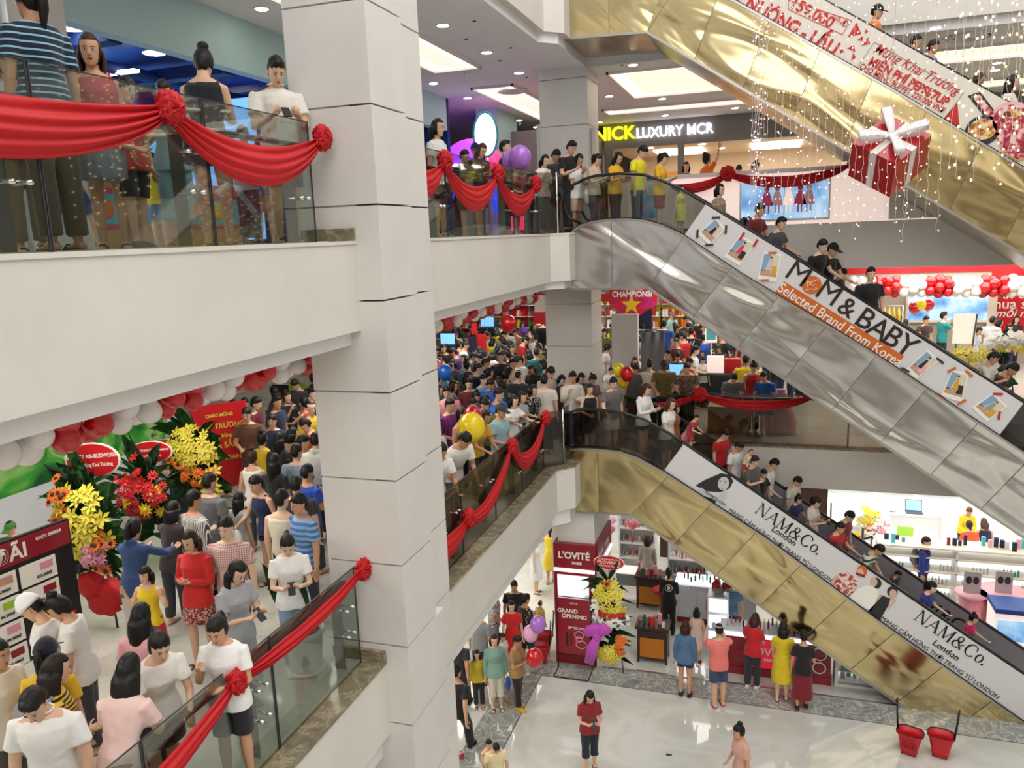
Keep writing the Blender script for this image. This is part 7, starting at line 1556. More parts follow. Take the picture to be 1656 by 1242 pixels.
# -- right cosmetics hall
k = empty('cosmetic_shelf', (5.6, 20.2, GZ), label='long low pale wood cosmetic shelf with lit compartments', cat='shelf'); xa, xb = 2.6, 9.5
part(MB().box((xa, 20.5, GZ), (xb, 20.55, GZ+1.45)), 'lit_back', 'shelf_glow', k)
for i in range(4): part(MB().box((xa, 20.0, GZ+.12+i*.36), (xb, 20.5, GZ+.15+i*.36)), 'shelf_board', 'cream', k)
part(MB().box((xa-.03, 19.95, GZ+1.45), (xb, 20.6, GZ+1.5)), 'top', 'cream', k)
for x_ in (xa, 4.3, 6.0, 7.7): part(MB().box((x_-.02, 20.0, GZ), (x_+.02, 20.5, GZ+1.45)), 'upright', 'white', k)
rn = random.Random(8)
for i in range(4):
    x_ = 2.75; j = 0
    while x_ < 7.3:
        m_ = rn.choice([['bottle_teal'], ['bottle_clear', 'white'], ['wood_lt', 'cream'], ['orange'], ['petal_white', 'bottle_clear']]); n_ = rn.randint(4, 7)
        if i < 3: bottle_row('small bottle in a lit compartment of the cosmetic shelf', x_, x_+n_*.075, 20.12, 20.2, GZ+.15+i*.36, n_, m_, (.12, .2), 'bottles in the lit compartments', rn.randint(0, 99), .024)
        elif rn.random() < .8: box_row('colourful pack on top of the cosmetic shelf', x_, x_+.5, 20.1, 20.4, GZ+1.5, 4, ['cyan', 'pink', 'navy', 'white', 'maroon', 'bottle_teal'], (.1, .26), 'packs on top of the cosmetic shelf', rn.randint(0, 99))
        x_ += n_*.075+rn.uniform(.15, .3)
for (cx_, cy_, r_, lb) in ((4.35, 18.75, .30, 'pink round display table, smaller of the two'), (5.0, 18.9, .50, 'pink round display table, larger of the two')):
    k = empty('display_table', (cx_, cy_, GZ), label=lb, cat='table'); part(MB().lathe([(.001, .95), (r_*1.1, .95), (r_*1.1, 1.0), (.001, 1.0)], (cx_, cy_, GZ), 30), 'top', 'pink', k); part(MB().lathe([(r_*.75, 0), (r_*.75, .95), (.001, .95)], (cx_, cy_, GZ), 26), 'base', 'bottle_pink', k)
    s = MB().box((cx_-.17, cy_-.05, GZ+1.0), (cx_+.17, cy_-.03, GZ+1.5)).build('showcard', 'pic_lgrey', label='showcard with portraits on the ' + ('smaller' if r_ < .4 else 'larger') + ' pink table', cat='sign')
    for dx in (-.07, .07): MB().ell((cx_+dx, cy_-.055, GZ+1.3), (.06, .006, .09), 12, 8).build('printed_portrait', 'pic_dark', s)
for (xa, lb) in ((4.55, 'glowing blue topped glass showcase at the right frame edge'), (5.75, 'second glowing showcase further right')):
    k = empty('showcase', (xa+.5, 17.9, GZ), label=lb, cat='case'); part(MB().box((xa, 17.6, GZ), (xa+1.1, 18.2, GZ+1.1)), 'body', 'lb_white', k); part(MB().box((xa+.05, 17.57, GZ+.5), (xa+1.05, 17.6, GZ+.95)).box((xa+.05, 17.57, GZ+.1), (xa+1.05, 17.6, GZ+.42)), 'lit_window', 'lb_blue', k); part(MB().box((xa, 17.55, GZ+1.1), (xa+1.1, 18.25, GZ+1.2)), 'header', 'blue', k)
for (xa, ya_, w_, lb) in ((3.2, 24.2, 1.5, 'white work desk with telephone and screen in the right hall'), (5.3, 23.4, 3.2, 'long white glass counter of the right hall'), (1.6, 23.0, 1.2, 'low white display counter beside the yellow notice')):
    k = empty('shop_counter', (xa+w_/2, ya_, GZ), label=lb, cat='counter'); part(MB().box((xa, ya_-.3, GZ), (xa+w_, ya_+.3, GZ+.88)), 'body', 'counter_white', k); part(MB().box((xa-.03, ya_-.33, GZ+.88), (xa+w_+.03, ya_+.33, GZ+.93)), 'worktop', 'white', k); part(MB().box((xa+.1, ya_-.31, GZ+.2), (xa+w_-.1, ya_-.3, GZ+.5)), 'panel', 'petal_pink' if w_ > 3 else 'lb_white', k)
k = empty('laptop', (4.0, 24.15, GZ+.93), label='open laptop with pale blue screen on the white work desk', cat='laptop'); part(MB().box((3.78, 23.95, GZ+.93), (4.22, 24.22, GZ+.955)), 'keyboard', 'dark_grey', k); part(MB().obox((4.0, 24.26, GZ+1.1), (.22, 0, 0), (0, .05, .15), (0, .008, -.003)), 'lid', 'dark_grey', k); part(MB().obox((4.0, 24.247, GZ+1.1), (.2, 0, 0), (0, .046, .135), (0, .003, -.001)), 'display', 'glow_blue', k)
MB().ell((3.45, 24.1, GZ+1.0), (.14, .12, .08), 14, 8).build('telephone', 'white', label='white telephone on the work desk', cat='telephone')
k = empty('chair', (3.6, 22.6, GZ), label='bright green plastic chair in the right hall', cat='chair'); part(MB().box((3.4, 22.4, GZ+.42), (3.8, 22.8, GZ+.46)), 'seat', 'green', k); part(MB().obox((3.6, 22.82, GZ+.70), (.2, 0, 0), (0, .02, .24), (0, .012, 0)), 'backrest', 'lime', k)
for sx in (3.43, 3.77):
    for sy in (22.43, 22.77): part(MB().tube([(sx, sy, GZ), (sx, sy, GZ+.42)], .018, 6), 'leg', 'green', k)
k = empty('notice_board', (1.9, 21.6, GZ), label='yellow notice with red letters and striped edge on a tall stand', cat='sign'); part(MB().box((1.65, 21.6, GZ+.5), (2.35, 21.62, GZ+1.15)), 'plate', 'yellow', k); tx(k, 'CHÚ Ý !', (2.0, 21.594, GZ+.98), .2, 'ink_red', bold=.003); tx(k, 'LỐI ĐI', (2.0, 21.594, GZ+.75), .16, 'ink_red'); part(MB().tube([(1.6, 21.62, GZ), (1.6, 21.62, GZ+1.9)], .02, 6), 'pole', 'black', k); part(MB().tube([(2.4, 21.62, GZ), (2.4, 21.62, GZ+1.25)], .03, 6), 'pole', 'black', k)
fs = stand_flowers((2.75, 22.4, GZ+.2), 1.5, [('small', 'petal_white', 0, 1.0, .42, .36, 60, .08), ('lily', 'lily', -.1, 1.15, .3, .25, 20, .12), ('gerbera', 'petal_pink', .12, .9, .3, .22, 14, .09), ('gerbera', 'petal_orange', -.1, .95, .2, .2, 10, .09)], 'round bouquet of white, yellow and pink flowers in the right hall', 16, .3, seed=12); fs.location.z -= 0
struct(MB().box((1.0, 28.5, GZ), (10, 28.6, GZ+3.4)), 'wall_right_hall', ['counter_white'])
for i in range(7): struct(MB().box((1.1+i*1.25, 28.42, GZ+.1), (2.2+i*1.25, 28.5, GZ+1.6)), 'wall_panel', ['screen_white'])
# -- shopping baskets, leaflet, pole sign
def basket(c, rz, lab, tilt=0):
    k = empty('shopping_basket', c, rz, label=lab, cat='basket'); n = 28
    def ring(w_, d_, z_): return [V((w_*(abs(math.cos(a))**.7)*(1 if math.cos(a) > 0 else -1), d_*(abs(math.sin(a))**.7)*(1 if math.sin(a) > 0 else -1), z_)) for a in [2*PI*i/n for i in range(n)]]
    mb = MB(); mb.loft([ring(.13, .10, .03), ring(.15, .115, .15), ring(.18, .14, .30), ring(.205, .16, .42), ring(.222, .175, .42), ring(.222, .175, .395), ring(.20, .155, .40), ring(.172, .132, .29), ring(.14, .105, .14), ring(.12, .09, .045)], 0, True, True); mb.build('tub', 'red', k)
    for row in range(3):
        for j in range(7): MB().cbox((-.12+j*.04, -.139-row*-.011+(-.012), .28-row*.055), (.02, .012, .028)).build('slot', 'maroon', k)
    MB().tube([tuple(p) for p in ring(.212, .166, .425)]+[tuple(ring(.212, .166, .425)[0])], .010, 6).build('rim', 'black', k)
    h_ = MB(); h_.tube([(-.20, 0, .40), (-.23, .02, .72), (-.24, .03, .92)], [.018, .016, .016], 8); h_.tube([(-.24, -.045, .93), (-.245, 0, .945), (-.24, .075, .93)], .016, 8); h_.build('handle', 'black', k)
    for sx in (-.1, .1):
        for sy in (-.07, .07): MB().tube([(sx-.008, sy, .02), (sx+.008, sy, .02)], .02, 10).build('wheel', 'black', k)
    return k
b0 = atz(1470, 1218, GZ); b1 = atz(1518, 1222, GZ)
basket((b0.x, b0.y, GZ), math.radians(-20), 'red wheeled shopping basket by the gold reflecting escalator, handle leaning left'); basket((b1.x+.02, b1.y, GZ), math.radians(165), 'red wheeled shopping basket by the gold reflecting escalator, handle leaning right')
b2 = atz(880, 1068, GZ); basket((b2.x-.05, b2.y-.1, GZ), math.radians(-160), 'red shopping basket standing left of the red tower'); basket((b2.x-.1, b2.y+.35, GZ), math.radians(-150), 'red shopping basket behind the one left of the red tower')
lf = atz(737, 1222, GZ); MB().obox((lf.x, lf.y, GZ+.006), (.15, .05, 0), (-.04, .11, 0), (0, 0, .003)).build('leaflet', 'meat', label='red and white leaflet lying on the grey marble band', cat='leaflet')
lf = atz(1082, 1221, GZ); MB().cbox((lf.x, lf.y, GZ+.006), (.10, .05, .008)).build('floor_socket', 'dark_grey', label='small dark floor socket in the bright marble', cat='socket')

# ------------------------------------------------------------ first floor things, left side
mat('green_poster', '#3c9a3a', .5); m = M['green_poster']; ns, ls, b = nodes(m); t = tex(m.node_tree, 'ShaderNodeTexNoise', scale=1.1, Detail=3, Distortion=1.5); rr_ = ramp(m.node_tree, [(.35, '#0f5a2a'), (.5, '#43a83a'), (.62, '#a8d47a'), (.72, '#1a4a26')]); ls.new(t.outputs['Fac'], rr_.inputs[0]); ls.new(rr_.outputs[0], b.inputs['Base Color'])
struct(MB().box((-11.1, 3, -3.62), (-11, 11.9, -1.3)), 'wall_poster', ['green_poster']); struct(MB().box((-11.1, 3, Z1), (-11, 11.9, -3.62)), 'wall_poster_base', ['counter_white']); struct(MB().box((-11.3, 11.9, Z1), (-10.9, 12.3, -1.3)), 'wall_pier', ['pillar_paint'])
# price board
pa, pb = V((-7.35, 6.35, Z1)), V((-7.75, 2.9, Z1)); dn_ = (pb-pa).normalized(); nn_ = V((-dn_.y, dn_.x, 0)); nn_ = nn_ if nn_.x > 0 else -nn_
k = empty('price_board', tuple(pa), label='black price board with white cards under a red promotion header', cat='board')
p0 = atz(165, 1062, Z1); 
def bd(s, h, off=0): return pa+dn_*s+V((0, 0, h))+nn_*off
def bquad(s0, s1, h0, h1, off, m_, nm, th=.012, par=None):
    return part(MB().obox(tuple((bd(s0, h0, off)+bd(s1, h1, off))/2), dn_*(s1-s0)/2, V((0, 0, (h1-h0)/2)), nn_*th/2), nm, m_, par or k)
bquad(0, 3.4, .35, 1.72, 0, 'black', 'board', .05); bquad(.02, 3.4, 1.45, 1.70, .035, 'lov_red', 'header')
for s_ in (.25, 1.6, 3.0): part(MB().box(tuple(bd(s_, 0)-V((.03, .03, 0))), tuple(bd(s_, .36)+V((.03, .03, 0)))), 'leg', 'wood_dark', k)
text('lettering', 'KHUYẾN MẠI & ƯU ĐÃI', .22, frame(tuple(bd(1.62, 1.565, .048)), -dn_, nn_), 'ink_white', k, bold=.004, xs=.95); text('lettering', '02473 088884', .05, frame(tuple(bd(.26, 1.63, .046)), -dn_, nn_), 'ink_white', k)

for i in range(6):
    for j in range(4):
        s_ = .62+i*.44+(0 if j < 3 else 0); h0 = 1.16-j*.265; 
        if i == 0 and j > 1: continue
        cdp = bquad(s_-.40+.0, s_, h0, h0+.235, .035, 'ink_white', 'price_card')
        text('printed_price', ['425.000đ', '85.000đ', '49.500đ', '1.299.000đ'][(i+j) % 4], .045, frame(tuple(bd(s_-.25, h0+.06, .044)), -dn_, nn_), 'ink', cdp)
        bquad(s_-.36, s_-.22, h0+.12, h0+.20, .044, ['petal_pink', 'maroon', 'petal_orange', 'pic_tan', 'lime'][(i*3+j) % 5], 'printed_product', .004, k)
bquad(.08, .45, .62, .68, .035, 'red', 'price_tag')
# red promotion board
A0, B0 = V((-9.75, 11.2, Z1)), V((-9.1, 11.9, Z1)); d0 = (B0-A0).normalized(); n0 = V((d0.y, -d0.x, 0))
k = empty('promotion_board', tuple(A0), label='tall red board announcing the grand opening shopping day', cat='board')
part(MB().obox(tuple((A0+B0)/2+V((0, 0, 1.05))), (B0-A0)/2, V((0, 0, .78)), n0*.02), 'board', 'red', k)
for q_ in (A0, B0): part(MB().tube([q_, q_+V((0, 0, .3))], .02, 6), 'leg', 'dark_grey', k)
for body, h_, sz in (('CHÀO MỪNG', 1.62, .08), ('KHAI TRƯƠNG', 1.42, .13), ('tưng bừng', 1.24, .09), ('MUA SẮM', 1.06, .14), ('CÁN NGAN', .82, .12)):
    text('lettering', body, sz, frame(tuple((A0+B0)/2+V((0, 0, h_))+n0*.026), d0, n0), 'lily', k, bold=.002, xs=.95)
st = [((-7.95, 7.2, Z1), 1.95, [('lily', 'lily', .0, 1.35, .40, .48, 80, .115), ('sun', 'petal_orange', -.22, 1.55, .22, .42, 14, .10), ('gerbera', 'petal_pink', .18, 1.0, .22, .25, 12, .10), ('sun', 'petal_orange', .30, 1.0, .12, .3, 8, .09)], 'tall stand of yellow lilies and small sunflowers beside the price board', 21),
      ((-8.35, 8.55, Z1), 1.65, [('gerbera', 'petal_red', 0, 1.25, .50, .34, 60, .085), ('gerbera', 'yellow', .05, 1.2, .40, .28, 9, .10), ('gerbera', 'petal_pink', -.1, 1.3, .35, .2, 9, .10), ('lily', 'petal_red', .1, 1.6, .3, .2, 6, .10)], 'wide stand of red gerberas in the middle of the flower row', 22),
      ((-8.45, 9.75, Z1), 1.9, [('lily', 'lily', .0, 1.55, .42, .33, 60, .11), ('sun', 'petal_orange', -.15, 1.35, .3, .2, 8, .10), ('gerbera', 'petal_orange', .1, 1.15, .35, .16, 14, .10), ('lily', 'lily', .35, 1.0, .14, .3, 12, .12)], 'stand of yellow lilies with orange flowers next to the red board', 23)]
sg = [((150, 744), .44, .22, [('CÔNG TY ABI-BUDWEISER', .05, .072), ('Chúc Mừng Khai Trương', -.06, .062)]), ((243, 731), .40, .16, [('Công Ty TNHH Mara Consumer', .03, .052), ('Mừng Khai Trương', -.05, .05)]), ((264, 727), .42, .17, [('CÔNG TY SAIGON FOOD', .04, .055), ('Mừng Khai Trương', -.05, .055)])]
for (bs, H_, gr_, lb, sd_), (pxl, rx_, rz_, ln_) in zip(st, sg):
    f_ = stand_flowers(bs, H_, gr_, lb, 60, .62, seed=sd_, cz=.35, depth=.25)
    cc_ = aty(pxl[0], pxl[1], bs[1]+.1); oval_sign(f_, tuple(cc_), rx_, rz_, ln_, tilt=.12, pole=(bs[0], bs[1], Z1+H_*.7))
f_ = MB()
for dx, dz, rx_ in ((-.15, .55, .22), (.15, .5, .2), (0, .35, .25)): f_.ell((-7.75+dx, 7.05, Z1+dz), (rx_, .10, .17), 18, 12, 0, None, lambda d: 1+.13*math.sin(d.x*8+d.z*9))
f_.build('red_bow', 'cloth_red', label='big crumpled red bow on the legs of the first flower stand', cat='bow')
# planter by the pillar
k = empty('planter', (-4.78, 6.83, Z1), label='white fluted plastic planter in front of the big pillar', cat='planter')
def flut(r, z_): return [(-4.78+(r+(.006 if i % 2 else 0))*math.cos(2*PI*i/48), 6.83+(r+(.006 if i % 2 else 0))*math.sin(2*PI*i/48), Z1+z_) for i in range(48)]
part(MB().loft([flut(.16, .03), flut(.17, .05), flut(.20, .42), flut(.23, .44), flut(.23, .48), flut(.19, .48), flut(.185, .43)], 0), 'pot', 'white', k); part(MB().lathe([(.001, 0), (.2, 0), (.225, .03), (.2, .04), (.001, .03)], (-4.78, 6.83, Z1), 32), 'saucer', 'white', k); part(MB().lathe([(.001, .44), (.185, .445)], (-4.78, 6.83, Z1), 24), 'soil', 'dark_grey', k)
lv = MB()
for an, ln_, wd in ((2.6, .62, .13), (3.4, .5, .12), (1.9, .72, .14), (.9, .4, .09)):
    leaf_fan(lv, (-4.80, 6.83, Z1+.46), (math.cos(an)*.4-.05, -.1, 1.0), ln_+.35, wd, 0, .12)
part(lv, 'leaves', ['leaf'], k)
# rucksack, bags, belt strap
def near(label):
    for r, S, kk, face in PEOPLE:
        if r['label'].startswith(label): return r, S, kk, face
def hung(who, lc, build, m_, nm, **kw):
    r, S, kk, face = near(who); a = math.radians(face); k2 = r.scale[1]; p = V((lc[0]*k2*math.cos(a)-lc[1]*k2*math.sin(a), lc[0]*k2*math.sin(a)+lc[1]*k2*math.cos(a), lc[2]*r.scale[2]))+r.location
    o = build(MB()).build(nm, m_, **kw); o.location = p; o.rotation_euler = (0, 0, a); return o
pack = lambda mb: mb.ell((0, 0, 0), (.15, .09, .22), 18, 14, 0, None, lambda d: 1+.1*max(0, -d.z)).tube([(-.1, -.06, .18), (-.11, -.17, .22), (-.11, -.24, .1)], [(.02, .006)]*3, 6).tube([(.1, -.06, .18), (.11, -.17, .22), (.11, -.24, .1)], [(.02, .006)]*3, 6).ell((0, .07, -.06), (.11, .05, .10), 14, 10)
hung('person with long dark hair in yellow and black', (0, .20, 1.18), pack, 'grey', 'rucksack', label='grey rucksack on the back of the yellow and black striped tee', cat='rucksack')
hung('person in deep blue shirt', (0, .20, 1.16), pack, 'grey', 'rucksack', label='grey rucksack on the back of the deep blue shirt', cat='rucksack')
hung('person in maroon tee', (0, .20, 1.22), pack, 'black', 'rucksack', label='dark rucksack on the back of the maroon tee', cat='rucksack')
hung('person with white rucksack', (0, .20, 1.2), pack, 'white', 'rucksack', label='white rucksack near the red promotion board', cat='rucksack')
bag = lambda mb: mb.ell((0, 0, -.16), (.11, .07, .17), 16, 12, 0, None, lambda d: 1+.08*math.sin(d.x*8+d.z*5)).tube([(-.05, 0, -.02), (0, 0, .06), (.05, 0, -.02)], .006, 5)
hung('person in navy sleeveless', (-.18, -.42, .95), bag, 'white', 'plastic_bag', label='white plastic bag in the hand of the navy sleeveless outfit', cat='bag')
hung('person in white shirt carrying', (.05, -.28, .98), bag, 'white', 'plastic_bag', label='white plastic bag carried on the upper landing', cat='bag')
bl = lambda mb: mb.ell((0, 0, 0), (.05, .03, .16), 12, 10)
hung('person in sage green', (.24, -.1, .62), bl, 'blue', 'handbag', label='small bright blue bag hanging beside the cream trousers', cat='bag')

emb = lambda mb: mb.tube([(.085*math.cos(t), 0, .085*math.sin(t)) for t in [i*PI/8 for i in range(17)]], .007, 5).ell((0, 0, 0), (.04, .006, .05), 10, 8)
def mark(who, lc, build, m_, nm):     # a print or a mask: a part of the person wearing it
    r, S, kk, face = near(who); o = build(MB()).build(nm, m_, r); o.location = lc
mark('person in black with round white', (0, .128, 1.27), emb, 'ink_white', 'printed_emblem')
mark('person in white tee with lip', (-.05, -.145, 1.27), lambda mb: mb.ell((0, 0, 0), (.03, .006, .014), 12, 8), 'petal_red', 'printed_lips')
mark('person in black tee with a white W', (0, .135, 1.28), lambda mb: mb.tube([(-.10, 0, .07), (-.05, 0, -.07), (0, 0, .05), (.05, 0, -.07), (.10, 0, .07)], .011, 5), 'ink_white', 'printed_letter')
r, S, kk, face = near('child in white tee with a blue'); hc_ = S['hc']+S['Rh'] @ V((0, -.068, -.052)); MB().ell((0, 0, 0), (.056, .04, .045), 14, 10).build('face_mask', 'cyan', r).location = hc_

# ------------------------------------------------------------ first floor, beyond the escalators
struct(MB().box((-3.75, 19.15, Z1), (-3.1, 19.3, Z1+2.6)), 'wall_stub', ['pillar_paint'])
g_ = []
for i in range(2): g_.append([V((-3.0+j*.07, 19.0+.03*math.sin(j*2.1), Z1+2.2-1.9*i)) for j in range(9)])
gg = [[g_[0][j].lerp(g_[1][j], t)+V((0, .02*math.sin(j*2.1+t*2), 0)) for j in range(9)] for t in (0, .25, .5, .75, 1)]
k = empty('curtain', (-2.8, 19, Z1), label='dark grey striped fitting curtain on a round rail', cat='curtain'); part(MB().sheet(gg, .01), 'cloth', 'grey', k); part(MB().tube([(-3.05, 19, Z1+2.24), (-2.4, 19, Z1+2.24)], .014, 6), 'rail', 'chrome', k)
# hanging flag banner
y_ = 22.0; a, b_, t_ = aty(985, 440, y_), aty(1063, 440, y_), aty(1022, 518, y_); m1, m2 = aty(985, 492, y_), aty(1063, 492, y_)
k = empty('flag_banner', tuple(t_), label='crimson pointed banner with a yellow star and CHAMPIONS lettering', cat='banner')
m = mat('flag', '#c41e4a', .5); ns, ls, b = nodes(m); t = tex(m.node_tree, 'ShaderNodeTexNoise', scale=1.4, Detail=3, Distortion=2); rr_ = ramp(m.node_tree, [(.35, '#a0125a'), (.5, '#d4182e'), (.65, '#c22a7c')]); ls.new(t.outputs['Fac'], rr_.inputs[0]); ls.new(rr_.outputs[0], b.inputs['Base Color'])
part(MB().prism([(a.x, -1.2), (b_.x, -1.2), (m2.x, m2.z), (t_.x, t_.z), (m1.x, m1.z)], y_, y_+.02, axis='y'), 'cloth', 'flag', k)
sc_ = aty(1021, 493, y_); part(MB().prism([(sc_.x+(.30 if i % 2 == 0 else .12)*math.sin(i*PI/5), sc_.z+(.30 if i % 2 == 0 else .12)*math.cos(i*PI/5)) for i in range(10)], y_-.01, y_, axis='y'), 'star', 'letter_yellow' if False else 'yellow', k)
tx(k, 'CHAMPIONS!', tuple(aty(1022, 476, y_-.012)), .22, 'ink_white', bold=.008, xs=.85); tx(k, 'WE ARE THE', tuple(aty(1022, 467.5, y_-.012)), .10, 'ink_white', bold=.004)
struct(MB().box((-4.3, 24.6, Z1), (-3.55, 24.75, -1.9)), 'wall_navy', ['navy'])
# cash desk, sign stands, screens
k = empty('cash_desk', (-1.3, 20.9, Z1), label='dark cash desk with folded clothes beneath and boxes on top', cat='desk'); part(MB().box((-1.95, 20.6, Z1+.85), (-.55, 21.2, Z1+.9)), 'worktop', 'dark_grey', k); part(MB().box((-1.95, 20.62, Z1), (-.55, 21.2, Z1+.1)).box((-1.95, 21.1, Z1), (-.55, 21.15, Z1+.85)), 'frame', 'dark_grey', k)
box_row('folded garment under the cash desk', -1.9, -.6, 20.7, 20.8, Z1+.1, 7, ['black', 'grey', 'orange', 'cream', 'maroon'], (.1, .35), 'folded clothes under the desk', 5, 'clothes', 'folded_garment')
for (u, v, y_, w_, h_, m_, lb) in ((1157, 583, 20.9, .42, .42, 'lb_white', 'pale grey carton on the cash desk'), (1185, 580, 20.9, .40, .36, 'petal_red', 'red and white carton at the end of the cash desk')):
    p = aty(u, v, y_); MB().box((p.x-w_/2, y_-.1, Z1+.9), (p.x+w_/2, y_+.12, Z1+.9+h_)).build('carton', m_, label=lb, cat='box')
p = aty(1150, 548, 21.3); k = empty('sign_stand', (p.x, 21.3, Z1), label='turquoise and white card on a tall thin stand behind the cash desk', cat='sign'); part(MB().tube([(p.x, 21.3, Z1), (p.x, 21.3, p.z)], .015, 6), 'pole', 'chrome', k); part(MB().box((p.x-.15, 21.28, p.z-.1), (p.x+.15, 21.3, p.z+.3)), 'card', 'lb_white', k); part(MB().box((p.x-.12, 21.27, p.z-.03), (p.x+.12, 21.28, p.z+.26)), 'print', 'cyan', k)
p = aty(1007, 560, 20.0); k = empty('poster_stand', (p.x, 20.0, Z1), label='black and white poster stand beside the grey curtain', cat='sign'); part(MB().box((p.x-.3, 20, p.z-.35), (p.x+.28, 20.03, p.z+.55)), 'poster', 'black', k); part(MB().tube([(p.x, 20.05, Z1), (p.x, 20.05, p.z+.3)], .02, 6), 'pole', 'dark_grey', k); part(MB().box((p.x-.26, 19.99, p.z+.27), (p.x+.24, 20, p.z+.5)), 'white_field', 'ink_white', k)
for (u, v, y_, w_, lb) in ((1098, 600, 19.2, .5, 'white lit monitor behind the far rail'), (788, 520, 25, .5, 'blue monitor on the back counter right of the garland'), (724, 548, 22, .5, 'pale blue monitor by the white post')):
    p = aty(u, v, y_); k = empty('monitor', (p.x, y_, Z1), label=lb, cat='monitor'); part(MB().box((p.x-w_/2, y_, p.z-.18), (p.x+w_/2, y_+.03, p.z+.18)), 'panel', 'dark_grey', k); part(MB().box((p.x-w_/2+.02, y_-.006, p.z-.16), (p.x+w_/2-.02, y_, p.z+.16)), 'picture', 'glow_blue', k); part(MB().box((p.x-.3, y_-.1, Z1), (p.x+.3, y_+.3, p.z-.2)), 'stand', 'dark_grey', k)
# small posters hung among the back stalls
for (u0, v0, u1, v1, y_, m_, lb) in ((757, 545, 771, 570, 20.5, 'navy', 'dark blue leaflet board in the crowd'), (770, 540, 787, 568, 20.6, 'petal_red', 'red and gold festive board in the crowd'), (762, 523, 771, 541, 21, 'red', 'narrow red hanging card at the garland'), (862, 505, 885, 524, 24, 'red', 'red shelf header left of the slim pillar'), (864, 478, 884, 505, 25, 'petal_white', 'bright menu board left of the slim pillar'), (963, 475, 985, 488, 24, 'red', 'red shelf header right of the slim pillar'),
    (440, 622, 470, 650, 18, 'pic_dark', 'black notice with gold emblem above the left stalls'), (466, 618, 496, 640, 17.5, 'lime', 'lime green shelf board above the left stalls')):
    a, b_ = aty(u0, v0, y_), aty(u1, v1, y_); k = empty('hanging_board', ((a.x+b_.x)/2, y_, b_.z), label=lb, cat='board'); part(MB().box((a.x, y_, b_.z), (b_.x, y_+.02, a.z)), 'board', m_, k)
    for xx in (a.x+.03, b_.x-.03): part(MB().tube([(xx, y_+.01, a.z), (xx, y_+.01, -1.2)], .004, 4), 'cord', 'grey', k)
struct(MB().box((-9.95, 19.6, Z1), (-9.6, 20.0, -1.2)).box((-9.45, 19.6, Z1), (-9.1, 20.0, -1.2)), 'wall_post', ['counter_white'])
rn = random.Random(77)
for i in range(16):      # stalls along the back of the hall
    x_ = -15+i*1.05; t_ = empty('market_stall', (x_, 30.2, Z1), label='colourful goods shelf along the back wall of the first floor', cat='shelf', group='goods shelves at the back wall')
    part(MB().box((x_-.48, 30.2, Z1), (x_+.48, 30.25, Z1+2.3)), 'back_panel', rn.choice(['cream', 'red', 'wood_lt', 'yellow']), t_)
    for z_ in (.5, .95, 1.4, 1.85):
        part(MB().box((x_-.48, 29.8, Z1+z_), (x_+.48, 30.2, Z1+z_+.03)), 'shelf_board', 'white', t_); gd = MB()
        for j in range(8): gd.box((x_-.45+j*.115, 29.85, Z1+z_+.03), (x_-.36+j*.115, 30.1, Z1+z_+rn.uniform(.15, .36)), rn.randrange(7))
        part(gd, 'goods', ['red', 'yellow', 'blue', 'white', 'green', 'orange', 'pink'], t_, kind='stuff')
# things beneath the far drape
p = aty(1200, 690, 18.1); o = MB().box((p.x-.75, 18.0, Z1), (p.x+.15, 18.5, Z1+.62)).build('carton_stack', 'wood_lt', label='brown carton behind the smoked far railing', cat='box')
mb = MB(); p = aty(1262, 690, 18.2); mb.loft([[(p.x+w_*math.cos(a), 18.2+w_*.5*math.sin(a), Z1+z_) for a in [i*PI/8 for i in range(16)]] for w_, z_ in ((.34, 0), (.36, .3), (.22, .7), (.10, .95), (.12, 1.02))]); mb.build('wrapped_parcel', 'pink', label='bright pink wrapped parcel behind the smoked far railing', cat='parcel')
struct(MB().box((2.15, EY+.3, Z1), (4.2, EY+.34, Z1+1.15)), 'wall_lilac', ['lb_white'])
# right hand shop
YR = 28.5; mat('shop_wall', '#b5ad9c', .7)
struct(MB().box((1.2, YR, Z1), (17, YR+.1, -1.05)), 'wall_shop_right', ['shop_wall'])
struct(MB().box((1.2, YR-.06, -1.68), (17, YR, -1.05)), 'wall_red_header', ['red'])
k = empty('wall_poster', (8.0, YR-.05, Z1), label='red wall poster with white Vietnamese lettering', cat='poster'); part(MB().box((aty(1600, 500, YR).x, YR-.05, -3.9), (10.5, YR, -1.68)), 'poster', 'red', k)
for body, u, v, sz in (('An tâm', 1642, 476, .44), ('mua sắm', 1642, 492, .44), ('mỗi ngày', 1642, 507, .36)): p = aty(u, v, YR-.06); text('lettering', body, sz, frame((p.x+.1, YR-.06, p.z), (1, 0, 0), (0, -1, 0)), 'ink_white', k, ext=.002, bold=.004, shear=.3 if sz < .4 else 0)
a, b_ = aty(1470, 466, YR-.1), aty(1596, 512, YR-.1); struct(MB().box((a.x, YR-.12, b_.z-.1), (b_.x, YR-.08, a.z)), 'window_3', ['lb_blue']); struct(MB().box((a.x-.06, YR-.14, b_.z-.2), (a.x, YR-.06, a.z+.05)).box((b_.x, YR-.14, b_.z-1.2), (b_.x+.25, YR-.06, a.z+.05)).box((a.x, YR-.14, b_.z-.18), (b_.x, YR-.06, b_.z-.1)).box(((a.x+b_.x)/2-.6, YR-.14, b_.z-.1), ((a.x+b_.x)/2-.55, YR-.07, a.z)), 'window_frame', ['cream'])
k = empty('clothes_rail', (3.1, 26.0, Z1), label='rail of hanging yellow garments by the right shop entrance', cat='rack'); part(MB().tube([(2.6, 26, Z1), (2.6, 26, Z1+2.1), (3.7, 26, Z1+2.1), (3.7, 26, Z1)], .018, 8), 'frame', 'chrome', k)
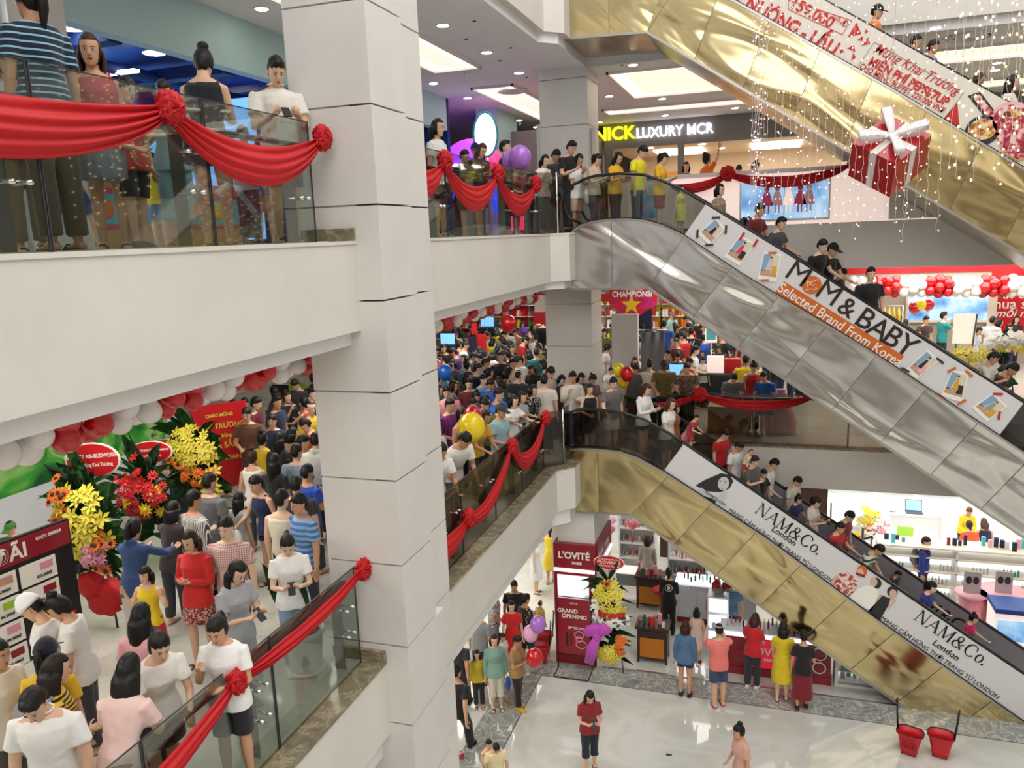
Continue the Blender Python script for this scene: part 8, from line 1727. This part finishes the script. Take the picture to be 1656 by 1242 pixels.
for i in range(8): part(MB().tube([(2.68+i*.13, 26, Z1+2.06), (2.68+i*.13, 26, Z1+1.85), (2.68+i*.13, 26, Z1+1.35)], [(.01, .03), (.045, .2), (.05, .22)], 10, side=(1, 0, 0)), 'garment', 'yellow' if i > 1 else 'wood_lt', k)
k = empty('clothes_rail', (2.8, 21.6, Z1), label='low rail of patterned children clothes in front of the yellow garments', cat='rack'); part(MB().tube([(2.3, 21.6, Z1), (2.3, 21.6, Z1+1.35), (3.4, 21.6, Z1+1.35), (3.4, 21.6, Z1)], .018, 8), 'frame', 'chrome', k)
for i in range(8): part(MB().tube([(2.38+i*.13, 21.6, Z1+1.32), (2.38+i*.13, 21.6, Z1+1.15), (2.38+i*.13, 21.6, Z1+.75)], [(.01, .03), (.045, .16), (.05, .18)], 10, side=(1, 0, 0)), 'garment', rn.choice(['pink', 'white', 'maroon', 'orange', 'cream']), k)
a, b_ = aty(1543, 508, 24.4), aty(1577, 556, 24.4); k = empty('whiteboard', ((a.x+b_.x)/2, 24.4, Z1), label='white flip board on a stand behind the teal shirt', cat='board'); part(MB().box((a.x, 24.4, b_.z), (b_.x, 24.43, a.z)), 'board', 'ink_white', k); part(MB().tube([(b_.x-.15, 24.35, Z1), (b_.x, 24.4, a.z)], .02, 6), 'leg', 'dark_grey', k); part(MB().tube([(a.x+.1, 24.45, Z1), (a.x+.1, 24.45, b_.z)], .02, 6), 'leg', 'dark_grey', k)
p = atz(1575, 640, Z1); fb = aty(1566, 578, 18.6)
stand_flowers((fb.x, 18.6, Z1+.1), fb.z-Z1+.05, [('lily', 'lily', 0, fb.z-Z1-.15, .42, .30, 40, .11), ('small', 'petal_white', .25, fb.z-Z1-.25, .3, .3, 40, .09)], 'basket of yellow and white flowers beside the middle escalator', 14, .3, seed=31)
fb = aty(1625, 550, 19.2); stand_flowers((fb.x, 19.2, Z1+.1), fb.z-Z1+.05, [('small', 'petal_white', 0, fb.z-Z1-.1, .6, .2, 60, .09), ('lily', 'lily', .1, fb.z-Z1-.2, .45, .14, 16, .09)], 'spray of white orchids at the right frame edge', 12, .3, seed=32)
p = aty(1478, 523, 24.6); MB().lathe([(.05, 0), (.12, .6), (.18, .9), (.36, 1.25), (.2, 1.2)], (p.x, 24.6, Z1), 14).build('wrapped_bouquet', 'petal_pink', label='pink paper wrapped bouquet under the balloon flower', cat='bouquet')
# paper tray display and signs at the upper left railing
p = atx(352, 182, -4.75); MB().obox((p.x-.2, p.y, p.z), (.12, .16, 0), (.14, -.05, .02), (0, 0, .01)).build('paper_tray', 'cream', label='cream paper tray resting by the upper rail beside the bun', cat='tray')
MB().obox((-4.52, 5.62, .78), (.0, .14, .0), (.02, 0, .12), (.01, 0, 0)).build('paper_bag', 'grey', label='grey paper bag with red print behind the upper glass', cat='bag')
MB().box((-4.60, 6.25, .02), (-4.55, 6.9, .35)).build('light_panel', 'glow_blue', label='small glowing blue panel low behind the upper glass by the pillar', cat='sign') if False else None
